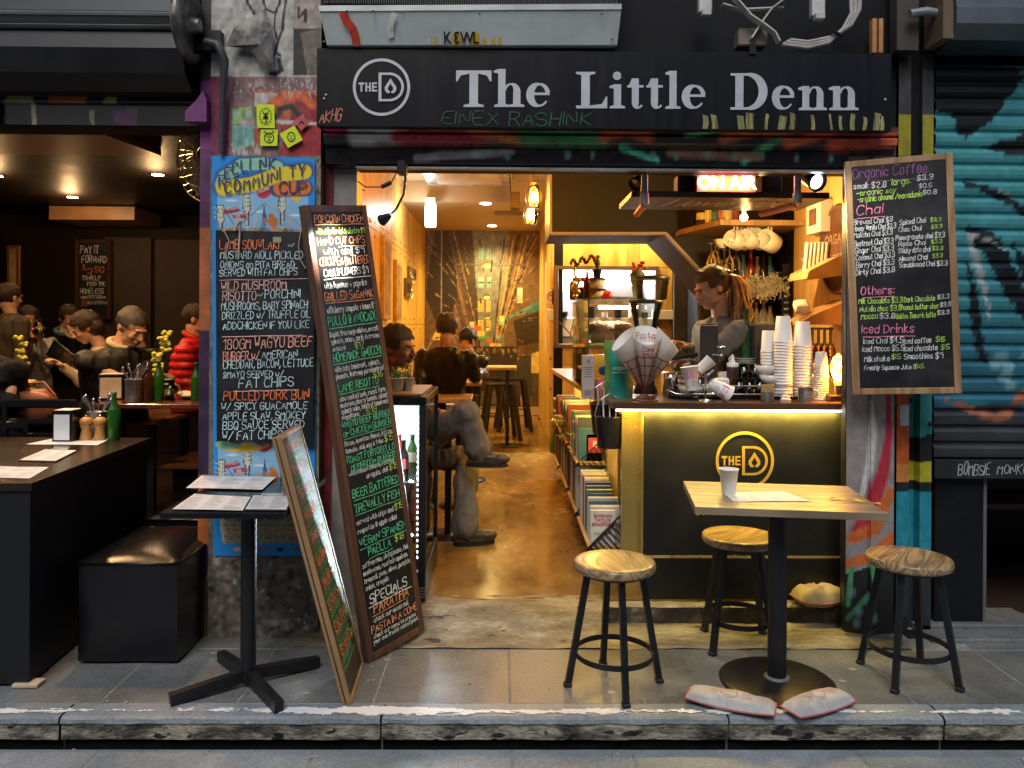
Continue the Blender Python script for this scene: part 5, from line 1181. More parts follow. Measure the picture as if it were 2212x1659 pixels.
sheet_text(hm_, [('LAMB SOUVLAKI',474,538,128,20,.0050,'r'),('w/',622,533,14,8,.003,'b'),('MUSTARD AIOLI, PICKLED',476,559,178,16,.0042,'b'),('ONIONS on PITA BREAD',476,579,160,15,.0042,'b'),('SERVED WITH FAT CHIPS',474,597,168,15,.0042,'b',3),('_',474,605,190,0,.003,'s',3),
 ('WILD MUSHROOM',478,627,140,18,.0050,'k',3),('RISOTTO',481,650,72,20,.0052,'k',2),('w/',556,640,12,7,.003,'b'),('PORCHINI',572,645,76,18,.0044,'b',2),('MUSHROOMS, BABY SPINACH',478,670,186,17,.0044,'b',4),('DRIZZLED w/ TRUFFLE OIL',480,690,190,16,.0044,'b',4),('ADDCHICKEN IF YOU LIKE',482,712,186,16,.0044,'b',4),('_',480,728,174,0,.005,'k',4),
 ('180GM WAGYU BEEF',482,755,192,22,.0054,'s',8),('BURGER w/',482,779,78,19,.0052,'s',2),('AMERICAN',566,775,76,17,.0044,'b',3),('CHEDDAR, BACON, LETTUCE',482,797,194,17,.0044,'b',6),('&MAYO SERVED w/',482,817,130,14,.0042,'b',3),('FAT CHIPS',516,838,118,20,.0050,'b',4),('_',504,846,142,0,.0045,'k',4),
 ('PULLED PORK BUN',483,865,184,20,.0056,'r',3),('W/ SPICY GUACAMOLE',478,886,186,16,.0044,'b',3),('APPLE SLAW, SMOKEY',481,907,178,16,.0044,'b',3),('BBQ SAUCE SERVED',481,928,176,17,.0046,'b',4),('W/ FAT CHIPS',480,950,130,18,.0046,'b',3)], hc, 21, -(HY-.0045), 'chalk_lettering')
for p in ([(480,500),(515,488),(571,439),(640,478),(668,500)], [(484,498),(495,520),(488,545),(492,580)], [(650,498),(645,530),(648,560),(660,580)], [(640,478),(672,508)], [(505,498),(520,478),(515,560)]):
    mb = MB().tube([at(u, v, HY-.012) for u, v in p], .0028 if len(p) != 3 else .005, 6); mb.build('string', plain('twine', (.42,.33,.24), .8), hm_)
mb = flatmb(-(HY-.007)); a = hc(590, 524); b_ = hc(608, 512); mb.add([(a[0],a[1],0),(b_[0],a[1],0),(b_[0],b_[1],0),(a[0],b_[1],0)], [(0,1,2,3)], False); mb.build('paper_scrap', plain('scrap', (.35,.33,.22), .6), hm_)

OY = 3.42
q = [at(1844, 853, 3.46), at(2078, 850, 3.34), at(1820, 350, 3.46)]
M = plane_matrix(q[0], q[1], q[2]); W = (q[1]-q[0]).length; H = (q[2]-q[0]).length
t = thing('menu_board', 'tilted wood framed blackboard listing organic coffee, chai and iced drinks', 'menu board'); place(t, M)
frame_board(t, W, H, .028, .03, frame_light, chalkboard)
Mi = M.inverted()
def oc(u, v):   # pixel ray met with the face of the board
    d = ray(u+4-(u-1838)*.025, v); n = Vector((M[0][1], M[1][1], M[2][1])); o = M.to_translation()-n*.0042; c0 = Vector((0, 0, CAMZ))
    p = Mi @ (c0+d*((o-c0).dot(n)/d.dot(n))); return (p.x, p.z)
LO = [('Organic Coffee',1838,386,165,22,.0042,'v',14),('_',1880,391,118,0,.003,'v',6),('small: $2.8',1840,408,72,12,.0028,'w',4),('large:',1925,400,42,14,.003,'l',4),('$3.3',1980,390,36,11,.0028,'w',4),('$0.5',1985,406,28,9,.0024,'w',2),('-organic soy',1846,423,88,11,.0028,'l',8),('-organic almond /macadamia',1848,437,144,12,.0030,'l',13),('$0.8',1994,420,30,9,.0024,'w',2),
('Chai',1846,466,58,20,.0048,'p',7),('_',1848,472,62,0,.004,'p',5),
('Brewed Chai $3',1840,486,86,11,.0034,'w',8),('Honey Vanilla Chai $3.3',1840,500,94,11,.0034,'w',8),('Matcha Chai $3.3',1842,514,84,11,.0034,'w',8),('Beetroot Chai $3.3',1842,533,86,12,.0034,'w',8),('Ginger Chai $3.3',1843,548,86,12,.0034,'w',8),('Coconut Chai $3.3',1845,563,86,12,.0034,'w',8),('Berry Chai $3.3',1846,579,84,12,.0034,'w',8),('Dirty Chai $3.8',1845,595,86,12,.0034,'w',8),
('Spiced Chai',1942,486,58,11,.003,'w',6),('$3.3',2010,479,24,8,.0026,'l',2),('Choc Chai',1940,501,50,10,.003,'w',4),('$3.3',2012,494,24,8,.0026,'l',2),('Pomegranate chai $3.3',1934,519,108,11,.003,'w',7),('Rose Chai',1940,532,60,10,.003,'w',4),('$3.3',2012,526,24,8,.0026,'l',2),('Sticky date chai',1940,547,70,11,.003,'w',4),('$3.3',2014,541,24,8,.0026,'l',2),('Almond Chai',1940,564,64,11,.003,'w',4),('$3.3',2015,557,22,8,.0026,'l',2),('Sandalwood Chai $3.3',1942,578,106,11,.003,'w',5),
('Others:',1856,637,75,17,.0044,'p',3),('_',1862,643,66,0,.0036,'p',3),('Milk Chocolate $3.3',1852,657,96,12,.0034,'l',4),('Nutella choc $3.8',1854,674,92,12,.0034,'l',4),('Mocca',1857,690,36,12,.0034,'l',2),('$3.8',1898,688,34,11,.003,'w',1),('Dark Chocolate',1952,653,68,11,.0032,'l',4),('$3.3',2026,646,26,9,.0026,'w',2),('Peanut butter choc',1944,670,84,11,.0032,'l',4),('$3.8',2032,663,24,9,.0026,'w',2),('Golden Tumeric latte',1934,689,88,11,.0032,'l',4),('$3.3',2026,680,26,9,.0026,'w',2),
('Iced Drinks',1858,720,116,18,.0044,'p',2),('_',1860,728,116,0,.004,'p',2),('Iced Chai $4.5',1862,743,88,12,.003,'w',3),('Iced coffee',1952,743,60,12,.003,'w',3),('$5',2022,738,20,10,.003,'l',1),('Iced Mocca $5.5',1860,760,92,12,.003,'w',3),('Iced chocolate',1952,759,74,12,.003,'w',3),('$5',2034,755,18,10,.003,'l',1),('Milkshake',1864,782,56,12,.0028,'w',2),('$5',1924,776,20,10,.003,'l',1),('Smoothies $9',1952,776,86,12,.003,'w',2),('Freshly Squeeze Juice',1864,800,104,10,.0028,'w',3),('$6',1972,796,24,9,.003,'l',1)]
sheet_text(t, LO, oc, 31, .0008, 'chalk_lettering', CH, .12, .3)
FY = 8.40
q = [at(u, v, FY) for u, v in [(162, 690), (239, 690), (162, 517)]]
M = plane_matrix(q[0], q[1], q[2]); W = (q[1]-q[0]).length; H = (q[2]-q[0]).length
t = thing('menu_board', 'pay it forward blackboard hanging on the far restaurant wall', 'menu board'); place(t, M)
frame_board(t, W, H, .035, .03, frame_dark, chalkboard)
Mi2 = M.inverted()
def fc(u, v): p = Mi2 @ at(u, v, FY-.0042); return (p.x, p.z)
sheet_text(t, [('PAY IT',173,547,40,16,.012,'w'),('FORWARD',176,567,54,14,.011,'w'),('$',178,582,5,9,.009,'r'),('3',185,600,13,20,.013,'r'),('50',204,588,20,12,.012,'r'),('TO HELP',177,605,40,9,.009,'w'),('FEED THE',188,617,39,8,.009,'w'),('HOMELESS',173,634,50,11,.010,'w'),('_',190,638,30,0,.006,'w'),('CURRENTLY SERVING',174,645,54,5,.006,'w'),('80',177,658,10,9,.009,'r'),('MEALS PER DAY!!',188,657,45,7,.006,'w'),('_',174,661,16,0,.005,'r')], fc, 44, .0008, 'chalk_lettering')
fr_ = thing('picture_frame', 'narrow bright orange framed picture at the far left restaurant wall', 'picture')
q = [at(u, v, 8.42) for u, v in [(15, 640), (45, 530)]]
MB().box(q[0].x, q[1].x, 8.40, 8.44, q[0].z, q[1].z, .01).build('frame', plain('orange_frame', (.35,.10,.03), .4), fr_)
MB().box(q[0].x+.04, q[1].x-.04, 8.39, 8.405, q[0].z+.04, q[1].z-.04).build('print', layered('old_print', [(.3,.2,.08),(.6,.45,.2),(.7,.55,.3)], .5, 5), fr_)

def make_stool(label, grp='round wooden stools round the pavement table'):
    t = thing('stool', label, 'stool', (0,0,0), 0, grp)
    mb = MB(); mb.lathe([(.150, .458), (.160, .462), (.163, .470), (.163, .486), (.159, .493), (.150, .495), (.10, .4925), (.0005, .491)], 44); mb.build('seat', seat_wood, t)
    MB().lathe([(.11, .440), (.132, .446), (.132, .458)], 28).build('mounting_plate', black_metal, t)
    for k in range(4):
        a = math.pi/2*k; ca, sa = math.cos(a), math.sin(a)
        MB().bar((ca*.185, sa*.185, .012), (ca*.108, sa*.108, .452), .024, .024).build('leg', black_metal, t)
        MB().cbox((ca*.187, sa*.187, .008), (.031, .031, .016), .003).build('rubber_foot', rubber, t)
    mb = MB(); n = 44; vs = []
    for i in range(n):
        a = 2*math.pi*i/n
        for rr_, z in ((.152, .118), (.156, .118), (.156, .140), (.152, .140)): vs.append((rr_*math.cos(a), rr_*math.sin(a), z))
    mb.add(vs, [(i*4+j, ((i+1) % n)*4+j, ((i+1) % n)*4+(j+1) % 4, i*4+(j+1) % 4) for i in range(n) for j in range(4)], False); mb.build('foot_ring', black_metal, t)
    return t
s1 = make_stool('round wooden stool in the doorway, nearest the book shelves')
g = gr(1326, 1478); s1.location = g; s1.rotation_euler.z = math.radians(-84)
g2_ = gr(1595, 1392); s2_ = copy_thing(s1, g2_, math.radians(38), 'round wooden stool tucked behind the pavement table post')
g3 = gr(1962, 1462); s3_ = copy_thing(s1, g3, math.radians(48), 'round wooden stool in front of the teal column')
c = [gr(u, v, .735) for u, v in [(1517, 1096), (1932, 1109), (1819, 1050), (1463, 1038)]]
t = thing('pavement_table', 'wooden topped cafe table with round black post and base on the pavement', 'table')
cen = sum(c, Vector())/4
ex = ((c[1]-c[0])+(c[2]-c[3])).normalized(); W2 = ((c[1]-c[0]).length+(c[2]-c[3]).length)/4; D2 = ((c[3]-c[0]).length+(c[2]-c[1]).length)/4
ang = math.atan2(ex.y, ex.x)
t.location = (cen.x, cen.y, 0); t.rotation_euler.z = ang
npk = 7
for i in range(npk):
    y0 = -D2+2*D2*i/npk; MB().box(-W2, W2, y0+.0004, y0+2*D2/npk-.0004, .706, .735, .0012).build('tabletop_plank', table_wood, t)
for o_ in kids(t):
    pass
bp = gr(1678, 1474); lx, ly = (Matrix.Rotation(-ang, 2) @ Vector((bp.x-cen.x, bp.y-cen.y)))
MB().cyl((lx, ly, .012), .037, .69, 28).build('post', black_metal, t)
MB().lathe([(.225, 0), (.225, .008), (.215, .013), (.06, .022), (.0, .022)], 56, (lx, ly, 0)).build('base_plate', black_metal, t)
MB().lathe([(.05, 0), (.05, .006), (.038, .010)], 24, (lx, ly, .020)).build('weld_collar', steel_grey, t)
MB().box(lx-.12, lx+.12, ly-.12, ly+.12, .698, .7055, .002).build('top_bracket', black_metal, t)
def cupp(name, label, loc, h=.095, r0=.029, r1=.042, mat=cup_white, rot=None, group=None, coffee=True, text=None):
    t = thing(name, label, 'paper cup', loc, 0, group)
    if rot: t.rotation_euler = rot
    MB().lathe([(r0*.96, .004), (r0, 0), (r0+.0005, .002), (r1, h), (r1+.002, h+.0005), (r1+.002, h+.004), (r1-.001, h+.004), (r0-.002, .006), (0, .006)], 28, cap=False).build('cup_wall', mat, t)
    if coffee: MB().lathe([(r1-.006, h-.018), (0, h-.018)], 20, cap=False).build('coffee', plain('coffee', (.08,.035,.015), .15), t)
    return t
g = gr(1574, 1066, .736)
cupp('paper_cup', 'white takeaway coffee cup standing on the pavement table', (g.x, g.y, .7355), .100, .027, .039)
def flatsheet(name, label, corners, mat, cat, lines=0, z=.0008, inkmat=None, cols=3, seed=1, group=None):
    t = thing(name, label, cat, (0,0,0), 0, group); mb = MB()
    P = [Vector(p)+Vector((0,0,z)) for p in corners]
    def fn(s, q): p = (P[0]*(1-s)+P[1]*s)*(1-q)+(P[3]*(1-s)+P[2]*s)*q; return (p.x, p.y, p.z+.0012*abs(math.sin(s*3+q*2)))
    mb.grid(10, 6, fn, True); mb.build('sheet', mat, t)
    if lines:
        m2 = MB(); r = rng(seed)
        for cidx in range(cols):
            for i in range(lines):
                if r.random() < .18: continue
                q = 1-(i+.8)/(lines+.8); s0 = (cidx+.1)/cols; s1_ = s0+r.uniform(.35, .82)/cols
                a, b_ = Vector(fn(s0, q)), Vector(fn(s1_, q)); h = (P[3]-P[0]).normalized()*.004; zz_ = Vector((0,0,.0004))
                m2.add([a+zz_, b_+zz_, b_+h+zz_, a+h+zz_], [(0,1,2,3)], False)
        m2.build('printed_lines', inkmat or paper_ink, t)
    return t
flatsheet('menu_sheet', 'white printed menu sheet under the cup on the pavement table', [gr(u, v, .736) for u, v in [(1585, 1084), (1752, 1083), (1690, 1062), (1560, 1064)]], paper, 'menu', 8, cols=4, seed=3)
rb = thing('paper_strip', 'yellow paper strip lying on the right end of the pavement table', 'paper strip')
pts_ = [gr(u, v, .737) for u, v in [(1784, 1074), (1800, 1078), (1818, 1080), (1838, 1083), (1856, 1084), (1880, 1090), (1902, 1091)]]
mb = MB(); vs = []
for i, p in enumerate(pts_): vs += [p+Vector((0, -.010, .004+.006*(i % 2))), p+Vector((0, .010, .003+.005*((i+1) % 2)))]
mb.add(vs, [(2*i, 2*i+2, 2*i+3, 2*i+1) for i in range(len(pts_)-1)], True); mb.build('strip', plain('yellow_paper', (.75,.45,.02), .45), rb)
def bag(name, label, c, L, Wd, Hh, ang, mat, trim, cat='sandbag', tilt=0, seed=0, grp=None, printed=True):
    t = thing(name, label, cat, c, ang, grp)
    def fn(s, q, up):
        x = (s-.5)*2; y = (q-.5)*2
        pin = 1-.16*abs(x)**3; e = max(0, (1-abs(x)**2.6))*max(0, (1-abs(y)**2.4)); e = e**.42
        n = mnoise.noise(Vector((x*2.2+seed, y*2.2, up)))*.22+mnoise.noise(Vector((x*5+seed, y*3, up)))*.14
        return (x*L/2, y*Wd/2*pin, Hh*.30+(Hh*.70 if up else -Hh*.29)*e*(1+n)+Hh*.14*abs(x)**2*(1 if seed % 2 else .5))
    mb = MB().grid(22, 14, lambda s, q: fn(s, q, 1), True); k = MB()
    mb.grid(22, 14, lambda s, q: fn(1-s, q, 0), True); mb.build('sack', mat, t)
    ed = [fn(i/22, 0, 1) for i in range(23)]+[fn(1, i/14, 1) for i in range(15)]+[fn(1-i/22, 1, 1) for i in range(23)]+[fn(0, 1-i/14, 1) for i in range(15)]
    MB().tube(ed, .0032, 6, closed=True).build('piping', trim, t)
    if printed:
        lt = MB(); lt.M = Matrix.Translation((0, 0, .003))
        r = rng(seed)
        def sp(x, y): p = fn(.5+x, .5+y, 1); return Vector((p[0], p[1], p[2]+.0016))
        def arcs(path, w=.004):
            P = [sp(*p) for p in path]; n = len(P); vs = []
            for i in range(n):
                d = (P[min(i+1, n-1)]-P[max(i-1, 0)]).normalized(); q_ = Vector((-d.y, d.x, 0))*w/2; vs += [P[i]+q_, P[i]-q_]
            lt.add(vs, [(2*i, 2*i+1, 2*i+3, 2*i+2) for i in range(n-1)], True)
        arcs([(-.02+.10*math.cos(a), .22*math.sin(a)) for a in [k_*math.pi/9 for k_ in range(19)]])
        for x in (-.22, -.19, -.16, .14, .17, .20, .23): arcs([(x, -.15), (x, .15)], .003)
        lt.M = Matrix.Identity(4); lt.build('faded_print', plain('faded_red', (.50,.28,.26), .8), t)
    return t
sack = layered('sack_cloth', [(.30,.28,.27),(.50,.47,.46),(.62,.58,.57)], .75, 5, bump=.35, bs=60, grain=.1); trim_r = plain('pink_trim', (.42,.10,.10), .6)
g = gr(1578, 1528); bag('sandbag', 'grey sandbag with pink piping on left side of table base', (g.x, g.y, .002), .32, .115, .052, math.radians(-24), sack, trim_r, seed=3)
g = gr(1768, 1533); bag('sandbag', 'crumpled pale sandbag with pink piping on right side of table base', (g.x, g.y, .002), .29, .115, .058, math.radians(26), sack, trim_r, seed=8)
g = gr(1775, 1316, .08); bag('sandbag', 'yellow-lit sandbag lying on the step against the counter', (g.x, g.y+.04, .082), .24, .13, .10, math.radians(8), plain('sack_tan', (.40,.33,.22), .75, var=.3, vs=6, bump=.4), trim_r, seed=5)

t = thing('small_cafe_table', 'small black square table with clipboards and a cross shaped foot', 'table')
c = [gr(u, v, .735) for u, v in [(345, 1107), (640, 1108), (640, 1035), (422, 1030)]]
x0, x1 = c[0].x, -.80; y0, y1 = c[0].y, c[3].y
bp = gr(536, 1480)
MB().box(x0, x1, y0, y1, .712, .735, .003).build('tabletop', black_gloss, t)
MB().cyl((bp.x, bp.y, .02), .030, .695, 24).build('post', black_metal, t)
for a in (35, 130, 215, 310):
    d = Vector((math.cos(math.radians(a)), math.sin(math.radians(a)), 0)); MB().bar(Vector((bp.x, bp.y, .045))+d*.02, Vector((bp.x, bp.y, .022))+d*.29, .035, .042).build('foot', black_metal, t)
MB().box(bp.x-.12, bp.x+.12, bp.y-.12, bp.y+.12, .70, .7115).build('top_bracket', black_metal, t)
def clipboard(label, corners, grp=None, seed=1, clip=True, z=0):
    P = [Vector(p) for p in corners]; t = thing('clipboard', label, 'clipboard', (0,0,0), 0, grp)
    cn = sum(P, Vector())/4
    big = [cn+(p-cn)*1.05+Vector((0,0,z+.0015)) for p in P]; m = MB(); m.add(big+[p+Vector((0,0,.003)) for p in big], [(3,2,1,0),(4,5,6,7),(0,1,5,4),(1,2,6,5),(2,3,7,6),(3,0,4,7)], False); m.build('board', plain('clip_brown', (.06,.03,.02), .4), t)
    pp = [p+Vector((0,0,z+.0056)) for p in P]; MB().add(pp, [(0,1,2,3)], False).build('menu_sheet', paper, t)
    m2 = MB(); r = rng(seed)
    for ci in range(2):
        for i in range(10):
            q = 1-(i+1.5)/12; s0 = (ci+.1)/2; s1_ = s0+r.uniform(.2, .4)
            f = lambda s, q: (pp[0]*(1-s)+pp[1]*s)*(1-q)+(pp[3]*(1-s)+pp[2]*s)*q+Vector((0,0,.0004))
            m2.add([f(s0, q), f(s1_, q), f(s1_, q+.02), f(s0, q+.02)], [(0,1,2,3)], False)
    m2.build('printed_lines', paper_ink, t)
    if clip:
        a = (pp[3]+pp[2])/2; d = (pp[2]-pp[3]).normalized()
        MB().bar(a-d*.045+Vector((0,0,.006)), a+d*.045+Vector((0,0,.006)), .018, .008).build('metal_clip', chrome, t)
    return t
def G(pts, z): return [gr(u, v, z) for u, v in pts]
flatsheet('menu_sheet', 'large menu sheet on rear half of the small black table', G([(402, 1056), (566, 1060), (596, 1033), (436, 1029)], .737), paper, 'menu', 14, z=.004, seed=5)
flatsheet('menu_sheet', 'large menu sheet on front half of the small black table', G([(372, 1101), (524, 1104), (542, 1075), (420, 1068)], .737), paper, 'menu', 14, z=.002, seed=6)
clipboard('clipboard with menu at the right of the small black table', G([(530, 1103), (618, 1104), (632, 1074), (548, 1073)], .736), seed=4)
def ottoman(label, loc, sx, sy, sz):
    t = thing('ottoman', label, 'ottoman', loc, 0, 'black vinyl cube seats')
    def sh(s, q, face):
        pass
    def top(s, q): x = (s-.5)*2; y = (q-.5)*2; return (x*sx/2, y*sy/2, sz-.02+.045*(1-x*x)**.6*(1-y*y)**.6+.01*(abs(x*y))**4)
    mb = MB().grid(20, 20, top, True); mb.build('cushion', black_leather, t)
    e = .004; loop = [(-sx/2-e, -sy/2-e), (sx/2+e, -sy/2-e), (sx/2+e, sy/2+e), (-sx/2-e, sy/2+e)]
    MB().tube([(x, y, sz-.02) for x, y in loop], .006, 6, closed=True).build('piping', black_leather, t)
    def side(a, b_):
        return lambda s, q: (a[0]*(1-s)+b_[0]*s, a[1]*(1-s)+b_[1]*s, .012+(sz-.034)*q)
    mb = MB()
    P4 = [(-sx/2, -sy/2), (sx/2, -sy/2), (sx/2, sy/2), (-sx/2, sy/2)]
    for i in range(4):
        a, b_ = P4[i], P4[(i+1) % 4]; nx, ny = (b_[1]-a[1]), -(b_[0]-a[0]); l = math.hypot(nx, ny); nx /= l; ny /= l
        def f(s, q, a=a, b_=b_, nx=nx, ny=ny, i=i):
            n = .006*mnoise.noise(Vector((s*2.5+i*3, q*2, 0))); return (a[0]*(1-s)+b_[0]*s+nx*n, a[1]*(1-s)+b_[1]*s+ny*n, .012+(sz-.034)*q)
        mb.grid(8, 8, f, True)
    mb.build('upholstered_sides', black_leather, t)
    MB().box(-sx/2+.02, sx/2-.02, -sy/2+.02, sy/2-.02, 0, .013).build('base', black_metal, t)
    return t
fl, fr2 = gr(167, 1437), gr(374, 1444)
ottoman('black vinyl cube seat at the front beside the bar table', ((fl.x+fr2.x)/2, fl.y+.30, 0), fr2.x-fl.x, .58, .44)
ottoman('black vinyl cube seat second from the pavement by the bar table', ((fl.x+fr2.x)/2-.06, fl.y+1.02, 0), fr2.x-fl.x, .56, .44)
ottoman('black vinyl cube seat deepest inside by the bar table', ((fl.x+fr2.x)/2-.12, fl.y+1.72, 0), fr2.x-fl.x, .56, .44)
n_, f_ = gr(68, 1044, .80), gr(326, 946, .80); 
t = thing('bar_table', 'long black box-sided dining table at the left restaurant front', 'table')
ln = n_; rf = f_
z8 = .80
cor = [(-3.4, n_.y-.02), (n_.x, n_.y), (f_.x, f_.y), (-3.4, f_.y+.02)]
MB().prismz(cor, z8-.03, z8).build('tabletop', plain('bar_top', (.025,.017,.012), .25, var=.3, vs=4, rv=.06), t)
ins = [(-3.38, n_.y+.0), (n_.x-.012, n_.y+.012), (f_.x-.012, f_.y-.02), (-3.38, f_.y-.0)]
MB().prismz(ins, .01, z8-.031).build('box_side', plain('bar_side', (.006,.006,.009), .55, var=.3, vs=4), t)
wd = thing('floor_wedge', 'folded pale cardboard wedge under the corner of the bar table', 'wedge'); g = gr(62, 1480)
MB().box(g.x-.05, g.x+.05, g.y-.03, g.y+.03, .001, .016, .003).build('card', plain('card_pale', (.55,.42,.28), .7), wd)
def LB(pts): return G(pts, .801)
flatsheet('menu_sheet', 'menu sheet on the rear of the black bar table', LB([(55, 960), (210, 962), (242, 962-15), (130, 945)]), paper, 'menu', 10, seed=9)
clipboard('clipboard with menu in middle of the black bar table', LB([(42, 996), (120, 998), (165, 975), (98, 973)]), seed=7)
flatsheet('menu_sheet', 'menu sheet at the front left corner of the bar table', LB([(-60, 1032), (64, 1034), (106, 1010), (0, 1008)]), paper, 'menu', 10, seed=10)

def bottle(label, loc, h, r, mat, neck=.35, group=None, body_z=.6, cat='bottle', cap=None):
    t = thing('bottle', label, cat, loc, 0, group)
    MB().lathe([(r*.9, 0), (r, .006), (r, h*body_z), (r*.85, h*(body_z+.06)), (r*neck*1.15, h*(body_z+.2)), (r*neck, h*.95), (r*neck*1.2, h*.955), (r*neck*1.2, h), (r*neck*.8, h)], 18).build('glass_body', mat, t)
    if cap: MB().lathe([(r*neck*1.25, h*.94), (r*neck*1.25, h*1.01), (0, h*1.012)], 12).build('cap', cap, t)
    return t
green_glass = plain('green_bottle', (.03,.16,.015), .12, var=.2, bump=0); green_glass.node_tree.nodes['Principled BSDF'].inputs['Transmission Weight'].default_value = .35
brown_glass = plain('brown_bottle', (.07,.02,.006), .12, var=.2, bump=0)
def cutlery_tin(label, loc, grp=None, s=1.0, seed=1):
    t = thing('cutlery_tin', label, 'cutlery holder', loc, 0, grp)
    MB().lathe([(.045*s, 0), (.048*s, .004), (.05*s, .13*s), (.052*s, .132*s), (.047*s, .128*s), (.044*s, .01)], 22).build('tin', galv, t)
    hl_ = MB()
    for k in range(14):
        a = k*2*math.pi/14
        for z in (.05, .075, .10): hl_.blob((.0485*s*math.cos(a), .0485*s*math.sin(a), z*s), (.003, .003, .006), 6, 0)
    hl_.build('perforation', black_metal, t, kind='stuff')
    r = rng(seed)
    for k in range(8):
        a = r.uniform(0, 6.28); d = Vector((math.cos(a)*.035*s, math.sin(a)*.035*s, 0)); top = Vector((math.cos(a)*.075*s, math.sin(a)*.05*s, (.20+r.uniform(-.015, .02))*s))
        m = MB().tube([d*.3+Vector((0,0,.02)), d*.7+Vector((0,0,.12*s)), top], [.003*s, .004*s, .0055*s], 6); m.blob(top, (.009*s, .004*s, .018*s), 8, 0); m.build('cutlery', chrome, t)
    return t
def mill(label, loc, h=.13, s=1):
    t = thing('pepper_mill', label, 'pepper mill', loc, 0, 'wooden mills on the bar table')
    MB().lathe([(.028*s, 0), (.029*s, .01), (.021*s, .045*s), (.020*s, .055*s), (.027*s, .07*s), (.027*s, .075*s)], 22).build('body', plain('mill_wood', (.50,.24,.07), .35, var=.2, vs=15), t)
    MB().lathe([(.027*s, .077*s), (.031*s, .086*s), (.029*s, .10*s), (.016*s, .110*s), (.0, .112*s)], 22).build('cap', MATS['mill_wood'], t)
    MB().blob((0, 0, .117*s), .006*s, 8, 0).build('knob', chrome, t)
    return t
def dispenser(label, loc, w, d, h, rz=0, front=paper):
    t = thing('napkin_dispenser', label, 'napkin dispenser', loc, rz)
    MB().box(-w/2, w/2, -d/2, d/2, 0, h, .004).build('case', black_gloss, t)
    MB().box(-w/2+.012, w/2-.012, -d/2-.0025, -d/2+.01, .012, h-.02).build('napkins', front, t)
    MB().box(-w/2+.006, w/2-.006, -d/2+.006, d/2-.006, h+.0005, h+.003).build('top_card', paper, t)
    return t
def onbar(u, v): return gr(u, v, .80)
g = onbar(147, 951); g.y = min(g.y, f_.y-.05)
def put(u, v, z): p = gr(u, v, z); return (p.x, p.y, z)
dispenser('black and white napkin dispenser on the bar table end', put(146, 952, .8), .105, .11, .165, math.radians(0))
mill('wooden pepper mill beside the napkin dispenser', put(186, 951, .8), s=1.12); mill('wooden salt mill beside the green bottle', put(216, 951, .8), s=1.12)
bottle('green glass bottle beside the wooden mills', put(246, 950, .8), .255, .033, green_glass)
cutlery_tin('perforated cutlery tin behind the wooden mills', put(209, 940, .8), 'cutlery tins')
T2 = .945
zt2 = put(300, 868, T2)
t = thing('dining_table', 'dark timber dining table behind the bar table, laid with bottles', 'table')
p1, p2 = gr(196, 872, T2), gr(447, 866, T2)
ty0 = p1.y; ty1 = ty0+.30
MB().box(p1.x, -1.36, ty0, ty1, T2-.03, T2, .004).build('tabletop', plain('dark_table', (.10,.03,.015), .2, var=.3, vs=5), t)
for x, y in ((p1.x+.06, ty0+.06), (-1.45, ty0+.06), (p1.x+.06, ty1-.06), (-1.45, ty1-.06)): MB().box(x-.025, x+.025, y-.025, y+.025, 0, T2-.031).build('leg', black_metal, t)
def on2(u, v): return put(u, v, T2)
cutlery_tin('perforated cutlery tin on the dark dining table', on2(280+10, 868), 'cutlery tins', 1.05, 3)
bottle('brown glass bottle beside the cutlery tin', on2(318, 867), .25, .034, brown_glass); bottle('green glass bottle beside the brown bottle', on2(343, 866), .25, .033, green_glass); bottle('green glass bottle at the pillar end of dining table', on2(424, 866), .24, .033, green_glass)
dispenser('black napkin dispenser on dark dining table', on2(246, 862), .15, .12, .16, .15, plain('napkin_warm', (.6,.45,.28), .6))
def tumbler(label, loc, h=.1, r=.033, liquid=None, grp=None):
    t = thing('tumbler', label, 'glass', loc, 0, grp)
    MB().lathe([(r*.85, 0), (r, h), (r-.003, h), (r*.8, .008), (0, .008)], 20, cap=False).build('glass_wall', clear_thick, t)
    if liquid: MB().lathe([(r*.78, .009), (r*.9, h*.7), (0, h*.7)], 16).build('drink', liquid, t)
    return t
tumbler('short glass with drink beside the green bottle', on2(367, 866), .10, .032, plain('lemon_drink', (.5,.32,.08), .3))
nk = thing('napkins', 'crumpled white napkins on a plate by the pillar', 'napkin'); p = on2(412, 862)
for k, (dx, dy) in enumerate([(0, 0), (.08, .05), (-.05, .08)]): MB().blob((p[0]+dx, p[1]+dy, T2+.02), (.07, .05, .022), 14, .6, 2.5, k).build('napkin', plain('napkin_cloth', (.62,.52,.42), .8), nk)
pl = thing('plate', 'dark plate under the crumpled napkins', 'plate'); MB().lathe([(.05, 0), (.11, .012), (.115, .014), (.05, .004)], 28, (p[0]+.03, p[1]+.04, T2)).build('dish', black_gloss, pl)
for i, (u, v) in enumerate([(268, 800), (325, 800)]):
    dispenser(['small napkin dispenser left of the flowers', 'small napkin dispenser right of the flowers'][i], (X(u+30, v, 5.0), 5.0+.02*i, T2), .09, .07, .12)
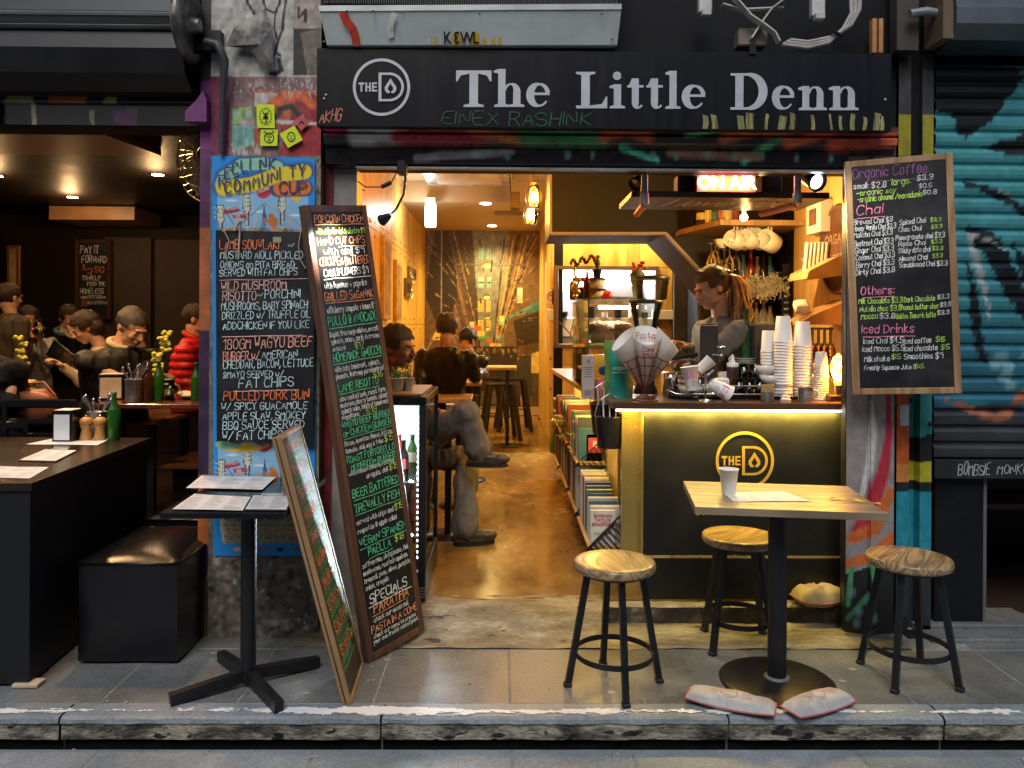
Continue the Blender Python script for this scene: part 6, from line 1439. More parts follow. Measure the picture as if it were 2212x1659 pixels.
def flower(label, base, h, seed):
    t = thing('flower_vase', label, 'flowers', base); r = rng(seed)
    MB().lathe([(.03, 0), (.035, .04), (.018, .12), (.014, .16), (.018, .17)], 16, cap=False).build('vase', clear_thick, t)
    sp = [(0, 0, .02), (.01, 0, .15), (.0, .01, h*.7), (.04, 0, h)]
    MB().tube(sp, .003, 6).build('stem', plain('stem_green', (.16,.28,.03), .5), t)
    for k in range(9):
        q = .35+.65*k/8; c = Vector((.04*q*q+r.uniform(-.03, .03), r.uniform(-.03, .03), h*q)); m = MB()
        for j in range(5):
            a = j*1.256+k; d = Vector((math.cos(a), math.sin(a)*.5, .4*math.sin(a*2)))*.022; m.blob(c+d, (.016, .009, .012), 7, .2)
        m.build('blossom', plain('orchid', (.66,.62,.10), .5), t)
    return t
flower('green orchid stem in a glass vase in front of the black-jacketed man', (X(340, 850, 4.93), 4.93, T2), .42, 3)
flower('green orchid stem in a glass vase in front of the cup drinker', (X(38, 826, 5.45), 5.45, .76), .56, 5)
t = thing('dining_table', 'timber dining table at the far left under glasses', 'table'); p1 = gr(0, 862, .76); 
MB().box(-3.9, -2.35, 5.35, 6.1, .73, .76, .004).build('tabletop', plain('warm_table', (.20,.09,.035), .2, var=.2), t)
for x, y in ((-3.8, 5.45), (-2.45, 5.45), (-3.8, 6.0), (-2.45, 6.0)): MB().box(x-.025, x+.025, y-.025, y+.025, 0, .729).build('leg', black_metal, t)
for i, (u, v, l) in enumerate([(85, 815, 'empty water glass left of the latte glass'), (103, 812, 'latte glass on a saucer on the far left table'), (62, 822, 'water glass nearest the orchid stem')]):
    p = gr(u, v, .76); p.y = min(max(p.y, 5.4), 5.9); p = at(u, v, p.y); tumbler(l, (p.x, p.y, .761), .10, .035, plain('latte', (.35,.18,.08), .4) if i == 1 else None)
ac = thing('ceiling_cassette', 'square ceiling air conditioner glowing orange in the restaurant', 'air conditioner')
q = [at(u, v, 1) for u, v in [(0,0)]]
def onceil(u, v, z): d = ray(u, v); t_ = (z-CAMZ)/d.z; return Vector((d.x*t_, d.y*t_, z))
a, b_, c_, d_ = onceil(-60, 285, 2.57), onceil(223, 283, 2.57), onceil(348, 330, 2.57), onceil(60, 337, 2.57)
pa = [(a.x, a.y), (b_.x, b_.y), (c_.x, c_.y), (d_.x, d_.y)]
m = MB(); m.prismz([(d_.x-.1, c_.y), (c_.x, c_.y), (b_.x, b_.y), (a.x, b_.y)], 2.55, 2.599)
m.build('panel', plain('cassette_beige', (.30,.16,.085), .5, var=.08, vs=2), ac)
for (u, v) in [(-8, 382), (157, 428), (341, 380)]:
    p = onceil(u, v, 2.59); dl = thing('downlight', {-8: 'round recessed ceiling light at the far left of the restaurant', 157: 'round recessed ceiling light above the pay it forward board', 341: 'round recessed ceiling light near the wall fan'}[u], 'ceiling light', (p.x, p.y, 2.6), 0, 'recessed restaurant lights')
    MB().lathe([(.075, -.004), (.07, 0), (.045, 0)], 24, cap=False).build('trim_ring', brown_dark, dl)
    MB().lathe([(.045, -.003), (0, -.003)], 20).build('lens', emit('down_lens', (1,.86,.66), 22), dl)
    lamp('restaurant_light', 'POINT', (p.x, p.y-.05, 2.44), 7, (1,.58,.25), .05)
for x, y in ((-2.9, 4.5), (-1.9, 4.3), (-3.6, 5.4)):
    dl = thing('downlight', 'assumed round recessed ceiling light added out of view behind the restaurant lintel, %s' % ('nearest the left edge of the opening' if x < -3 else 'above the bar table' if x < -2 else 'nearest the pillar'), 'ceiling light', (x, y, 2.6), 0, 'recessed restaurant lights'); MB().lathe([(.045, -.003), (0, -.003)], 20).build('lens', MATS['down_lens'], dl); lamp('restaurant_light', 'SPOT', (x, y, 2.56), 60, (1,.57,.24), .05, (0, 0, 0), 150, .9)  # unseen downlights, assumed and added to light the diners' faces from the front
dc = thing('ceiling_box', 'bronze boxed duct low on the far restaurant ceiling', 'duct box'); q0, q1 = at(105, 474, 7.8), at(291, 446, 7.8)
MB().box(q0.x, q1.x, 7.8, 8.4, q0.z, q1.z, .004).build('casing', plain('bronze', (.30,.16,.07), .4, var=.3, vs=3), dc)
fan = thing('wall_fan', 'wire caged wall fan behind the pillar edge', 'fan'); fc_ = at(452, 335, 4.0); fan.location = fc_; fan.rotation_euler = (0, 0, math.radians(-28))
m = MB()
for k in range(30):
    a = k*math.pi*2/30; m.tube([(math.cos(a)*.05, -.06, math.sin(a)*.05), (math.cos(a)*.17, -.05, math.sin(a)*.17), (math.cos(a)*.24, 0, math.sin(a)*.24), (math.cos(a)*.19, .05, math.sin(a)*.19)], .0016, 4)
for r_, y in ((.24, 0), (.17, -.05), (.11, -.058)): m.tube([(r_*math.cos(k*math.pi/20), y, r_*math.sin(k*math.pi/20)) for k in range(40)], .003, 5, closed=True)
m.build('wire_cage', plain('brass_wire', (.55,.42,.2), .35, .8), fan, kind='stuff')
for k in range(3):
    m = MB(); m.M = Matrix.Rotation(k*2.094, 4, 'Y'); m.add([(.03,-.01,-.03),(.2,.01,-.07),(.21,-.01,.06),(.04,.01,.04)], [(0,1,2,3)], False); m.build('blade', steel_grey, fan)
MB().blob((0, 0, 0), (.05, .07, .05), 14, 0).build('motor_hub', black_metal, fan)
MB().bar((0, .03, 0), (.12, .10, 0), .03).build('wall_arm', black_metal, fan)
CY = 3.80
ct = thing('shop_counter', 'black coffee counter with golden round emblem and LED strip under wooden top', 'counter')
cxl, cxr = X(1391, 1000, CY), X(1824, 1000, CY)
ctop = Z(1600, 884, CY)+.0; cbot = .085
zmid = Z(1600, 1203, CY)
panel_b = layered('counter_black', [(.005,.005,.004),(.008,.008,.006),(.011,.010,.008)], .55, 3, bump=.06, spots=(60, .74, (.05,.045,.03)), rv=.12)
MB().box(cxl, cxr, CY, CY+.03, zmid+.006, ctop).build('upper_panel', panel_b, ct)
MB().box(cxl, cxr, CY-.004, CY+.03, cbot+.01, zmid-.006).build('lower_panel', panel_b, ct)
brass = plain('brass_line', (.75,.55,.22), .3, .7)
MB().box(cxl, cxr, CY-.006, CY+.02, zmid-.005, zmid+.005).build('brass_strip', brass, ct)
gold_sheet = plain('brass_sheet', (.60,.42,.12), .28, .75, var=.12, vs=3, bump=.05)
MB().box(cxl-.10, cxl-.001, CY+.06, CY+.09, cbot, ctop-.002).box(cxl-.012, cxl-.002, CY, CY+.06, cbot, ctop-.002).build('brass_side', gold_sheet, ct)
MB().box(cxl-.16, cxr+.0, CY-.03, CY+.36, ctop, ctop+.034, .004).build('countertop', counter_wood, ct)
MB().box(cxl, cxr, CY+.03, CY+.32, cbot, ctop).build('carcass', black_metal, ct)
MB().box(cxl-.14, cxr-.01, CY-.018, CY-.010, ctop-.010, ctop-.002).build('led_strip', emit('led_strip', (1,.86,.62), 14), ct)
CT = ctop+.034
for i in range(5):
    x = cxl-.1+(cxr-cxl+.05)*(i+.5)/5
    lamp('led_light', 'AREA', (x, CY-.022, ctop-.014), 2.1, (1,.68,.10), .24, (math.radians(2), 0, 0), size_y=.012)
def c2(u, v): p = at(u, v, CY-.003); return (p.x, p.z)
gold_paint = plain('gold_paint', (.80,.50,.06), .4, .2, var=.1)
logo(ct, c2, 1609, 995, 63, gold_paint, -(CY-.003)+.0)
def script(parent, conv, text, u, v, w, h, mat, off, sw=.010): 
    mb = flatmb(off); a = conv(u, v); b_ = conv(u+w, v-8); hh = conv(u, v-h)[1]-a[1]; scribe(mb, text, a[0], a[1], b_[0]-a[0], hh, sw, rng(9), .3, .12, (b_[1]-a[1])/(b_[0]-a[0])); return mb.build('gold_lettering', mat, parent)
script(ct, c2, 'The Little Denn', 1500, 1112, 210, 28, gold_paint, -(CY-.003))
MB().box(cxl+.02, cxr, CY+.02, CY+.05, .02, cbot+.01).build('skirting', black_metal, ct)

sb = thing('side_bench', 'long wooden-edged side bench running back from the counter', 'bench')
SX = .62   # face of the bench towards the corridor
lz = 1.035
MB().prismz([(X(1302, 866, 4.1), 4.10), (cxl-.16, 4.10), (cxl+.1, 4.2), (1.0, 7.1), (.43, 7.1)], lz-.03, lz).build('bench_top', shelf_wood, sb)
MB().box(SX, SX+.3, 4.2, 7.05, .09, lz-.031).build('bench_face', plain('bench_yellow', (.45,.30,.10), .5), sb)
MB().box(SX+.01, cxl+.1, 3.9, 4.2, .09, lz-.032).build('bench_end', plain('bench_end_brown', (.12,.07,.03), .5), sb)
tt = thing('strip_lamp', 'assumed bright strip lamp added out of view, washing the plywood wall behind the glass case', 'strip lamp'); MB().box(.6, 1.7, 8.1, 8.14, 2.62, 2.65).build('tube', emit('assumed_wall_strip', (1,.8,.45), 12), tt); lamp('assumed_strip_light', 'AREA', (1.15, 8.12, 2.6), 15, (1,.72,.3), 1.1, (math.radians(25), 0, 0), size_y=.05)  # unseen lamp assumed behind the bulkhead, added for the glow on the plywood
lamp('shelf_light', 'AREA', (.55, 4.6, .99), 5.5, (1,.68,.14), .04, (0, 0, 0), size_y=.9)
lamp('shelf_light', 'AREA', (.55, 6.1, .99), 6, (1,.72,.2), .04, (0, 0, 0), size_y=1.4)
def bracket(parent, x0, x1, y, z0, z1):
    m = MB(); th = .005
    m.bar((x0, y, z0), (x1, y, z0), .014, th); m.bar((x1, y, z0), (x1, y, z1), .018, th); m.bar((x0, y, z0), (x1, y, z1), .018, th)
    n = 11
    for i in range(1, n):
        f = i/n; xa = x0+(x1-x0)*f; 
        zt_ = z0+(z1-z0)*f; run = min((x1-xa), (zt_-z0)*.9)
        m.bar((xa, y, zt_), (xa+run, y, zt_-run/.9), .0095, th)
    return m.build('bracket', black_metal, parent)
bcol = [(.03,.06,.14),(.10,.16,.03),(.60,.55,.42),(.45,.10,.05),(.05,.05,.06),(.35,.33,.3),(.12,.05,.03),(.55,.42,.1),(.04,.12,.16),(.30,.04,.04),(.5,.5,.48)]
bm = [plain('book_%s' % n, c, .4, var=.15) for n, c in zip('blue green cream red black grey brown yellow teal crimson white'.split(), bcol)]
page = plain('book_pages', (.62,.52,.32), .8)
def book(label, x, y, z, w, h, d, m, lean=0, grp='books on the side bench shelves'):
    """stands with its front cover to the street: w wide (x), h tall, d thick (y)"""
    t = thing('book', label, 'book', (x, y, z), 0, grp); t.rotation_euler.y = 0; t.rotation_euler.x = lean
    MB().box(0, w, 0, .003, 0, h).box(0, w, d-.003, d, 0, h).box(w-.003, w, .003, d-.003, 0, h).build('cover', m, t)
    MB().box(.003, w-.003, .003, d-.003, .003, h-.004).build('pages', page, t)
    return t
ORD = 'first second third fourth fifth sixth seventh eighth ninth tenth eleventh twelfth thirteenth fourteenth fifteenth sixteenth seventeenth eighteenth nineteenth twentieth twenty-first twenty-second twenty-third twenty-fourth twenty-fifth twenty-sixth twenty-seventh twenty-eighth twenty-ninth thirtieth'.split()
r = rng(20)
cols_w = ['dark blue', 'green', 'cream', 'red', 'black', 'grey', 'brown', 'yellow', 'teal', 'crimson', 'white']
for z, ys_ in ((.28, [4.02, 4.74, 5.44, 6.28, 7.0]), (.59, [4.68, 5.44, 6.39, 7.05])):
    for i in range(len(ys_)-1):
        y0, y1 = ys_[i], ys_[i+1]-.12
        row = 'lower' if z < .4 else 'upper'
        sh = thing('book_shelf', '%s slanted book shelf with slotted black bracket, %s from the street' % (row, ['nearest', 'second', 'third', 'farthest'][i]), 'shelf', (0,0,0), 0, 'slotted shelves along the side bench')
        MB().box(.44, SX-.001, y0-.025, y1, z, z+.018, .002).build('board', shelf_wood, sh)
        bracket(sh, .43, SX+.01, y0-.030, z-.002, z+.20)
        far = i > 1
        y = y0+.02; k = 0
        while y < y1-.05 and not (row == 'upper' and i == 2 and k > 8):
            d = r.uniform(.018, .042); ci = r.randrange(11)
            if row == 'lower' and i == 0: ci = [10, 8, 2, 0, 1, 0, 0, 2, 1, 4, 3, 10, 5][k % 13]; 
            h_ = r.uniform(.19, .27) if not (row == 'lower' and i == 0) else .19+.013*min(k, 7)
            book('%s book, %s from the street on the %s %s shelf' % (cols_w[ci], ORD[k], ['nearest', 'second', 'third', 'farthest'][i], row), SX-.165, y, z+.019, .15+r.uniform(-.02, .01), h_, d, bm[ci])
            y += d+r.uniform(.001, .012); k += 1
fb = thing('book', 'cream paperback with red BARBARA TAYLOR BRADFORD lettering facing the street', 'book', (.455, 4.002, .299), 0, 'books on the side bench shelves')
MB().box(0, .125, 0, .016, 0, .178).build('cover', plain('cover_cream', (.62,.60,.5), .4), fb)
for tx, z_, sz in [('BARBARA', .150, .024), ('TAYLOR', .128, .024), ('BRADFORD', .106, .024)]:
    font_text(tx, sz, 'cover_lettering', redp, fb, (.062, -.0012, z_), sx=.92, extrude=.0003, bold=.0006)
font_text('HOLD THE DREAM', .012, 'cover_lettering', navy, fb, (.062, -.0012, .06), sx=.95, extrude=.0003)
rb_ = thing('book', 'red and white paperback leaning under the hanging bucket', 'book', (.505, 4.70, .61), 0, 'books on the side bench shelves'); MB().box(0, .1, 0, .02, 0, .16).build('cover', bm[10], rb_); MB().box(.01, .09, -.002, -.0005, .05, .14).build('cover_print', redp, rb_); font_text('B', .05, 'cover_lettering', paper, rb_, (.05, -.0035, .10), extrude=.0003, bold=.001)
for k in range(5): 
    t_ = thing('book', 'flat stacked book number by colour, %s cover, on pile at the far shelf' % cols_w[k*2], 'book', (.46, 7.02, .60+.03*k+.012), 0, 'books piled flat on the far shelf'); MB().box(0, .16, 0, .22, 0, .027).build('cover', bm[k*2], t_)
    t_['label'] = '%s book in the flat pile at the far end of the shelf' % cols_w[k*2]
for k in range(4):
    t_ = thing('book', '%s book in the flat pile on the second upper shelf' % cols_w[(k*3+1) % 11], 'book', (.45, 5.9, .61+.03*k), .1*k, 'books piled flat on the far shelf'); MB().box(0, .15, 0, .2, 0, .028).build('cover', bm[(k*3+1) % 11], t_)
jar = thing('pickle_jar', 'green glass jar of pickles on the lowest shelf end', 'jar', (.47, 6.9, .30)); MB().lathe([(.055, 0), (.06, .01), (.06, .15), (.04, .17), (.042, .2), (0, .2)], 20).build('jar_body', plain('jar_green', (.10,.20,.03), .15), jar)
for i in range(3): MB().blob((0, 0, .23+.02*i), (.05, .04, .03), 10, .5, 3, i).build('wrapping', plain('foil', (.4,.42,.38), .3, .5), jar)
for i, (y, z) in enumerate([(5.6, .62), (4.95, .61)]):
    t = thing('trailing_plant', ['small trailing green plant on the far upper shelf', 'small trailing green plant on the nearer upper shelf'][i], 'plant', (.46, y, z)); m = MB(); rr = rng(i)
    for k in range(46):
        c = Vector((rr.gauss(0, .03)-.01, rr.gauss(0, .03), rr.uniform(-.03, .14))); a = rr.uniform(0, 6.28); u = Vector((math.cos(a), math.sin(a), rr.uniform(-.5, .5)))*.017; w_ = Vector((-u.y, u.x, .008))*.6
        m.add([c-u, c+w_, c+u, c-w_], [(0,1,2,3)], False)
    m.build('foliage', plain('leaf_bright', (.18,.35,.04), .5, var=.4, vs=30), t, kind='stuff')
for i, (u, v, Y, l) in enumerate([(1318, 930, 3.93, 'black metal bucket hanging nearest the street from the countertop'), (1306, 902, 4.06, 'black metal bucket hanging behind the nearer bucket')]):
    p = at(u, v, Y); t = thing('hanging_bucket', l, 'bucket', p, 0, 'buckets hung from the countertop')
    MB().lathe([(.060, -.085), (.062, -.08), (.078, .07), (.082, .073), (.078, .078), (.074, .07), (.058, -.078), (0, -.078)], 28, cap=False).build('pail', plain('enamel_black', (.012,.012,.013), .22, bump=.02), t)
    MB().tube([(-.08, 0, .07), (-.06, 0, .15), (0, 0, .19), (.06, 0, .15), (.08, 0, .07)], .003, 6).build('handle', chrome, t)
    m = MB(); 
    for k in range(3): m.tube([(-.03+.03*k, 0, .0), (-.035+.032*k, .01, .14), (-.04+.035*k, 0, .155)], .004, 6)
    m.build('utensil', white_plastic, t)
def onct(u, v=None, Y=3.95): p = at(u, 868, Y); return (p.x, Y, CT)
t = thing('cone_stand', 'red wire stand holding three white paper pasta cones', 'cone stand', onct(1392, None, 3.86)); s86 = FPX/3.86
wire = plain('red_wire', (.14,.015,.02), .3)
def cone_dir(dx): return Vector((dx, -.10, 1)).normalized()
tipz = .052
conem = plain('cone_paper', (.80,.78,.72), .6, var=.03)
for i, (dx, Lc, oy) in enumerate([(-.44, .275, .012), (.46, .28, .012), (0.0, .275, -.022)]):
    d = cone_dir(dx); M0 = Matrix.Translation((dx*.012, oy, tipz)) @ d.to_track_quat('Z', 'Y').to_matrix().to_4x4()
    m = MB(); m.M = M0
    n = 36; vs = [(0, 0, 0)]; 
    R = .072
    for k in range(n):
        a = 2*math.pi*k/n; hgt = Lc+ .040*math.sin(a)*(1 if i == 2 else .8); rr_ = R*hgt/Lc; vs.append((rr_*math.cos(a), rr_*math.sin(a), hgt))
    m.add(vs, [(0, 1+k, 1+(k+1) % n) for k in range(n)], True); m.build('paper_cone', conem, t)
    m = MB(); m.M = M0
    for f in (.28, .46, .62): m.tube([(R*f*1.04*math.cos(a*.3142), R*f*1.04*math.sin(a*.3142), Lc*f) for a in range(20)], .0024, 6, closed=True)
    for k in range(6):
        a = k*math.pi/3+.2; m.tube([(0, 0, 0), (R*.645*math.cos(a), R*.645*math.sin(a), Lc*.62)], .0022, 6)
    m.build('wire_basket', wire, t)
    if i == 2:
        Mi_ = M0
        def wrap(x, y, off):
            hh = y; rr_ = R*hh/Lc+off; a = -math.pi/2+x/max(rr_, .01); return M0 @ Vector((rr_*math.cos(a), rr_*math.sin(a), hh))
        for word, y, w_, hcap, ck, inner in [('Pasta', .250, .092, .030, 0, True), ('Cone', .212, .060, .024, 0, False), ('$9.5', .180, .050, .022, 0, False)]:
            for rep, (mt, sw, o) in enumerate([(plain('pen_blue', (.05,.06,.22), .5), .0042, .0012), (plain('pen_red', (.75,.12,.10), .5), .0022, .0018)]):
                fl = MB(); scribe(fl, word, -w_/2, y-hcap*.5, w_, hcap, sw, rng(4), .1, .2)
                m2 = MB(); 
                if inner: m2.v = [tuple(M0 @ Vector((x_, math.sqrt(max(0, (R*y_*1.02/Lc)**2-x_*x_))-.012-o*1.5, y_+.02))) for x_, y_, z_ in fl.v]
                else: m2.v = [tuple(wrap(x_, y_, o)) for x_, y_, z_ in fl.v]
                m2.f = fl.f; m2.m = fl.m; m2.sm = fl.sm; m2.build('hand_lettering', mt, t)
m = MB(); m.tube([(0, 0, tipz+.01), (0, 0, .03)], .005, 8)
for k in range(4):
    a = k*math.pi/2+.6; m.tube([(0, 0, .035), (.04*math.cos(a), .04*math.sin(a), .018), (.065*math.cos(a), .065*math.sin(a), .002)], .003, 6)
m.tube([(.065*math.cos(a*.314), .065*math.sin(a*.314), .003) for a in range(20)], .003, 6, closed=True); m.build('wire_base', wire, t)
p = onct(1524, None, 3.86); t = thing('cup_tree', 'chrome stand with three tilted sample cups marked with prices', 'cup stand', p)
m = MB().lathe([(.042, 0), (.042, .004), (.012, .010), (0, .012)], 28); m.tube([(0, 0, .008), (0, 0, .19)], .006, 8); m.tube([(0, 0, .06), (-.03, 0, .085)], .006, 8); m.tube([(0, 0, .055), (.045, -.01, .085)], .006, 8); m.tube([(0, 0, .12), (.04, 0, .155)], .005, 8); m.build('stand', chrome, t)
def pricecup(u, v, rot, txt, s=1.0, small=False):
    q_ = at(u, v, 3.84)-Vector(p); h = .118*s; m0 = Matrix.Translation(q_) @ Matrix.Rotation(rot, 4, 'Y') @ Matrix.Translation((0, 0, -h/2))
    m = MB(); m.M = m0; m.lathe([(.030*s, 0), (.043*s, h*.97), (.045*s, h*.98), (.045*s, h), (.041*s, h), (.029*s, .005), (0, .005)], 26, cap=False); c_ = m.build('sample_cup', cup_white, t)
    if txt:
        fl = MB(); scribe(fl, txt, -.034*s, h*.52, .066*s, .026*s, .0034, rng(2), .1, .25); m2 = MB(); 
        def wr(x, y): rr_ = .0308*s+(.013*s)*y/h+.0006; a = -math.pi/2+x/rr_; return m0 @ Vector((rr_*math.cos(a), rr_*math.sin(a), y))
        m2.v = [tuple(wr(x_, y_)) for x_, y_, _ in fl.v]; m2.f = fl.f; m2.m = fl.m; m2.sm = fl.sm; m2.build('price_lettering', plain('pink_pen', (.75,.10,.35), .5), c_)
        m3 = MB(); 
        ring_ = [(.012*math.cos(a*.314)+.006, h*.3+.012*math.sin(a*.314)) for a in range(21)]
        fl = MB(); strip(fl, ring_, .0016, 0); strip(fl, [(x_*.45+.0033, (y_-h*.3)*.45+h*.3) for x_, y_ in ring_[2:17]], .0016, 0)
        m3.v = [tuple(wr(x_, y_)) for x_, y_, _ in fl.v]; m3.f = fl.f; m3.m = fl.m; m3.sm = fl.sm; m3.build('stamp', paper_ink, c_)
pricecup(1492, 817, math.radians(-8), '$3.3'); pricecup(1555, 840, math.radians(118), '$2.8', .96); pricecup(1522, 790, math.radians(48), '', .72)
t = thing('serving_tray', 'dark scalloped drip tray with chrome rail behind sample cups', 'tray'); x0, x1 = X(1440, 860, 4.02), X(1722, 860, 4.02)
MB().prismz([(x0, 3.98), (x0+.04, 3.93), (x1, 3.93), (x1, 4.12), (x0+.03, 4.12)], CT+.002, CT+.016).build('tray_base', black_gloss, t)
MB().tube([(x0-.02, 3.96, CT+.05), (x0+.03, 3.93, CT+.028), (x1, 3.93, CT+.028)], .004, 8).tube([(x0+.02, 3.90, CT+.072), (x1-.02, 3.90, CT+.072)], .0035, 8).build('rail', chrome, t)
tzz = CT+.017
gl_n = 0
for i, (u, Y) in enumerate([(1595, 4.0), (1618, 3.97), (1640, 4.0), (1588, 4.07), (1612, 4.08), (1636, 4.07)]):
    p_ = at(u, 860, Y); tumbler('clear tumbler, %s of three in the %s row of the counter tray' % (['left', 'middle', 'right'][i % 3], 'back' if i > 2 else 'front'), (p_.x, Y, tzz), .082, .036, None, 'tumblers on the counter tray')
for i, (u, Y) in enumerate([(1606, 4.03), (1630, 4.03)]):
    p_ = at(u, 860, Y); tumbler('clear tumbler stacked on the others, %s one of the top pair' % ['left', 'right'][i], (p_.x, Y, tzz+.083), .078, .034, None, 'tumblers on the counter tray')
def chinacup(label, loc, rx=0, R=.058, h=.055, grp=None, handle=True, rz=0):
    t = thing('china_cup', label, 'cup', loc, rz, grp)
    MB().lathe([(R*.45, 0), (R*.47, .004), (R*.78, h*.35), (R, h), (R*.97, h), (R*.74, h*.38), (R*.4, .008), (0, .008)], 26, cap=False).build('bowl', china, t)
    if handle: MB().tube([(R*.93, 0, h*.82), (R*1.3, 0, h*.85), (R*1.42, 0, h*.55), (R*1.15, 0, h*.28), (R*.78, 0, h*.32)], .0045, 8).build('handle', china, t)
    return t
p_ = at(1664, 850, 3.99); chinacup('white china cup at bottom of the pair beside the paper cup towers', (p_.x, 3.99, CT+.068)); chinacup('white china cup resting on another cup near the paper cup towers', (at(1652, 850, 4.0).x, 4.0, CT+.118), R=.055)
MB()
for i in range(3): 
    p_ = at(1480+i*26, 850, 4.04); chinacup('%s espresso cup on the tray behind the sample cups' % ['left', 'middle', 'right'][i], (p_.x, 4.04, tzz), R=.04, h=.05, grp='espresso cups on the tray')
b2 = thing('paper_bag', 'folded white bag with the upside down word right on the tray', 'paper bag'); p_ = at(1565, 830, 4.0)
MB().box(p_.x-.05, p_.x+.05, 4.0, 4.03, CT+.03, CT+.105, .008).build('bag', conem, b2); font_text('right', .035, 'bag_lettering', plain('bag_ink', (.05,.05,.05), .5), b2, (p_.x, 3.9985, CT+.07), rot=(math.pi/2, 0, 0), extrude=.0003, sx=-1)
def tower(label, u, vtop, n, Y=3.98, r0=.030, r1=.045, h=.11, lip=.0155):
    p_ = at(u, 860, Y); ztop = Z(u, vtop, Y); t = thing('cup_tower', label, 'paper cups', (p_.x, Y, CT), 0, 'towers of upturned paper cups')
    n = max(2, int(round((ztop-CT-h)/lip))+1)
    l2 = (ztop-CT-h)/(n-1)
    me = MB().lathe([(r1+.0015, 0), (r1+.003, .002), (r1+.003, .005), (r1, .0065), (r0, h), (0, h)], 26, cap=False).mesh('paper_cup'); me.materials.append(cup_white)
    for k in range(n): link('paper_cup', me, t, (0, 0, k*l2))
    return t
tower('tallest tower of upturned white paper cups', 1691, 683, 20, 3.97, .034, .046, .135)
tower('tall tower of stamped white paper cups right of the tallest', 1733, 694, 20, 3.99, .034, .046, .13)
tower('shorter tower of paper cups left of tallest, nearer the grinders', 1659, 714, 16, 4.05, .031, .038, .115); tower('shorter tower of paper cups tucked against the tallest', 1674, 718, 16, 4.1, .030, .038, .115)
tower('short yellow-lit tower of paper cups beside the glowing bulb', 1773, 760, 10, 3.95, .026, .034, .075, .011)
p_ = onct(1658, None, 3.84); t = thing('tin_box', 'small grey tin holding tan cards on the counter edge', 'tin', p_)
MB().lathe([(.038, 0), (.052, .05)], 4, cap=False, sy=.7).build('tin_body', galv, t); MB().box(-.03, .03, -.006, .006, .01, .085).build('cards', plain('kraft_card', (.45,.28,.10), .7), t)
kids(t)[0].rotation_euler.z = math.pi/4
p_ = onct(1740, None, 3.84); t = thing('tin_mug', 'grey enamel mug with dark portrait print on the counter edge', 'mug', p_)
MB().lathe([(.036, 0), (.037, .003), (.037, .072), (.039, .074), (.036, .074), (.035, .004), (0, .004)], 26, cap=False).build('mug_body', galv, t); MB().tube([(.037, 0, .06), (.058, 0, .055), (.058, 0, .03), (.037, 0, .018)], .003, 6).build('handle', galv, t)
m = MB(); pr = [(math.sin(a)*.0375, -math.cos(a)*.0375) for a in (-.5, -.25, 0, .25, .5)]
m.add([(x_, y_, .022) for x_, y_ in pr]+[(x_, y_, .055) for x_, y_ in pr], [(i, i+1, i+6, i+5) for i in range(4)], False); m.build('portrait_print', layered('mug_print', [(.05,.05,.05),(.3,.3,.3),(.04,.04,.04)], .5, 40), t)
p_ = onct(1810, None, 3.90); t = thing('edison_lamp', 'glowing filament bulb lamp on a wooden block at the counter end', 'lamp', p_)
MB().box(-.055, .05, -.04, .04, 0, .03, .003).build('wood_block', counter_wood, t); MB().cyl((0, 0, .03), .019, .05, 18).build('socket', chrome, t)
MB().lathe([(.018, .075), (.030, .10), (.048, .14), (.050, .19), (.038, .225), (.0, .24)], 24, cap=False).build('glass_bulb', amber_glass, t)
m = MB()
for k in range(6):
    a0 = k*1.047; m.tube([(.012*math.cos(a0), .012*math.sin(a0), .10), (.024*math.cos(a0), .024*math.sin(a0), .15), (.014*math.cos(a0+.5), .014*math.sin(a0+.5), .20)], .0042, 6)
m.build('filament', emit('filament', (1,.62,.20), 55), t)
lamp('edison_light', 'POINT', (p_[0], p_[1]-.0, p_[2]+.16), 14, (1,.55,.10), .045)
p_ = at(1582, 850, 4.02); t = thing('squeeze_bottle', 'dark sauce squeeze bottle with white nozzle and loop', 'squeeze bottle', (p_.x, 4.02, tzz+.03))
MB().lathe([(.028, 0), (.030, .006), (.030, .105), (.026, .115)], 22).build('bottle_body', plain('sauce', (.05,.025,.02), .3), t); MB().lathe([(.030, .115), (.030, .135), (.012, .14), (.009, .165), (.004, .18)], 18).tube([(-.016, 0, .137), (-.018, 0, .16), (-.006, 0, .172)], .003, 6).build('nozzle_cap', white_plastic, t)
for u0, u1, v0, v1, Y, l in [(1512, 1552, 702, 850, 4.12, 'tall matt black box beside barista apron'), (1628, 1678, 700, 850, 4.16, 'matt black grinder box behind the cup towers')]:
    t = thing('grinder_box', l, 'machine'); a = at(u0, v1, Y); b_ = at(u1, v0, Y); MB().box(a.x, b_.x, Y, Y+.12, CT+.001, b_.z, .006).build('housing', plain('matt_black', (.028,.024,.022), .6), t)
    MB().box(a.x+.01, b_.x-.01, Y+.02, Y+.10, b_.z, b_.z+.006, .002).build('lid', chrome, t); MB().tube([(b_.x+.001, Y+.03, b_.z-.12), (b_.x+.04, Y+.03, b_.z-.12)], .008, 8).build('lever', chrome, t)
t = thing('espresso_machine', 'chrome espresso machine with black portafilter handle at the barista hands', 'coffee machine'); a = at(1440, 850, 4.2); b_ = at(1512, 770, 4.2)
MB().box(a.x, b_.x+.05, 4.16, 4.36, CT+.001, CT+.12, .01).build('machine_body', chrome, t); MB().tube([at(1505, 766, 4.14), at(1450, 775, 4.08)], .012, 10).build('portafilter_handle', black_metal, t)
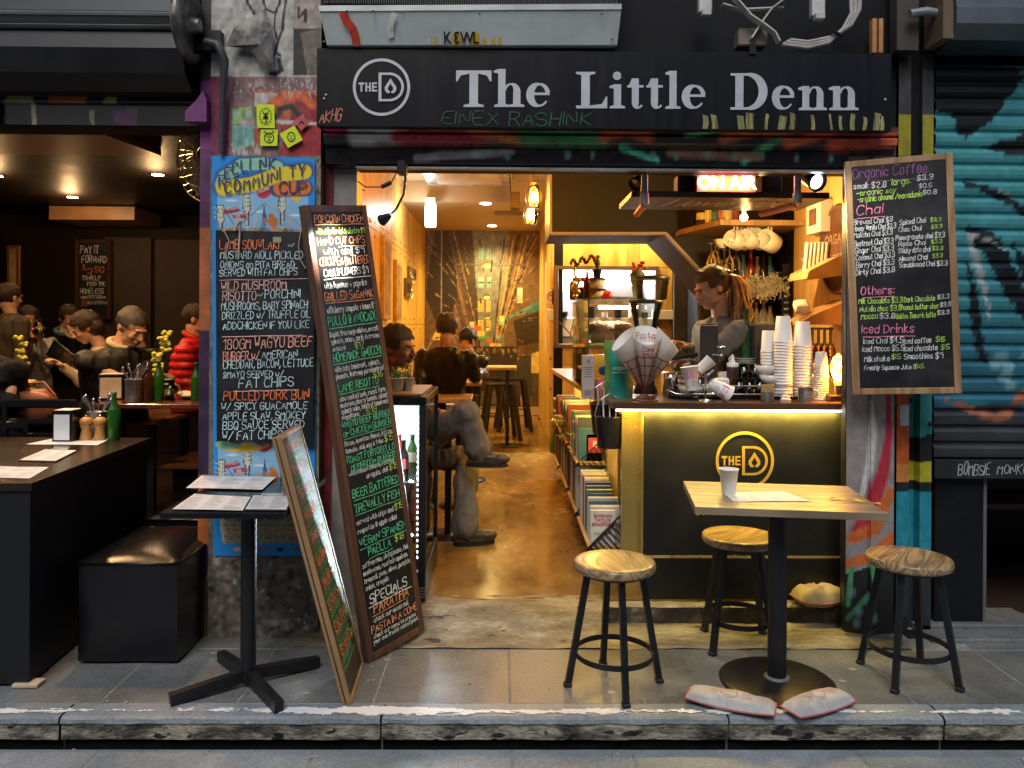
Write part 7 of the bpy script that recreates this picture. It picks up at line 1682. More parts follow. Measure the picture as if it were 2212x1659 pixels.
MB().tube([at(1530, 765, 4.14), at(1556, 768, 4.10)], .007, 8).blob(at(1558, 768, 4.10), .012, 10, 0).build('steam_knob', chrome, t); MB().tube([at(1513, 790, 4.1), at(1510, 815, 4.07), at(1516, 840, 4.05)], .004, 8).build('steam_wand', chrome, t)
t = thing('coffee_grinder', 'black coffee grinder with flared clear hopper of beans behind the cones', 'grinder', (at(1395, 700, 4.25).x, 4.25, CT)); gz = Z(1395, 745, 4.25)-CT
MB().lathe([(.065, 0), (.065, .02), (.05, .05), (.05, gz-.06), (.06, gz-.03), (.045, gz)], 24).build('grinder_body', black_metal, t)
zc = Z(1395, 655, 4.25)-CT
MB().lathe([(.035, gz), (.05, gz+.05), (.086, zc-.01), (.088, zc)], 28, cap=False).build('hopper', clear_thick, t); MB().lathe([(.033, gz+.005), (.048, gz+.06), (0, gz+.065)], 20).build('beans', plain('beans', (.05,.02,.01), .4, bump=.8, vs=60), t)
MB().lathe([(.092, zc), (.092, zc+.012), (.05, zc+.02), (0, zc+.02)], 28).build('hopper_lid', black_metal, t)
def packet(label, u, vt, w, Y, mat, top=None, cat='coffee bag', vb=862, lean=0):
    a = at(u, vb, Y); zt_ = Z(u, vt, Y); h = zt_-CT if vb > 800 else 0; t = thing('coffee_bag', label, cat, (a.x, Y, CT), lean)
    def f(s, q, sg): x = (s-.5)*w*(1+.06*math.sin(q*9)); bul = .032*math.sin(math.pi*s)*(1-q**3)+.003*mnoise.noise(Vector((s*6, q*8, sg))); return (x, -sg*(bul+.003), q*h)
    m = MB().grid(12, 14, lambda s, q: f(s, q, 1), True).grid(12, 14, lambda s, q: f(1-s, q, -1), True); m.build('packet', mat, t)
    return t
gp_ = Canvas(24, 60, (.13,.30,.10), 0, 1, 0, 1); 
t = packet('green and teal organic coffee bag beside the cones', 1342, 752, .115, 4.02, plain('bag_teal', (.02,.28,.22), .35, var=.15)); font_text('organic', .030, 'bag_lettering', paper, t, (-.008, -.044, .155), extrude=.0003, shear=.3); MB().box(-.055, .055, -.0405, -.034, .13, .132).build('label_band', paper, t)
t2 = packet('bright green coffee pouch behind the teal bag', 1332, 735, .13, 4.10, plain('bag_green', (.14,.26,.05), .3, var=.2)); MB().cbox((0, -.036, .20), (.03, .004, .04)).build('fair_label', plain('label_blue', (.02,.06,.15), .4), t2)
t3 = thing('drink_tin', 'yellow tin with blue oval label in the glass case corner', 'tin', (at(1303, 850, 4.30).x, 4.30, lz)); MB().lathe([(.048, 0), (.05, .005), (.05, .20), (.046, .21), (.046, .235), (0, .235)], 24).build('tin_body', plain('tin_yellow', (.60,.38,.03), .35), t3); MB().blob((0, -.048, .15), (.032, .006, .028), 16, 0).build('oval_label', plain('label_blue2', (.02,.07,.25), .35), t3)
t3b = thing('drink_tin', 'white and red tin below the yellow tin', 'tin', (at(1300, 850, 4.22).x, 4.22, lz)); MB().lathe([(.045, 0), (.047, .005), (.047, .11), (0, .11)], 22).build('tin_body', plain('tin_redwhite', (.4,.12,.09), .35), t3b)
t4 = thing('tea_box', 'tall narrow pale carton in the glass case corner', 'carton', (at(1271, 850, 4.15).x, 4.15, lz)); MB().box(-.032, .032, 0, .06, 0, .235, .002).build('carton', plain('carton_grey', (.50,.42,.38), .5), t4)
m = MB()
for i in range(9): m.box(-.02+i*.0045, -.018+i*.0045, -.001, 0, .02, .05)
for i in range(5): m.box(-.022, .022-.006*(i % 2), -.001, 0, .12+i*.012, .123+i*.012)
m.build('carton_print', plain('carton_ink', (.12,.08,.1), .5), t4)
font_text('A', .03, 'carton_print', redp, t4, (0, -.0015, .205), extrude=.0003)

t = thing('glass_case', 'glass display case of muffins on the side bench', 'display case')
gx0, gx1, gy0, gy1 = X(1271, 700, 4.55)-.0, X(1395, 700, 4.55), 4.55, 5.6
gzt = Z(1300, 646, 4.55); gzm = Z(1300, 742, 4.55)
gm_ = clear
for a in [(gx0, gx1, gy0, gy0+.005, lz, gzt), (gx0, gx0+.005, gy0+.006, gy1, lz, gzt), (gx0, gx1, gy0, gy1, gzt+.001, gzt+.006)]: MB().box(*a).build('glass_pane', gm_, t)
edge = plain('glass_edge', (.05,.16,.13), .2)
MB().bar((gx0, gy0-.002, lz), (gx0, gy0-.002, gzt), .007).bar((gx0, gy0-.002, gzt+.003), (gx1, gy0-.002, gzt+.003), .006).bar((gx0, gy0, gzt+.003), (gx0, gy1, gzt+.003), .006).build('glass_edge', edge, t)
MB().box(gx0+.01, gx1, gy0+.01, gy1-.01, gzm-.012, gzm, .001).build('case_shelf', chrome, t)
lamp('case_light', 'AREA', (gx0+.22, gy0+.35, gzt-.01), 18, (1,.84,.5), .3, (0, 0, 0), size_y=.1)
MB().box(gx0+.1, gx0+.34, gy0+.30, gy0+.34, gzt-.05, gzt-.03, .002).build('strip_lamp', emit('case_lamp', (1,.88,.68), 16), t)
muf = plain('muffin_top', (.13,.045,.012), .6, var=.5, vs=40, bump=.8); mcup = plain('muffin_paper', (.22,.10,.04), .6, var=.3)
for i, (u, Y, l) in enumerate([(1292, 4.75, 'dark brown muffin in the left front of the glass case'), (1342, 4.75, 'brown muffin in right front of the glass case'), (1316, 4.95, 'muffin behind the two front muffins')]):
    p_ = at(u, 725, Y); q_ = thing('muffin', l, 'muffin', (p_.x, Y, gzm+.001), 0, 'muffins in the glass case')
    MB().lathe([(.042, 0), (.060, .07)], 14).build('muffin_case', mcup, q_); MB().blob((0, 0, .085), (.068, .068, .045), 16, .35, 4, i).build('muffin_crown', muf, q_)
ztop_ = gzt+.007
def cupstack(label, u, Y, vt, w):
    p_ = at(u, 640, Y); t = thing('cup_with_lid', label, 'paper cup', (p_.x, Y, ztop_)); z = 0
    for k in range(2):
        h = (Z(u, vt, Y)-ztop_)/2; MB().lathe([(w*.7, z), (w, z+h*.82), (w, z+h*.82)], 22).build('cup_body', cup_white, t); MB().lathe([(w*1.08, z+h*.82), (w*1.08, z+h*.88), (w*.98, z+h*.90), (w*.95, z+h*.99), (0, z+h*.99)], 22).build('cup_lid', black_metal, t); z += h
    return t
cupstack('two stacked paper cups with black lids and a tiny pot plant on top', 1289, 4.85, 600, .055)
p_ = at(1290, 600, 4.85); t = thing('pot_plant', 'tiny pot plant standing on the stacked lidded cups', 'plant', (p_.x, 4.85, Z(1289, 600, 4.85)+.002)); MB().lathe([(.022, 0), (.03, .05)], 14).build('pot', black_metal, t); m = MB()
for k in range(9): a = k*.7; m.add([(0,0,.045), (.012*math.cos(a+1), .012*math.sin(a+1), .08), (.035*math.cos(a), .035*math.sin(a), .09+.008*k), (.012*math.cos(a-1), .012*math.sin(a-1), .07)], [(0,1,2,3)], False)
m.build('leaves', plain('leaf_dark', (.04,.10,.03), .5), t)
p_ = at(1252, 640, 4.95); t = thing('cookie_jar', 'glass jar with maroon lid and dark bottles on the case', 'jar', (p_.x, 4.95, ztop_)); hj = Z(1250, 600, 4.95)-ztop_
MB().lathe([(.06, 0), (.065, .01), (.065, hj*.75), (.045, hj*.9)], 24, cap=False).build('jar_glass', clear_thick, t); MB().lathe([(.05, hj*.9), (.05, hj), (0, hj)], 24).build('jar_lid', plain('maroon', (.20,.02,.06), .4), t); MB().cyl((0, 0, .006), .05, hj*.5, 18).build('jar_contents', plain('cookies', (.30,.14,.04), .7, bump=.8, vs=40), t)
t = thing('brass_ornament', 'ornate golden tap-like ornament with dried flowers left of jar', 'ornament', (at(1243, 640, 4.8).x, 4.8, ztop_)); m = MB().tube([(0, 0, 0), (.0, 0, .06), (.02, 0, .10), (-.01, 0, .16), (.0, 0, .22)], .008, 8)
for k in range(5): m.blob((.02*math.sin(k*2), 0, .02+.025*k), .016, 8, .5, 4, k)
m.build('brass_body', brass, t); m = MB()
for k in range(22): m.blob((-.03+.008*k, .012*math.sin(k*1.7), .22+.018*math.sin(k*.9)+.002*k), .011, 6, .6, 5, k)
m.build('dried_flowers', plain('dried', (.14,.06,.02), .8), t)
p_ = at(1268, 640, 4.75); bottle('dark amber spirit bottle in front of the stacked lidded cups', (p_.x, 4.75, ztop_), .17, .022, brown_glass); t = thing('red_bell', 'small shiny red dome on top of the glass case', 'bell', (at(1312, 640, 4.7).x, 4.7, ztop_)); MB().lathe([(.032, 0), (.03, .02), (.018, .045), (0, .05)], 20).build('dome', plain('red_dome', (.6,.02,.02), .2), t)
p_ = at(1376, 640, 4.9); t = thing('flower_bunch', 'bunch of small red flowers in green wrapping on the case', 'flowers', (p_.x, 4.9, ztop_)); m = MB(); r = rng(5)
for k in range(16): m.blob((r.gauss(0, .025), r.gauss(0, .02), .20+r.uniform(-.02, .04)), .011, 7, .4, 4, k)
m.build('petals', plain('petal_red', (.5,.05,.02), .6), t); MB().lathe([(.02, 0), (.05, .16), (.03, .19)], 10).build('wrapping', plain('wrap_green', (.06,.09,.02), .6), t)
p_ = at(1418, 640, 4.75); t = thing('blender_hopper', 'wide clear hopper with dark rim standing at the case right end', 'hopper', (at(1408, 640, 4.78).x, 4.78, ztop_)); hh = Z(1400, 603, 4.78)-ztop_
MB().lathe([(.09, 0), (.105, hh)], 28, cap=False).build('hopper_wall', clear_thick, t); MB().lathe([(.11, hh), (.11, hh+.012), (.09, hh+.02), (0, hh+.02)], 28).build('rim_lid', black_metal, t)
p_ = at(1232, 712, 5.0); t = thing('serving_tongs', 'steel serving tongs clipped at the left of glass case', 'tongs'); MB().tube([at(1209, 695, 4.6), at(1232, 722, 4.55), at(1240, 745, 4.5)], .004, 6).tube([at(1240, 690, 4.6), at(1232, 722, 4.55)], .004, 6).build('tong_arms', chrome, t)
ns = thing('no_smoking_sign', 'small white no smoking sign on the plywood wall edge', 'sign'); a = at(1177.5, 655, KY-.02); b_ = at(1192, 628, KY-.02); ww = .15
p_ = at(1192, 641, KY-.02); MB().box(p_.x-.07, p_.x+.07, KY-.02, KY-.014, p_.z-.08, p_.z+.08).build('plate', paper, ns)
m = MB(); m.tube([(p_.x+.045*math.cos(k*.314), KY-.024, p_.z+.01+.045*math.sin(k*.314)) for k in range(20)], .006, 6, closed=True); m.bar((p_.x-.032, KY-.024, p_.z+.042), (p_.x+.032, KY-.024, p_.z-.022), .010, .004); m.build('red_symbol', redp, ns); MB().box(p_.x-.03, p_.x+.03, KY-.022, KY-.0205, p_.z+.004, p_.z+.014).build('cigarette', ink, ns)
sw = thing('wall_switch', 'white switch plate low on the plywood wall edge', 'switch'); p_ = at(1192, 672, KY-.02); MB().box(p_.x-.05, p_.x+.05, KY-.03, KY-.012, p_.z-.1, p_.z+.02, .004).build('switch_plate', white_plastic, sw); MB().box(p_.x-.012, p_.x+.012, KY-.034, KY-.03, p_.z-.06, p_.z-.03).build('rocker', white_plastic, sw)
hkr = thing('key_rack', 'white rack with small coloured tags on the plywood wall', 'rack'); a = at(1432, 690, KY-.03); MB().box(a.x-.12, a.x+.15, KY-.06, KY-.012, a.z, a.z+.10, .004).build('rack_box', white_plastic, hkr)
for k in range(7): MB().box(a.x-.10+k*.035, a.x-.085+k*.035, KY-.05, KY-.04, a.z-.10+.02*(k % 3), a.z-.002).build('hanging_tag', bm[(k*3) % 11], hkr)

t = thing('overhead_shelf', 'dark plank on pipe brackets above counter with cursive love lettering', 'shelf')
o0, o1 = at(1364, 428, 3.80), at(1792, 428, 3.80); uz = Z(1550, 427, 3.80)
MB().box(o0.x, o1.x, 3.80, 4.21, uz, uz+.03, .002).build('plank', plain('plank_dark', (.09,.06,.045), .4), t)
galv_pipe = plain('pipe_grey', (.30,.31,.32), .4, .6)
copper = plain('copper', (.75,.30,.16), .35, .6)
for u in (1392, 1722):
    a = at(u, 436, 3.74); MB().tube([(a.x, 3.74, 2.25), (a.x, 3.74, a.z+.02), (a.x, 3.76, a.z-.01), (a.x, 3.80, a.z-.02)], .017, 14).build('pipe', galv_pipe, t)
    MB().lathe([(.022, 0), (.022, .05)], 16, (a.x, 3.74, a.z-.01)).build('pipe_elbow', galv_pipe, t)
    e = at(1376 if u < 1500 else 1646, 462, 3.9); MB().tube([(a.x, 3.75, a.z-.015), e], .016, 14).build('copper_pipe', copper, t); MB().blob(e, .017, 10, 0).build('pipe_cap', copper, t)
m = MB(); m.M = Matrix(((1,0,0,0),(0,-1,0,0),(0,0,-1,0),(0,0,0,1))); z_ = -(uz-.0012)
scribe(m, 'I love you', X(1440, 436, 3.95), -4.08, .62, .22, .013, rng(2), .4, .2, 0, z_); scribe(m, 'so much', X(1560, 436, 3.95), -3.86-.0, .34, .09, .008, rng(3), .4, .2, 0, z_)
m.build('cursive_lettering', paper, t)
t = thing('on_air_sign', 'lit red and white ON AIR box sign on the overhead plank', 'sign'); OY2 = 3.90
a, b_ = at(1506, 416, OY2), at(1631, 376, OY2)
MB().box(a.x-.006, b_.x+.006, OY2+.002, OY2+.08, a.z-.006, b_.z+.006, .004).build('sign_box', black_metal, t)
MB().box(a.x, b_.x, OY2-.004, OY2+.001, a.z, b_.z).build('red_panel', emit('on_air_red', (1,.07,.015), 2.2), t)
font_text('ON AIR', (b_.z-a.z)*.98, 'sign_lettering', emit('on_air_white', (1,.84,.78), 9), t, ((a.x+b_.x)/2, OY2-.007, (a.z+b_.z)/2), extrude=.001, bold=.0022, sx=.93)
lamp('on_air_light', 'AREA', ((a.x+b_.x)/2, OY2-.02, (a.z+b_.z)/2), .8, (1,.45,.3), .26, (math.radians(90), 0, 0), size_y=.08)
hs = thing('under_shelf_boxes', 'dark speaker boxes standing on the overhead plank', 'speakers')
for u0, u1, v0, v1 in [(1464, 1500, 378, 415), (1645, 1690, 378, 418), (1560, 1600, 372, 374)]:
    a, b_ = at(u0, v1, 3.98), at(u1, v0, 3.98); 
    if b_.z-a.z > .02: MB().box(a.x, b_.x, 3.98, 4.08, uz+.031, b_.z, .004).build('box', plain('speaker_grey', (.03,.028,.03), .5), hs)
def spotlamp(label, u, v, Y, r_, aim, em=None):
    c = at(u, v, Y); t = thing('spot_lamp', label, 'spotlight'); d = Vector(aim).normalized(); M0 = Matrix.Translation(c) @ d.to_track_quat('Z', 'Y').to_matrix().to_4x4()
    m = MB(); m.M = M0; m.lathe([(r_*.5, -r_*2.2), (r_*.75, -r_*1.2), (r_, 0), (r_*1.05, .02), (r_*.95, .02), (r_*.6, -.01)], 22, cap=False); m.build('lamp_housing', black_metal, t)
    m = MB(); m.M = M0; m.lathe([(r_*.8, .004), (0, .008)], 18); m.build('lens', em or chrome, t)
    MB().tube([c+Vector((0, .03, 0)), c+Vector((0, .05, .15))], .006, 6).build('yoke', black_metal, t)
    return c, d
c, d = spotlamp('blue-white stage spotlight at the right end of the plank', 1762, 392, 3.72, .045, (.25, -.8, -.35), emit('spot_blue', (.62,.75,1), 12))
aim = (at(1935, 560, 3.40)-c)
lamp('right_board_spot', 'SPOT', at(1770, 398, 3.3)+Vector((0, 0, .05)), 3.5, (1,.9,.78), .015, (at(1905, 530, 3.42)-at(1770, 398, 3.3)).to_track_quat('-Z', 'Y').to_euler(), 100, .9)
spotlamp('small silver spotlight beside the left plank pipe', 1375, 395, 3.85, .035, (-.4, -.4, -.5))
t = thing('hanging_bulb', 'small bare glowing bulb hanging under the overhead plank', 'lamp'); p_ = at(1607, 470, 4.6)
MB().blob(p_, .022, 12, 0).build('bulb_glass', emit('bare_bulb', (1,.86,.6), 40), t); MB().tube([p_+Vector((0,0,.02)), p_+Vector((0,0,.05))], .011, 10).tube([p_+Vector((0,0,.05)), (p_.x, p_.y, 3.0)], .003, 6).build('bulb_socket', brass, t)
lamp('bulb_light', 'POINT', p_+Vector((0, -.03, -.0)), 42, (1,.62,.2), .03)
for i, (u, v, Y, r_, h) in enumerate([(1172, 350, 4.7, .068, .13), (1153, 425, 6.3, .070, .19), (1146, 465, 6.9, .066, .17)]):
    p_ = at(u, v, Y); l = ['nearest amber glass pendant lamp cut by the shutter lintel', 'middle amber glass pendant lamp over the corridor', 'farthest amber glass pendant lamp over the corridor'][i]
    t = thing('pendant_lamp', l, 'pendant lamp', p_, 0, 'amber pendant lamps'); 
    MB().lathe([(r_*.5, h/2), (r_*.95, h*.25), (r_, 0), (r_*.85, -h*.4), (r_*.7, -h/2), (0, -h/2)], 24, cap=False).build('glass_jar', amber_glass, t)
    MB().lathe([(.02, h*.62), (.022, h*.5), (.012, h*.4)], 12).tube([(0, 0, h*.6), (0, 0, 3.05-p_.z if p_.y < 8.8 else .4)], .003, 6).build('cord_socket', brass, t)
    MB().blob((0, 0, 0), (.030, .030, .045), 12, 0).build('bulb', emit('pendant_bulb', (1,.74,.34), 26), t)
    lamp('pendant_light', 'POINT', p_, 85, (1,.60,.13), .05)
for (u, v) in [(1049, 440), (1063, 488)]:
    z_ = 2.815; d_ = ray(u, v); k_ = (z_-CAMZ)/d_.z; p_ = Vector((d_.x*k_, d_.y*k_, z_))
    t = thing('downlight', {440: 'nearer round downlight in the corridor ceiling', 488: 'farther round downlight in the corridor ceiling'}[v], 'ceiling light', p_, 0, 'corridor downlights'); MB().lathe([(.075, -.002), (.06, .0)], 22, cap=False).build('trim_ring', white_plastic, t); MB().lathe([(.062, -.003), (0, -.004)], 20).build('lens', emit('corridor_lens', (1,.82,.5), 26), t)
    lamp('corridor_light', 'SPOT', (p_.x, p_.y, z_-.03), 150, (1,.64,.18), .05, (0, 0, 0), 150, .8)
ex = thing('exit_sign', 'glowing white and green exit sign on left corridor wall', 'sign'); a = at(918, 490, 8.7); b_ = at(941, 440, 8.7)
MB().box(a.x, b_.x, 8.7, 8.76, a.z, b_.z, .01).build('lit_panel', emit('exit_white', (.85,1,.95), 7), ex); MB().box(a.x+.0, b_.x, 8.68, 8.78, b_.z+.002, b_.z+.07, .004).build('bracket', white_plastic, ex); MB().box(b_.x-.035, b_.x-.02, 8.696, 8.699, a.z+.08, b_.z-.05).build('green_mark', emit('exit_green', (.0,.6,.35), 1.2), ex)
lamp('exit_light', 'POINT', (a.x-.04, 8.55, (a.z+b_.z)/2), 7, (.95,.97,.9), .06)
ac2 = thing('ceiling_cassette', 'silver ceiling air conditioner panel over shop corridor', 'air conditioner'); q0 = onceil(905, 362, 2.98); q1 = onceil(1110, 362, 2.98); q2 = onceil(1096, 398, 2.98)
MB().box(q0.x, q1.x, q0.y-.25, q2.y, 2.96, 3.049, .01).build('panel', plain('ac_silver', (.45,.45,.45), .25, .5), ac2); MB().box(q0.x+.12, q1.x-.12, q0.y, q2.y-.12, 2.952, 2.9595, .003).build('grille_panel', plain('ac_beige', (.5,.42,.34), .4), ac2)
spk = thing('wall_speaker', 'dark box speaker hung from ceiling by the pendants', 'speaker'); a, b_ = at(1103, 450, 7.6), at(1123, 415, 7.6); MB().box(a.x, b_.x, 7.6, 7.75, a.z, b_.z, .005).build('cabinet', plain('speaker_brown', (.05,.03,.02), .5), spk); MB().tube([(a.x, 7.65, b_.z), (a.x-.02, 7.65, 3.05)], .006, 6).build('mount', black_metal, spk)
vent = thing('ceiling_vent', 'brown slot vent in the corridor ceiling', 'vent'); z_ = 2.815; q0 = onceil(1068, 462, z_); q1 = onceil(1160, 470, z_); MB().box(q0.x, .45, q0.y-.2, q0.y+.1, z_-.003, z_).build('slot', plain('vent_brown', (.16,.09,.05), .5), vent)
NYs = 5.45
def nz(v, Y=NYs): return Z(1620, v, Y)
upz = nz(500, 5.5)
t = thing('wall_shelf', 'brown timber shelf high behind the barista with bottles on top', 'shelf'); MB().prismz([(X(1497, 500, 5.3), 5.7), (X(1560, 500, 5.1), 5.15), (XW-.005, 5.15), (XW-.005, 5.94), (X(1497, 500, 5.3), 5.94)], upz, upz+.035).build('board', frame_light, t)
r = rng(15)
bot_m = [plain('b_amber', (.35,.12,.02), .15), plain('b_dark', (.02,.012,.01), .12), plain('b_green', (.03,.10,.03), .12), plain('b_clear', (.4,.36,.28), .12), plain('b_blue', (.05,.14,.25), .2), plain('b_yellow', (.55,.38,.04), .2), plain('b_red', (.35,.04,.02), .2)]
bn = ['amber', 'black', 'green', 'clear', 'blue', 'yellow', 'red']
lab_m = plain('label_paper', (.6,.52,.38), .6)
def row_bottles(us, Y, z, hs, where, seed):
    r = rng(seed)
    for i, u in enumerate(us):
        k = r.randrange(7); p_ = at(u, 600, Y+r.uniform(-.05, .05)); h = r.uniform(*hs)
        if p_.x > XW-.05: continue
        t = bottle('%s bottle %s' % (bn[k], where % ['first', 'second', 'third', 'fourth', 'fifth', 'sixth', 'seventh', 'eighth', 'ninth', 'tenth', 'eleventh', 'twelfth'][i % 12]), (p_.x, p_.y, z), h, .034, bot_m[k], .34, 'bottles behind the bar')
        MB().lathe([(.0348, h*.18), (.0348, h*.45)], 16, cap=False).build('label', lab_m if r.random() < .7 else bm[r.randrange(11)], t)
row_bottles([1514, 1527, 1541, 1556, 1570, 1586], 5.4, upz+.036, (.16, .25), 'standing on the high shelf, %s from the left', 3)
midz = nz(640, 5.6)
t = thing('wall_shelf', 'middle bar shelf carrying bottles above the white garland', 'shelf'); MB().box(NX0+.0, XW-.25, 5.6, 5.949, midz-.03, midz).build('board', shelf_wood, t)
row_bottles([1606, 1622, 1636, 1650, 1664, 1678, 1692, 1706], 5.72, midz, (.28, .36), 'on the middle shelf, %s from the left', 5)
row_bottles([1599, 1614, 1630, 1645, 1659], 5.66, midz, (.14, .24), 'in front row of the middle shelf, %s from left', 6)
lowz = nz(735, 5.6)
t = thing('wall_shelf', 'low bar shelf carrying dark bottles under the garland', 'shelf'); MB().box(NX0+.0, XW-.21, 5.6, 5.949, lowz-.03, lowz).build('board', shelf_wood, t)
row_bottles([1600, 1618, 1634, 1650, 1664, 1680], 5.72, lowz, (.25, .31), 'on the low shelf, %s from the left', 8)
g_ = thing('tinsel_garland', 'fluffy white garland along the middle bar shelf', 'garland'); m = MB(); r = rng(2)
ga, gb = at(1572, 622, 5.52), at(1722, 606, 5.52)
for k in range(1800):
    f = r.random(); c = ga*(1-f)+gb*f+Vector((r.gauss(0, .01), r.gauss(0, .02), r.gauss(0, .03)-.04*math.sin(f*9)**2)); d = Vector((r.uniform(-1, 1), r.uniform(-1, 1), r.uniform(-1.3, .7))).normalized()*.045; q_ = d.cross(Vector((r.random(), r.random(), r.random()))).normalized()*.004
    m.add([c, c+d+q_, c+d*1.05-q_], [(0,1,2)], False)
m.build('fluff', plain('garland_white', (.75,.68,.55), .8, var=.1), g_, kind='stuff')
rail = thing('mug_rail', 'metal hanging rail under the high shelf', 'rail'); MB().tube([at(1560, 489, 5.3)+Vector((0,0,0)), at(1690, 489, 5.3)], .006, 8).build('rod', galv, rail)
def mug(label, u, v, Y, s=1, rz=0, tilt=0, grp='mugs hanging in a row'):
    p_ = at(u, v, Y); t = thing('hanging_mug', label, 'mug', p_, rz, grp); t.rotation_euler = (0, tilt, rz)
    m = MB(); m.M = Matrix.Rotation(math.radians(72), 4, 'X'); m.lathe([(.036*s, -.045*s), (.046*s, -.035*s), (.047*s, .045*s), (.044*s, .045*s), (.042*s, -.03*s), (0, -.035*s)], 24, cap=False); m.build('mug_body', china, t)
    MB().tube([(.0, .02, .045*s), (.0, .02, .075*s), (0, -.01, .08*s), (0, -.015, .048*s)], .005*s, 8).build('handle', china, t)
for i, (u, v) in enumerate([(1588, 520), (1604, 520), (1618, 518), (1636, 516), (1662, 522)]): mug('white mug hanging %s from left under the high shelf' % ['first', 'second', 'third', 'fourth', 'last'][i], u, v, 5.25+.05*(i % 2), 1.25+.2*(i > 2), -1.0, 0)
for i, (u, v) in enumerate([(1537, 552), (1552, 562), (1565, 565), (1576, 558), (1545, 545), (1590, 556)]):
    p_ = at(u, v, 5.25+.06*(i % 3)); t = thing('wine_glass', 'upside down wine glass, %s of the cluster left of the mugs' % ['leftmost', 'lowest left', 'lowest middle', 'middle', 'topmost', 'rightmost'][i], 'wine glass', p_, 0, 'wine glasses hanging upside down')
    MB().lathe([(.032, .085), (.005, .08), (.004, .02), (.025, -.005), (.036, -.05), (.030, -.09)], 20, cap=False).build('glass_bowl', clear_thick, t)
chinacup('small white cup hanging between the wine glasses', at(1560, 536, 5.3), R=.05, h=.06)
t = thing('price_board', 'small black price board low in the back bar niche', 'menu board'); a, b_ = at(1690, 760, 5.5), at(1720, 570, 5.5); MB().box(a.x, b_.x+.0, 5.5, 5.53, a.z, b_.z).build('panel', chalkboard, t)
m = flatmb(-5.498); r = rng(4)
for k in range(9): scribe(m, r.choice(['latte', 'tea', 'mocha', 'soda', 'wine'])+' $4', a.x+.01, a.z+.03+k*.045, .07, .014, .003, r, .1, .2)
m.build('chalk_lettering', CH['w'], t)
def onrw(u, v):   # point on right wall plane x = XW-.02
    d = ray(u, v); k = (XW-.022)/d.x; return Vector((XW-.022, d.y*k, CAMZ+d.z*k))
t = thing('picture_frame', 'white box frame with dark picture on the wooden wall', 'picture'); a, b_ = onrw(1798, 500), onrw(1768, 440)
y0, y1 = min(a.y, b_.y), max(a.y, b_.y); MB().box(XW-.10, XW-.021, y0, y1, a.z, b_.z, .004).build('box_frame', white_plastic, t); MB().box(XW-.102, XW-.1003, y0+.05, y1-.05, a.z+.05, b_.z-.05).build('dark_print', layered('portrait', [(.02,.02,.02),(.2,.08,.05),(.05,.04,.04)], .4, 6), t)
t = thing('tube_rack', 'wooden wall rack holding rolled white menus tied with string', 'rack'); a = at(1722, 606, 4.75)
MB().prism([(a.x-.02, a.z), (XW-.022, a.z+.02), (XW-.022, a.z+.14), (XW-.06, a.z+.13), (a.x-.005, a.z+.045)], 4.55, 4.85).build('rack_body', plain('rack_cream', (.50,.36,.18), .5), t)
for k in range(6):
    q_ = at(1741+k*8.2, 545, 4.72); bq = at(1737+k*8.5, 596, 4.72); MB().tube([bq, q_+Vector((.01, 0, .06))], .014, 12).build('rolled_menu', conem, t)
q_ = at(1740, 575, 4.68); MB().tube([q_+Vector((-.03,0,.05)), q_+Vector((.0,-.01,0)), q_+Vector((.03,0,-.06)), q_+Vector((.0,0,-.1))], .002, 5).build('string', MATS['twine'], t)
t = thing('round_sign', 'dark oval-framed round sign reading ORGANIC COFFEE on the wooden wall', 'sign'); a = onrw(1816, 538); 
m = MB(); m.M = Matrix.Translation((XW-.024, a.y, a.z)) @ Matrix.Rotation(-math.pi/2, 4, 'Y'); m.lathe([(.27, 0), (.27, .02), (.245, .024), (.245, .012), (0, .012)], 48); m.build('round_board', frame_dark, t)
for tx, zz_ in (('ORGANIC', .06), ('COFFEE', -.06)):
    o_ = font_text(tx, .085, 'sign_lettering', plain('neon_off', (.35,.22,.18), .3), t, (0, 0, 0), extrude=.001, sx=1.0); o_.data.transform(Matrix.Translation((XW-.038, a.y, a.z+zz_)) @ Matrix.Rotation(-math.pi/2, 4, 'Z'))
t = thing('napkin_holder', 'wall holder stuffed with folded white paper bags', 'napkin holder'); a = at(1722, 690, 4.5); MB().prism([(a.x-.02, a.z-.03), (XW-.022, a.z-.03), (XW-.022, a.z+.12), (a.x+.06, a.z+.02)], 4.45, 4.7).build('holder', plain('holder_wood', (.35,.2,.08), .5), t)
for k in range(4): MB().blob((a.x+.03+.012*k, 4.5+.04*k, a.z+.06+.01*k), (.045, .014, .03), 12, .3, 2.5, k, .7).build('folded_bag', conem, t)
t = thing('syrup_pumps', 'row of four syrup bottles with black plunger pumps', 'syrup bottles')
for k in range(4):
    q_ = at(1755+k*13.0, 735, 4.12); m = MB(); m.tube([(q_.x, 4.12, q_.z-.02), (q_.x, 4.12, q_.z+.055)], .008, 8); m.lathe([(.016, 0), (.017, .012), (0, .014)], 14, (q_.x, 4.12, q_.z+.055)); m.cyl((q_.x, 4.12, q_.z-.03), .018, .014, 14); m.build('plunger_pump', black_metal, t)
    MB().lathe([(.026, 0), (.027, .12), (.018, .14)], 18, c=(q_.x, 4.12, q_.z-.17)).build('syrup_bottle', amber_glass, t)
MB().box(at(1748, 700, 4.1).x, at(1812, 700, 4.1).x, 4.08, 4.20, Z(1780, 738, 4.12)-.185, Z(1780, 738, 4.12)-.172).build('syrup_shelf', shelf_wood, t)
def onlw(u, v): d = ray(u, v); k = (XL+.002)/d.x; return Vector((XL+.002, d.y*k, CAMZ+d.z*k))
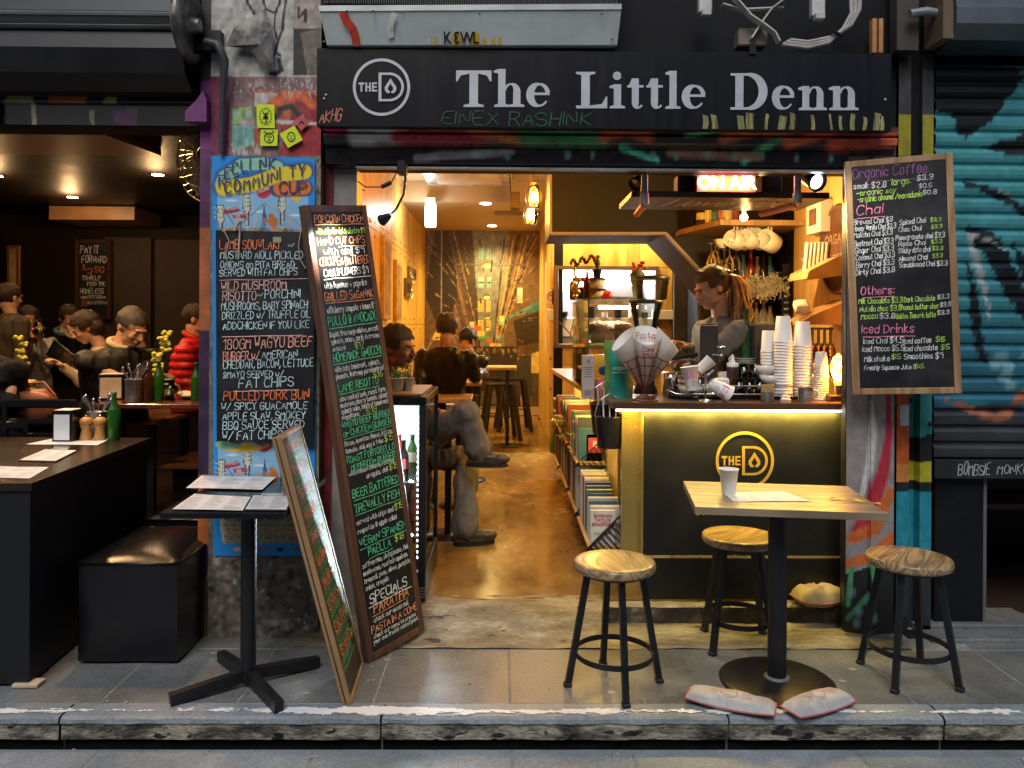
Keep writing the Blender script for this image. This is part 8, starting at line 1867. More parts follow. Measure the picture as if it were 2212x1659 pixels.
def wallframe(label, u0, u1, vt, vb, fm, im, depth=.04):
    a = onlw(u0, vt); b_ = onlw(u1, vb if False else vt); ya, yb = a.y, b_.y; zt_ = a.z; zb_ = onlw(u0, vb).z
    t = thing('picture_frame', label, 'picture', (0,0,0), 0, 'framed pictures on the left shop wall'); MB().box(XL+.001, XL+depth, ya, yb, zb_, zt_, .003).build('frame', fm, t); MB().box(XL+depth, XL+depth+.002, ya+.05, yb-.05, zb_+.05, zt_-.05).build('print', im, t)
pic1 = layered('pic1', [(.02,.02,.02),(.25,.10,.04),(.4,.3,.2),(.05,.05,.05)], .4, 7)
wallframe('tall wooden frame nearest on the left plywood wall', 822, 838, 508, 690, shelf_wood, pic1); wallframe('wooden frame second along the left plywood wall', 850, 862, 560, 700, shelf_wood, pic1); wallframe('small black frame under the tinsel on the left wall', 880, 893, 575, 600, frame_dark, brown_dark); wallframe('lower black box frame farther along the left wall', 872, 884, 600, 640, frame_dark, brown_dark)
t = thing('tinsel_string', 'silver tinsel bunch hanging on the left plywood wall', 'tinsel'); a = onlw(880, 562); b_ = onlw(880, 650); m = MB(); r = rng(6)
for k in range(500):
    f = r.random(); c = a*(1-f)+b_*f+Vector((.03+abs(r.gauss(0, .02)), r.gauss(0, .05), 0)); d = Vector((r.uniform(-1, 1), r.uniform(-1, 1), r.uniform(-1, 1)))*.04; q_ = Vector((0, .005, .003)); m.add([c, c+d, c+d+q_], [(0,1,2)], False)
m.build('strands', plain('tinsel_silver', (.7,.66,.5), .25, .8), t, kind='stuff')
t = thing('wall_box', 'open yellow wooden wedge shelf with ivy high on the left wall', 'shelf'); a = onlw(772, 440); m = MB(); y0 = 5.45; zs = Z(775, 450, 5.0)
MB().box(XL+.001, XL+.20, 5.0, 5.7, zs, zs+.025, .002).build('board', shelf_wood, t); m = MB(); r = rng(3)
for k in range(60): c = Vector((XL+.12+r.gauss(0, .05), 5.1+r.gauss(0, .08), zs+.05+abs(r.gauss(0, .04)))); a_ = r.uniform(0, 6.28); u_ = Vector((math.cos(a_), math.sin(a_), .2))*.02; w_ = Vector((-u_.y, u_.x, .01))*.6; m.add([c-u_, c+w_, c+u_, c-w_], [(0,1,2,3)], False)
m.build('ivy_leaves', MATS['leaf_dark'], t, kind='stuff')

t = thing('drinks_fridge', 'black glass-door drinks fridge glowing white beside the menu board', 'fridge')
fx0, fx1, fy0, fy1, fzt = -1.0, X(921, 860, 3.72), 3.73, 4.40, Z(920, 858, 3.73)
zb_ = .10
for a in [(fx0, fx0+.03, fy0, fy1, zb_+.14, fzt-.04), (fx0+.001, fx1, fy1-.03, fy1, zb_+.14, fzt-.04)]: MB().box(*a).build('cabinet_wall', black_metal, t)
MB().box(fx0, fx1, fy0, fy1, fzt-.04, fzt, .006).build('cabinet_top', black_gloss, t); MB().box(fx0, fx1, fy0, fy1, zb_, zb_+.14, .004).build('cabinet_base', black_metal, t)
for a in [(fx1-.035, fx1, fy0-.001, fy0+.035, zb_+.14, fzt-.04), (fx1-.035, fx1, fy1-.035, fy1+.001, zb_+.14, fzt-.04), (fx0, fx0+.035, fy0-.001, fy0+.035, zb_+.14, fzt-.04)]: MB().box(*a).build('corner_post', black_metal, t)
MB().box(fx0+.036, fx1-.036, fy0+.01, fy0+.015, zb_+.15, fzt-.05).box(fx1-.015, fx1-.010, fy0+.036, fy1-.036, zb_+.15, fzt-.05).build('glass_pane', clear, t)
for k in range(4):
    m = MB(); m.box(fx1-.05, fx1+.002, fy0-.004, fy0-.001, zb_+.02+k*.014, zb_+.028+k*.014); m.build('vent_slot', steel_grey, t)
led = emit('fridge_led', (.80,.92,1), 4)
m = MB()
for k in range(26): m.blob((fx1-.045, fy0+.045, zb_+.20+k*(fzt-zb_-.30)/25), (.004, .004, .007), 6, 0); m.blob((fx1-.045, fy1-.05, zb_+.20+k*(fzt-zb_-.30)/25), (.005, .005, .009), 6, 0)
m.build('led_strip', led, t)
lamp('fridge_light', 'AREA', (fx1-.08, fy0+.08, (zb_+fzt)/2), 9, (.75,.90,1), .7, (0, math.radians(90), math.radians(60)), size_y=.02)
lamp('fridge_light', 'AREA', ((fx0+fx1)/2, fy0+.3, fzt-.06), 8, (.80,.92,1), .5, (0, 0, 0), size_y=.3)
MB().box(fx0+.04, fx1-.04, fy1-.04, fy1-.032, zb_+.15, fzt-.05).build('liner', plain('fridge_white', (.7,.75,.78), .4), t); MB().box(fx0+.031, fx0+.037, fy0+.04, fy1-.045, zb_+.15, fzt-.05).build('liner', MATS['fridge_white'], t)
for z in (.40, .66): MB().box(fx0+.04, fx1-.03, fy0+.04, fy1-.045, z, z+.006).build('wire_shelf', chrome, t)
r = rng(12)
for lvl, z in enumerate((.246, .408, .668)):
    for row in range(2):
        for k in range(7):
            x = fx0+.10+k*.068+row*.02; y = fy0+.12+row*.2
            if x > fx1-.06: continue
            ci = (k*3+lvl*2+row) % 7; b_ = bottle('%s drink bottle, %s of the %s row on the %s fridge shelf' % (bn[ci], ORD[k], ['front', 'back'][row], ['bottom', 'middle', 'top'][lvl]), (x, y, z), [.15, .22, .19][lvl], .026, bot_m[ci], .4, 'drink bottles in the fridge'); MB().lathe([(.0268, .05), (.0268, .10)], 14, cap=False).build('label', lab_m if k % 2 else bm[r.randrange(11)], b_)
t = thing('fridge_tray', 'brown wooden tray on top of the drinks fridge', 'tray'); MB().box(fx0+.12, fx1-.03, fy0+.05, fy1-.05, fzt+.001, fzt+.012, .002).build('tray_board', plain('tray_wood', (.30,.15,.05), .4), t)
for i, u in enumerate((860, 878)):
    p_ = at(u, 845, 3.95); t = thing('herb_pot', ['small potted herb left on the fridge', 'small potted herb right on the fridge'][i], 'plant', (p_.x, 3.92+.06*i, fzt+.013)); MB().lathe([(.026, 0), (.036, .06), (.038, .062)], 18).build('zinc_pot', galv, t); m = MB(); r = rng(i+4)
    for k in range(70): a_ = r.uniform(0, 6.28); c = Vector((r.gauss(0, .016), r.gauss(0, .016), .065+r.uniform(0, .06))); u_ = Vector((math.cos(a_), math.sin(a_), .6))*.012; w_ = Vector((-u_.y, u_.x, 0))*.35; m.add([c-u_, c+w_, c+u_, c-w_], [(0,1,2,3)], False)
    m.build('foliage', plain('herb_green', (.08,.20,.03), .5, var=.4, vs=60), t, kind='stuff')
for i, (y, z, w_, l) in enumerate([(4.95, .83, .30, 'small pale wooden table nearest the fridge with a cup'), (5.75, .88, .42, 'wooden wall table in the middle of the shop'), (6.7, .93, .52, 'wooden wall table beside the seated man in leather'), (8.6, .98, .95, 'long pale wooden bar table deep in the shop')]):
    xe = {0: X(1003, 915, 4.95), 1: X(1020, 848, 5.75), 2: X(1040, 822, 6.7), 3: X(1116, 795, 8.6)}[i]
    ztab = {0: Z(1000, 915, 4.8), 1: Z(1000, 860, 5.6), 2: Z(1020, 826, 6.5), 3: Z(1080, 792, 8.5)}[i]
    t = thing('wall_table', l, 'table'); MB().box(XL+.002 if i < 3 else XL+.9, xe, y-.22, y+.22, ztab-.03, ztab, .003).build('tabletop', wood('pale_top', (.40,.24,.10), (.62,.42,.2), .35, 'X', 1.2), t)
    MB().box(xe-.12, xe-.08, y-.03, y+.03, .10, ztab-.031).build('leg', black_metal, t); MB().lathe([(.14, 0), (.14, .01), (0, .014)], 24, (xe-.10, y, .093)).build('foot_disc', black_metal, t)
p_ = at(990, 905, 4.9); cupp('paper_cup', 'white paper cup held low beside the grey trousers', (X(977, 905, 4.85), 4.85, Z(1000, 915, 4.8)+.001), .11, .028, .04)
def tolix(label, u, v, rz):
    g = gr(u, v, .092); t = thing('metal_stool', label, 'stool', (g.x, g.y, .092), rz, 'black metal cafe stools in the shop'); m = MB().box(-.15, .15, -.15, .15, .63, .655, .01); m.build('seat', black_gloss, t)
    for sx_ in (-1, 1):
        for sy_ in (-1, 1): MB().bar((sx_*.21, sy_*.21, 0), (sx_*.13, sy_*.13, .635), .045, .03).build('leg', black_metal, t)
    for a, b_ in (((-.17, -.17), (.17, -.17)), ((-.17, .17), (.17, .17)), ((-.17, -.17), (-.17, .17)), ((.17, -.17), (.17, .17))): MB().bar((*a, .28), (*b_, .28), .02, .012).build('stretcher', black_metal, t)
    return t
tolix('black metal stool in front, by the corridor tables', 1080, 948, .15); tolix('black metal stool behind the front metal stool', 1108, 928, .1); tolix('black metal stool farthest, under the pale bar table', 1055, 925, .2)
st_ = tolix('black metal stool under the man with crossed legs', 960, 1075, 0)

def jug(l, u, Y, h, r_):
    p_ = at(u, 850, Y); t = thing('milk_jug', l, 'jug', (p_.x, Y, CT+.001), 0, 'steel jugs beside the coffee machine')
    MB().lathe([(r_*.95, 0), (r_, .01), (r_*.8, h*.7), (r_*.85, h), (r_*.8, h), (r_*.7, .01), (0, .01)], 20, cap=False).build('jug_body', chrome, t); MB().tube([(r_*.8, 0, h*.85), (r_*1.5, 0, h*.8), (r_*1.5, 0, h*.3), (r_*.95, 0, h*.2)], .004, 6).build('handle', chrome, t)
jug('tall steel milk jug left of the black box', 1498, 4.08, .13, .042); jug('short steel milk jug beside the tall jug', 1478, 4.06, .10, .040); jug('steel milk jug against the cones', 1448, 4.12, .12, .042)
for k in range(6): t = thing('saucer', 'white saucer, %s in the stack left of the grinder box' % ['bottom', 'second', 'third', 'fourth', 'fifth', 'top'][k], 'saucer', (at(1608, 850, 4.22).x, 4.22, CT+.13+.012*k), 0, 'stacked saucers'); MB().lathe([(.03, 0), (.07, .010), (.072, .012), (.03, .003)], 22).build('dish', china, t)
t = thing('machine_top', 'chrome top of the coffee machine carrying saucers behind the tray', 'coffee machine'); a, b_ = at(1560, 850, 4.2), at(1628, 850, 4.2); MB().box(a.x, b_.x, 4.16, 4.34, CT+.001, CT+.128, .008).build('machine_body', chrome, t)
for k in range(3): MB().cyl((a.x+.04+.06*k, 4.155, CT+.08), .013, .012, 12).build('dial', black_metal, t)
for i, (u, v, h) in enumerate([(1612, 4.26, .24), (1690, 4.3, .26), (1706, 4.32, .30), (1722, 4.28, .22)]): p_ = at(u, 850, v); bottle(['green syrup bottle by the saucers', 'amber bottle behind the tallest cup tower', 'dark bottle behind the cup towers', 'clear bottle right behind the cup towers'][i], (p_.x, v, CT+.13 if i == 0 else CT), h+.1, .032, bot_m[[2, 0, 1, 3][i]], .35)
t = thing('tea_towel', 'pale cloth hanging over the edge of the coffee machine', 'cloth'); m = MB(); p_ = at(1545, 800, 4.14); m.grid(8, 8, lambda s, q: (p_.x+.03+.07*s, 4.15-.008*math.sin(s*9), CT+.13-.10*q), True); m.build('cloth', conem, t)
def fuse(mb, vox, it=3, noise=None):
    """melts overlapping shapes into one continuous surface"""
    me = mb.mesh('tmp'); o = bpy.data.objects.new('tmp', me); scene.collection.objects.link(o)
    m = o.modifiers.new('r', 'REMESH'); m.mode = 'VOXEL'; m.voxel_size = vox; m.use_smooth_shade = True
    s = o.modifiers.new('s', 'SMOOTH'); s.iterations = it; s.factor = .5
    out = bpy.data.meshes.new_from_object(o.evaluated_get(bpy.context.evaluated_depsgraph_get()))
    bpy.data.objects.remove(o); r = MB()
    V = [v.co.copy() for v in out.vertices]
    if noise:
        N = [v.normal.copy() for v in out.vertices]
        V = [v+n*noise(v) for v, n in zip(V, N)]
    r.v = [tuple(v) for v in V]; r.f = [list(p.vertices) for p in out.polygons]; r.m = [0]*len(r.f); r.sm = [True]*len(r.f)
    bpy.data.meshes.remove(out); return r
def folds(a=.013, f=14): return lambda v: a*((.5-abs(mnoise.noise(Vector((v.x*f, v.y*f, v.z*f*.5)))))*1.3-.3+.4*mnoise.noise(Vector((v.x*f*2.3, v.y*f*2.3, v.z*f))))
def limb(mb, pts, rs): mb.tube(pts, rs, 12); [mb.blob(p, r*1.02, 10, 0) for p, r in zip(pts, rs)]
def between(a, b, n): return [a.lerp(b, i/n) for i in range(n+1)]
skins = {'tan': plain('skin_tan', (.60,.33,.20), .5, var=.1, vs=20, bump=.05), 'brown': plain('skin_brown', (.26,.11,.055), .5, var=.12, vs=20, bump=.05), 'fair': plain('skin_fair', (.62,.36,.24), .5, var=.08, vs=20, bump=.05)}
hairs = {'black': plain('hair_black', (.012,.008,.006), .35, var=.4, vs=40, bump=.8, scale=(3,3,.5)), 'dark': plain('hair_dark', (.035,.018,.010), .35, var=.4, vs=40, bump=.8, scale=(3,3,.5)), 'blond': plain('hair_blond', (.80,.48,.16), .4, var=.5, vs=40, bump=.8, scale=(3,3,.5)), 'grey': plain('hair_grey', (.05,.04,.035), .4, var=.5, vs=40, bump=.8)}
eye_w = plain('eye_white', (.6,.56,.5), .25, bump=0); eye_d = plain('eye_dark', (.015,.010,.008), .15, bump=0); lipm = plain('lips', (.30,.10,.07), .45, bump=0)
def person(label, H, yaw, pitch, N, P, byaw, jacket, arms=(), skin='tan', hair='black', style='short', legs=(), trousers=None, shoes=None, s=1.0, stache=False, glasses=False, collar=None, sw=.2, group=None, vox=.006, puffy=False, held=None):
    base = Vector((P.x, P.y, .092 if P.x > -1.2 else 0)); T0 = Matrix.Translation(-base)
    t = thing('person', label, 'person', base, 0, group)
    f = Vector((math.sin(math.radians(byaw)), -math.cos(math.radians(byaw)), 0)); rt = Vector((-f.y, f.x, 0))
    MH = Matrix.Translation(H) @ Matrix.Rotation(math.radians(yaw), 4, 'Z') @ Matrix.Rotation(math.radians(-pitch), 4, 'X') @ Matrix.Scale(s, 4)
    hb = MB(); hb.M = MH
    hb.blob((0, .012, .028), (.074, .094, .086), 22, 0); hb.blob((0, -.028, -.018), (.058, .064, .082), 20, 0); hb.blob((0, -.056, -.082), (.032, .032, .026), 14, 0); hb.blob((0, -.02, -.06), (.056, .055, .04), 16, 0)
    hb.tube([(0, -.078, .022), (0, -.098, -.002), (0, -.112, -.022), (0, -.094, -.034)], [.007, .0095, .013, .009], 10); hb.blob((0, -.086, .024), (.046, .012, .009), 12, 0)
    for x in (-1, 1): hb.blob((x*.012, -.099, -.026), (.008, .010, .008), 8, 0); hb.blob((x*.074, .008, -.004), (.009, .018, .029), 10, 0); hb.blob((x*.034, -.068, -.022), (.022, .02, .02), 10, 0)
    hb.blob((0, -.090, -.052), (.023, .011, .009), 10, 0); hb.blob((0, -.086, -.064), (.018, .010, .008), 10, 0)
    hb.M = Matrix.Identity(4)
    nk = MH @ Vector((0, .02, -.06)); limb(hb, [nk, N+Vector((0, 0, .02)), N-Vector((0, 0, .04))], [.05*s, .052*s, .06*s])
    for k, (el, wr, hd) in enumerate(arms):
        fd = (hd-wr).normalized(); side = fd.cross(Vector((0, 0, 1))); side = side.normalized() if side.length > .1 else rt; upv = side.cross(fd)
        limb(hb, [wr-(wr-el).normalized()*.06, wr], [.026*s, .023*s]); pc_ = wr+fd*.05*s
        mm = hb.M; hb.M = Matrix((( *side, 0), (*fd, 0), (*upv, 0), (0,0,0,1))).transposed(); hb.M = Matrix.Translation(pc_) @ hb.M; hb.blob((0, 0, 0), (.038*s, .048*s, .016*s), 12, 0)
        for j, (x, L) in enumerate([(-.027, .062), (-.009, .074), (.009, .070), (.027, .054)]):
            hb.tube([(x*s, .035*s, 0), (x*s*1.05, (.035+L*.5)*s, -.008*s), (x*s, (.035+L*.8)*s, -.030*s), (x*s, (.03+L*.75)*s, -.046*s)], [.0088*s, .0084*s, .0078*s, .0070*s], 8)
        hb.tube([(-.03*s, -.02*s, -.003), (-.050*s, .01*s, -.012*s), (-.046*s, .04*s, -.025*s)], [.011*s, .0095*s, .008*s], 8); hb.M = mm
    for el, wr, hd in arms:
        sp = min((N-(N-P).normalized()*.09*s+rt*sw*.8*s, N-(N-P).normalized()*.09*s-rt*sw*.8*s), key=lambda p: (p-el).length); limb(hb, between(N-Vector((0, 0, .03)), sp, 2)+between(sp, el, 3)[1:]+between(el, wr, 3)[1:], [.03]*9)
    body = fuse(hb, vox*.75, 2); n0 = len(body.f); body.M = MH
    for x in (-1, 1):
        body.mi = 1; body.blob((x*.030, -.0800, .003), (.0125, .008, .0062), 10, 0); body.mi = 2; body.blob((x*.030, -.0866, .003), (.0052, .003, .0054), 8, 0)
        body.mi = 3; body.tube([(x*.013, -.0955, .020), (x*.030, -.094, .0255), (x*.046, -.082, .019)], [.003, .0042, .002], 6)
        body.mi = 2; body.tube([(x*.018, -.0875, .007), (x*.030, -.0895, .0105), (x*.042, -.083, .006)], .0014, 5)
    body.mi = 4; body.tube([(-.020, -.0975, -.055), (0, -.1025, -.053), (.020, -.0975, -.055)], [.002, .0042, .002], 6); body.tube([(-.016, -.095, -.060), (0, -.0995, -.062), (.016, -.095, -.060)], [.002, .0045, .002], 6)
    if stache: body.mi = 3; body.tube([(-.026, -.097, -.052), (-.012, -.1045, -.044), (0, -.107, -.042), (.012, -.1045, -.044), (.026, -.097, -.052)], [.003, .006, .005, .006, .003], 6)
    body.M = Matrix.Identity(4)
    q = MB(); q.M = T0; q.v = [tuple(T0 @ Vector(v)) for v in body.v]; q.f = body.f; q.m = body.m; q.sm = body.sm
    q.build('body', [skins[skin], eye_w, eye_d, hairs[hair], lipm], t)
    if glasses:
        m = MB(); m.M = T0 @ MH
        for x in (-1, 1): m.tube([(x*.031+.021*math.cos(a*.42), -.098+.004*abs(math.cos(a*.42)), .0+.017*math.sin(a*.42)) for a in range(15)], .0013, 5, closed=True); m.tube([(x*.052, -.092, .006), (x*.078, 0, .008)], .0013, 5)
        m.tube([(-.01, -.102, .005), (.01, -.102, .005)], .0013, 5); m.build('glasses', brass, t)
    hm = MB(); hm.M = T0 @ MH
    def hs(c, r, amp, seed, cut=True, n=30):
        m = MB().blob(c, r, n, amp, 6, seed); fs = []
        for fa in m.f:
            a = sum((Vector(m.v[i]) for i in fa), Vector())/len(fa)
            if cut and ((a.y < -.045 and a.z < .058) or (a.y < .005 and a.z < -.002) or (a.z < -.035 and style in ('short', 'crop'))): continue
            fs.append(fa)
        hm.add(m.v, fs, True)
    th = {'short': .010, 'crop': .004, 'pony': .006, 'long': .012, 'bun': .006, 'thin': .004, 'boy': .012}[style]
    hs((0, .016, .030), (.076+th, .096+th, .088+th), .10, 3)
    if style in ('short', 'boy'): hs((0, .012, .040), (.076+th, .094+th, .086+th), .16, 7)
    if style in ('long', 'boy'): hs((0, .045, -.02), (.080+th, .065+th, .09), .1, 8, True)
    if style == 'bun': hm.blob((0, .115, .06), (.04, .035, .035), 14, .2, 6, 2)
    hm.build('hair', hairs[hair], t)
    up = (N-P); j = MB(); j.M = Matrix.Identity(4)
    secs = [(-.02, .90, .74), (.15, .86, .72), (.35, .80, .66), (.55, .88, .70), (.75, 1.0, .70), (.90, .92, .58), (.98, .55, .45), (1.02, .34, .36)]
    n = 22; vs = []
    for q_, a, b_ in secs:
        c = P+up*q_-f*(.02*math.sin(q_*3.1))
        for i in range(n):
            w = 2*math.pi*i/n; vs.append(c+rt*math.cos(w)*a*sw*s+f*math.sin(w)*b_*sw*.85*s)
    fs = [(k*n+i, k*n+(i+1) % n, (k+1)*n+(i+1) % n, (k+1)*n+i) for k in range(len(secs)-1) for i in range(n)]
    fs += [list(range(n))[::-1], list(range((len(secs)-1)*n, len(secs)*n))]
    j.add(vs, fs, True)
    sh_ = [N-up.normalized()*.075*s+rt*sw*.88*s, N-up.normalized()*.075*s-rt*sw*.88*s]
    for k, (el, wr, hd) in enumerate(arms):
        S0 = min(sh_, key=lambda p: (p-el).length) if len(arms) < 2 else sh_[k]
        limb(j, between(S0, el, 3)+between(el, wr, 3)[1:], [.066*s, .062*s, .056*s, .054*s, .050*s, .042*s, .036*s])
    for p in sh_: j.blob(p, .068*s, 12, 0)
    if puffy: nf = lambda v: .016*abs(math.sin(v.z*52))+.004*mnoise.noise(v*20)
    else: nf = folds()
    J = fuse(j, vox*1.6, 3, nf); J.v = [tuple(T0 @ Vector(v)) for v in J.v]; J.build('jacket', jacket, t)
    if collar:
        m = MB(); m.M = T0; c = N+Vector((0, 0, .01)); m.tube([c+rt*.075*math.cos(a)+f*.07*math.sin(a)+Vector((0, 0, .02-.03*math.sin(a))) for a in [k*math.pi/8-math.pi for k in range(17)][:-1]], .022, 8, closed=True); m.build('collar', collar, t)
    if legs:
        j = MB(); sd = MB()
        for hip, kn, an, toe in legs:
            limb(j, between(hip, kn, 3)+between(kn, an, 3)[1:], [.088, .086, .082, .082, .078, .076, .082])
            d = (toe-an); d.z = 0 if abs(d.z) < .12 else d.z; d.normalize(); up_ = Vector((0, 0, 1)); sdv = d.cross(up_).normalized()
            M3 = Matrix(((*d, 0), (*sdv, 0), (*up_, 0), (0,0,0,1))).transposed(); M3 = Matrix.Translation(an) @ M3
            m = MB(); m.M = M3
            m.blob((.0, 0, -.03), (.055, .045, .06), 14, 0); m.blob((.07, 0, -.055), (.10, .043, .036), 16, 0); m.blob((.145, 0, -.058), (.055, .048, .034), 14, 0); m.blob((.05, 0, -.08), (.12, .044, .018), 14, 0, pw=.6)
            F = fuse(m, .007, 2); F.v = [tuple(T0 @ Vector(v)) for v in F.v]; sho = F.build('shoe', shoes, t)
            m = MB(); m.M = T0 @ M3; m.prismz([(.055*1+(.14 if abs(a) < 1.6 else -.115)*0+.13*math.cos(a), .052*math.sin(a)*(1-.12*math.cos(a))) for a in [k*math.pi/10 for k in range(20)]], -.108, -.088); m.build('sole', rubber, sho)
            m = MB(); m.M = T0 @ M3
            for k in range(4): m.tube([(.045+.02*k, -.03, -.018-.006*k), (.05+.02*k, 0, -.008-.006*k), (.045+.02*k, .03, -.018-.006*k)], .0025, 5)
            m.build('lace', black_metal, sho)
        J = fuse(j, .011, 3, folds(.018, 15)); J.v = [tuple(T0 @ Vector(v)) for v in J.v]; J.build('trousers', trousers, t)
    return t, T0, MH, f, rt
V3 = Vector
leather = plain('leather_jacket', (.007,.005,.004), .36, var=.4, vs=12, bump=.5, rv=.1, spec=.35); grey_cot = plain('grey_trousers', (.15,.14,.13), .9, var=.06, vs=5, spec=.1, bump=.05); shoe_m = plain('work_shoe', (.05,.035,.022), .45, var=.3); cardi = plain('cardigan', (.16,.15,.145), .9, var=.3, spec=.1); blackc = plain('black_coat', (.006,.006,.007), .8, var=.3, spec=.15); creamc = plain('cream_sweater', (.52,.42,.27), .85, var=.1); greyt = plain('grey_top', (.07,.055,.04), .85, spec=.15); pale_j = plain('pale_denim', (.36,.36,.36), .8, var=.2); red_j = plain('red_puffer', (.62,.02,.025), .35, var=.12, vs=5); dkj = plain('charcoal_jacket', (.007,.006,.006), .6, var=.3, bump=.3)
a_ = lambda u, v, Y: at(u, v, Y)
Yb = 4.42
_, T0, MH, f, rt = person('barista in grey cardigan with a long blonde-tipped ponytail looking down behind the counter', a_(1538, 622, Yb), -78, -22, a_(1556, 688, Yb+.02), a_(1560, 880, Yb+.05), -70, cardi, [(a_(1512, 800, Yb-.2), a_(1488, 786, Yb-.22), a_(1468, 780, Yb-.26)), (a_(1512, 775, Yb+.2), a_(1484, 752, Yb+.10), a_(1462, 738, Yb+.05))], 'tan', 'dark', 'pony', s=1.0, sw=.185)
t = _; m = [MB() for _i in range(3)]; r = rng(5); base = t.location
p0, p1, p2, p3 = a_(1573, 590, Yb), a_(1592, 615, Yb), a_(1598, 680, Yb-.02), a_(1583, 752, Yb-.06)
for k in range(330):
    o = V3((r.gauss(0, .020), r.gauss(0, .018), 0)); w = k*.07+r.uniform(0, .7); q = r.uniform(.6, 1)
    pth = [p0+o*.2, p0.lerp(p1, .6)+o*.7+V3((0, 0, .02)), p1+o, p1.lerp(p2, .5)+o*1.2+V3((.018*math.sin(w), 0, 0)), p2+o*1.4+V3((.020*math.sin(w+1.6), 0, 0)), p2.lerp(p3, .5*q)+o*1.4+V3((.022*math.sin(w+3.1), 0, 0)), p2.lerp(p3, q)+o*1.1+V3((.014*math.sin(w+4.5), 0, r.uniform(-.02, .04)))]
    mm = m[r.choice((0, 1, 1, 2, 2))]; mm.M = Matrix.Translation(-base); mm.tube(pth, [.002, .0032, .0034, .0034, .0032, .0026, .0008], 4)
for k in range(170):
    u_ = r.uniform(-1, 1); h_ = r.uniform(0, 1); a0 = MH @ V3((.086*u_, -.055+.10*abs(u_)**2, .085+.035*(1-u_*u_)-.06*abs(u_)**3)); a1 = MH @ V3((.090*u_*.95, .02+.03*h_, .10+.028*(1-u_*u_)-.05*abs(u_)**3)); a2 = MH @ V3((.06*u_, .095, .08-.02*h_))
    mm = m[0]; mm.M = Matrix.Translation(-base); mm.tube([a0, a1, a2, p0], [.002, .003, .003, .002], 4)
for mm, hmn in zip(m, ('dark', 'blond', 'brownh')): mm.build('ponytail', hairs.get(hmn) or plain('hair_brown', (.34,.16,.05), .35, var=.4, vs=40, bump=.5), t)
mm = MB(); mm.M = Matrix.Translation(-base); mm.blob(p0, (.022, .022, .02), 12, .1); mm.build('hair_tie', black_metal, t)
person('man in black leather jacket seated with his back to the street', a_(966, 712, 6.0), 172, -6, a_(963, 752, 6.02), a_(958, 885, 6.1), 165, leather, [(a_(905, 828, 5.95), a_(925, 850, 6.35), a_(935, 850, 6.5)), (a_(1026, 815, 6.05), a_(1040, 805, 6.4), a_(1046, 803, 6.5))], 'tan', 'dark', 'short', s=.98, sw=.215)
person('second person in shiny leather jacket mostly hidden beyond the first', a_(1010, 735, 7.2), 150, -25, a_(1012, 765, 7.2), a_(1005, 850, 7.3), 150, leather, [(a_(1040, 805, 7.1), a_(1046, 800, 7.4), a_(1048, 800, 7.5)), (a_(980, 810, 7.1), a_(985, 815, 7.3), a_(990, 815, 7.4))], 'tan', 'black', 'short', s=.9, sw=.2)
Ym = 4.82
person('man with moustache and grey trousers sitting cross-legged behind the drinks fridge', a_(857, 752, Ym), 72, -6, a_(838, 806, Ym+.02), a_(868, 975, Ym+.12), 70, plain('dark_shirt', (.05,.04,.04), .7), [(a_(880, 900, Ym), a_(940, 892, Ym-.02), a_(965, 894, Ym-.02)), (a_(880, 890, Ym+.25), a_(930, 890, Ym+.2), a_(950, 890, Ym+.2))], 'brown', 'black', 'short', [(a_(895, 972, Ym+.1), a_(1006, 893, Ym-.16), a_(1032, 968, Ym-.12), a_(1075, 966, Ym-.14)), (a_(895, 985, Ym+.15), a_(1008, 990, Ym+.16), gr(1005, 1138, .20), gr(1060, 1135, .20))], grey_cot, shoe_m, s=1.12, stache=True)
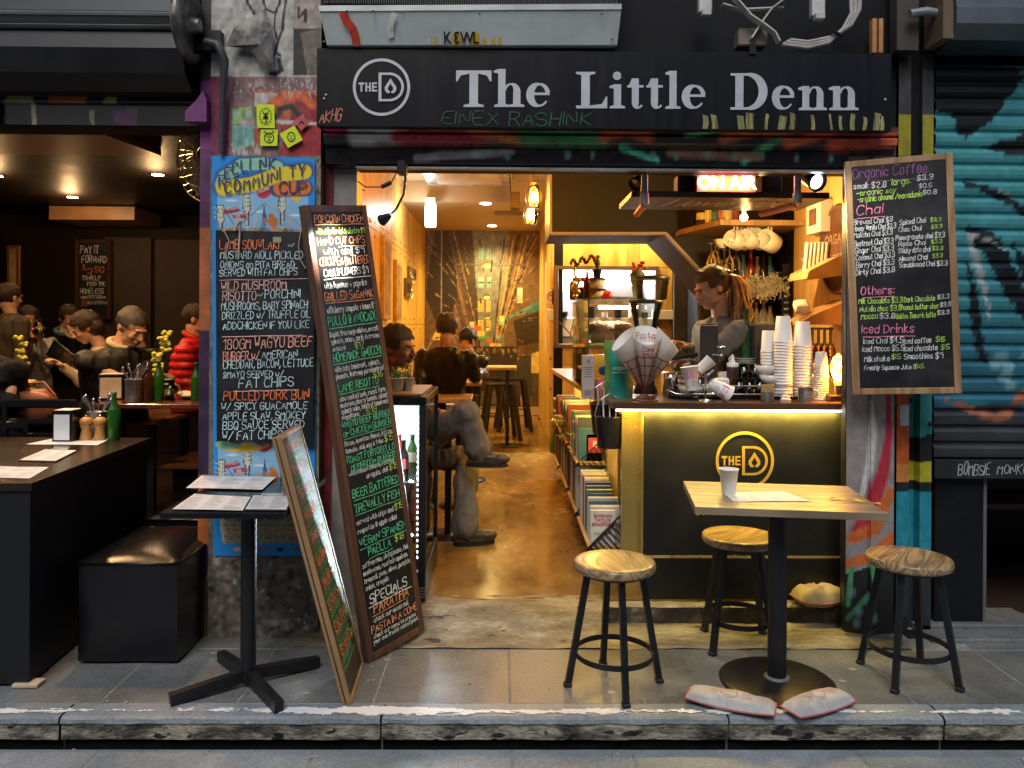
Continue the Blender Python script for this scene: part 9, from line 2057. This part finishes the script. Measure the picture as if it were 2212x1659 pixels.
def restaurant():
    Y = 5.25
    person('man in glasses and charcoal jacket with cream collar bending over his meal', a_(285, 706, Y), 62, -32, a_(262, 752, Y+.02), a_(245, 905, Y+.08), 60, dkj, [(a_(300, 835, Y-.12), a_(345, 822, Y-.02), a_(360, 826, Y+.02)), (a_(285, 830, Y+.2), a_(325, 815, Y+.22), a_(340, 812, Y+.22))], 'tan', 'grey', 'thin', s=1.12, sw=.24, glasses=True, collar=creamc)
    person('dark-haired boy in cream sweater reading at the table', a_(187, 708, 5.9), -58, -30, a_(216, 752, 5.92), a_(232, 900, 6.0), -50, creamc, [(a_(200, 840, 5.72), a_(140, 795, 5.6), a_(122, 782, 5.55)), (a_(190, 825, 5.95), a_(160, 790, 5.8), a_(148, 782, 5.75))], 'fair', 'dark', 'boy', s=.98, sw=.17)
    t = thing('tablet', 'dark tablet held by the boy in cream sweater', 'tablet'); c = a_(132, 768, 5.6); m = MB(); m.M = Matrix.Translation(c) @ Matrix.Rotation(math.radians(38), 4, 'Y') @ Matrix.Rotation(math.radians(20), 4, 'X'); m.cbox((0, 0, 0), (.20, .012, .15), .004); m.build('slab', black_gloss, t)
    t, *_ = person('woman drinking from a yellow glass, in pale denim sleeves', a_(60, 690, 6.9), 14, -6, a_(64, 726, 6.92), a_(70, 840, 7.0), 10, pale_j, [(a_(108, 780, 6.7), a_(84, 738, 6.65), a_(80, 722, 6.62)), (a_(40, 790, 6.75), a_(62, 745, 6.65), a_(68, 726, 6.6))], 'tan', 'dark', 'long', s=.98, sw=.19)
    tumbler('yellow glass held by the woman in pale denim', tuple(a_(86, 728, 6.5)), .12, .045, plain('yellow_drink', (.6,.42,.06), .3))
    person('person with teal scarf and black jacket resting a hand on the cheek', a_(148, 688, 7.4), 60, -14, a_(140, 722, 7.4), a_(140, 830, 7.5), 40, blackc, [(a_(165, 785, 7.2), a_(158, 735, 7.2), a_(156, 712, 7.2))], 'fair', 'dark', 'short', s=1.0, sw=.2, collar=plain('teal_scarf', (.10,.24,.26), .8, var=.4, vs=25))
    person('woman with a bun standing with her back to the room at far left', a_(20, 642, 6.6), 160, -6, a_(22, 680, 6.6), a_(14, 830, 6.65), 150, greyt, [(a_(45, 760, 6.5), a_(40, 815, 6.4), a_(38, 835, 6.35))], 'tan', 'dark', 'bun', s=1.0, sw=.2)
    person('person in bright red puffer jacket seated next to the pillar', a_(425, 690, 5.9), 100, -10, a_(420, 735, 5.9), a_(408, 880, 5.95), 95, red_j, [(a_(400, 825, 5.75), a_(440, 840, 5.75), a_(452, 838, 5.75))], 'tan', 'dark', 'crop', s=1.0, sw=.21, puffy=True, collar=red_j)
    person('person in black coat seated at far left with one hand on table', a_(-48, 712, 4.75), 20, -15, a_(-40, 770, 4.75), a_(-30, 960, 4.8), 160, blackc, [(a_(20, 870, 4.6), a_(52, 835, 4.9), a_(64, 822, 5.0)), (a_(-90, 880, 4.6), a_(-80, 840, 4.9), a_(-70, 835, 5.0))], 'tan', 'black', 'short', s=1.1, sw=.29)
    person('person in navy jacket facing away behind the flowers', a_(300, 722, 6.9), 170, -10, a_(304, 752, 6.9), a_(304, 850, 6.95), 170, plain('navy_jacket', (.02,.025,.05), .6), [(a_(330, 800, 6.85), a_(335, 790, 7.1), a_(335, 790, 7.2))], 'tan', 'dark', 'short', s=.9, sw=.2)
restaurant()
t = thing('shoulder_bag', 'tan leather bag hanging on the chair behind the napkin dispenser', 'bag', tuple(at(76, 868, 4.75))); m = MB(); m.blob((0, 0, -.03), (.13, .07, .11), 18, .15, 3, 2, .8); m.build('bag_body', plain('bag_leather', (.22,.07,.03), .4, var=.3, bump=.5), t); m = MB(); m.blob((0, -.05, .02), (.125, .03, .05), 14, .1, 3, 3, .8); m.build('bag_flap', plain('bag_leather2', (.26,.09,.04), .4, var=.3), t); MB().tube([(-.1, 0, .03), (-.04, 0, .11), (.05, 0, .12), (.12, 0, .04)], .008, 6).build('strap', MATS['bag_leather'], t)
def chair(label, u, v, Y, rz):
    p = at(u, v, Y); t = thing('dining_chair', label, 'chair', (p.x, Y, 0), rz, 'black dining chairs in the restaurant'); z = p.z
    MB().box(-.2, .2, -.2, .2, .46, .49, .008).build('seat', black_gloss, t); MB().box(-.20, .20, -.215, -.195, z-.05, z, .008).build('backrest', black_gloss, t)
    for k in range(4): MB().box(-.17, .17, -.21, -.2, z-.14-.08*k, z-.11-.08*k, .003).build('back_slat', black_gloss, t)
    for x, y, h in ((-.19, -.205, z-.02), (.19, -.205, z-.02), (-.18, .18, .46), (.18, .18, .46)): MB().bar((x, y, 0), (x, y, h), .026).build('leg', black_gloss, t)
chair('black chair between bag and dark dining table', 128, 855, 4.62, .05); chair('black slatted chair at the far left edge behind the bar table', 22, 900, 4.6, .1)
t = thing('dining_table', 'brown low table at the foot of the pillar, deep inside the restaurant', 'table'); a, b_ = gr(330, 1005, .42), gr(436, 1005, .42); MB().box(a.x, -1.36, a.y, a.y+.6, .39, .42, .004).build('tabletop', plain('brown_top', (.16,.07,.04), .3), t); MB().box(a.x+.1, -1.5, a.y+.1, a.y+.5, 0, .389).build('pedestal', black_metal, t)
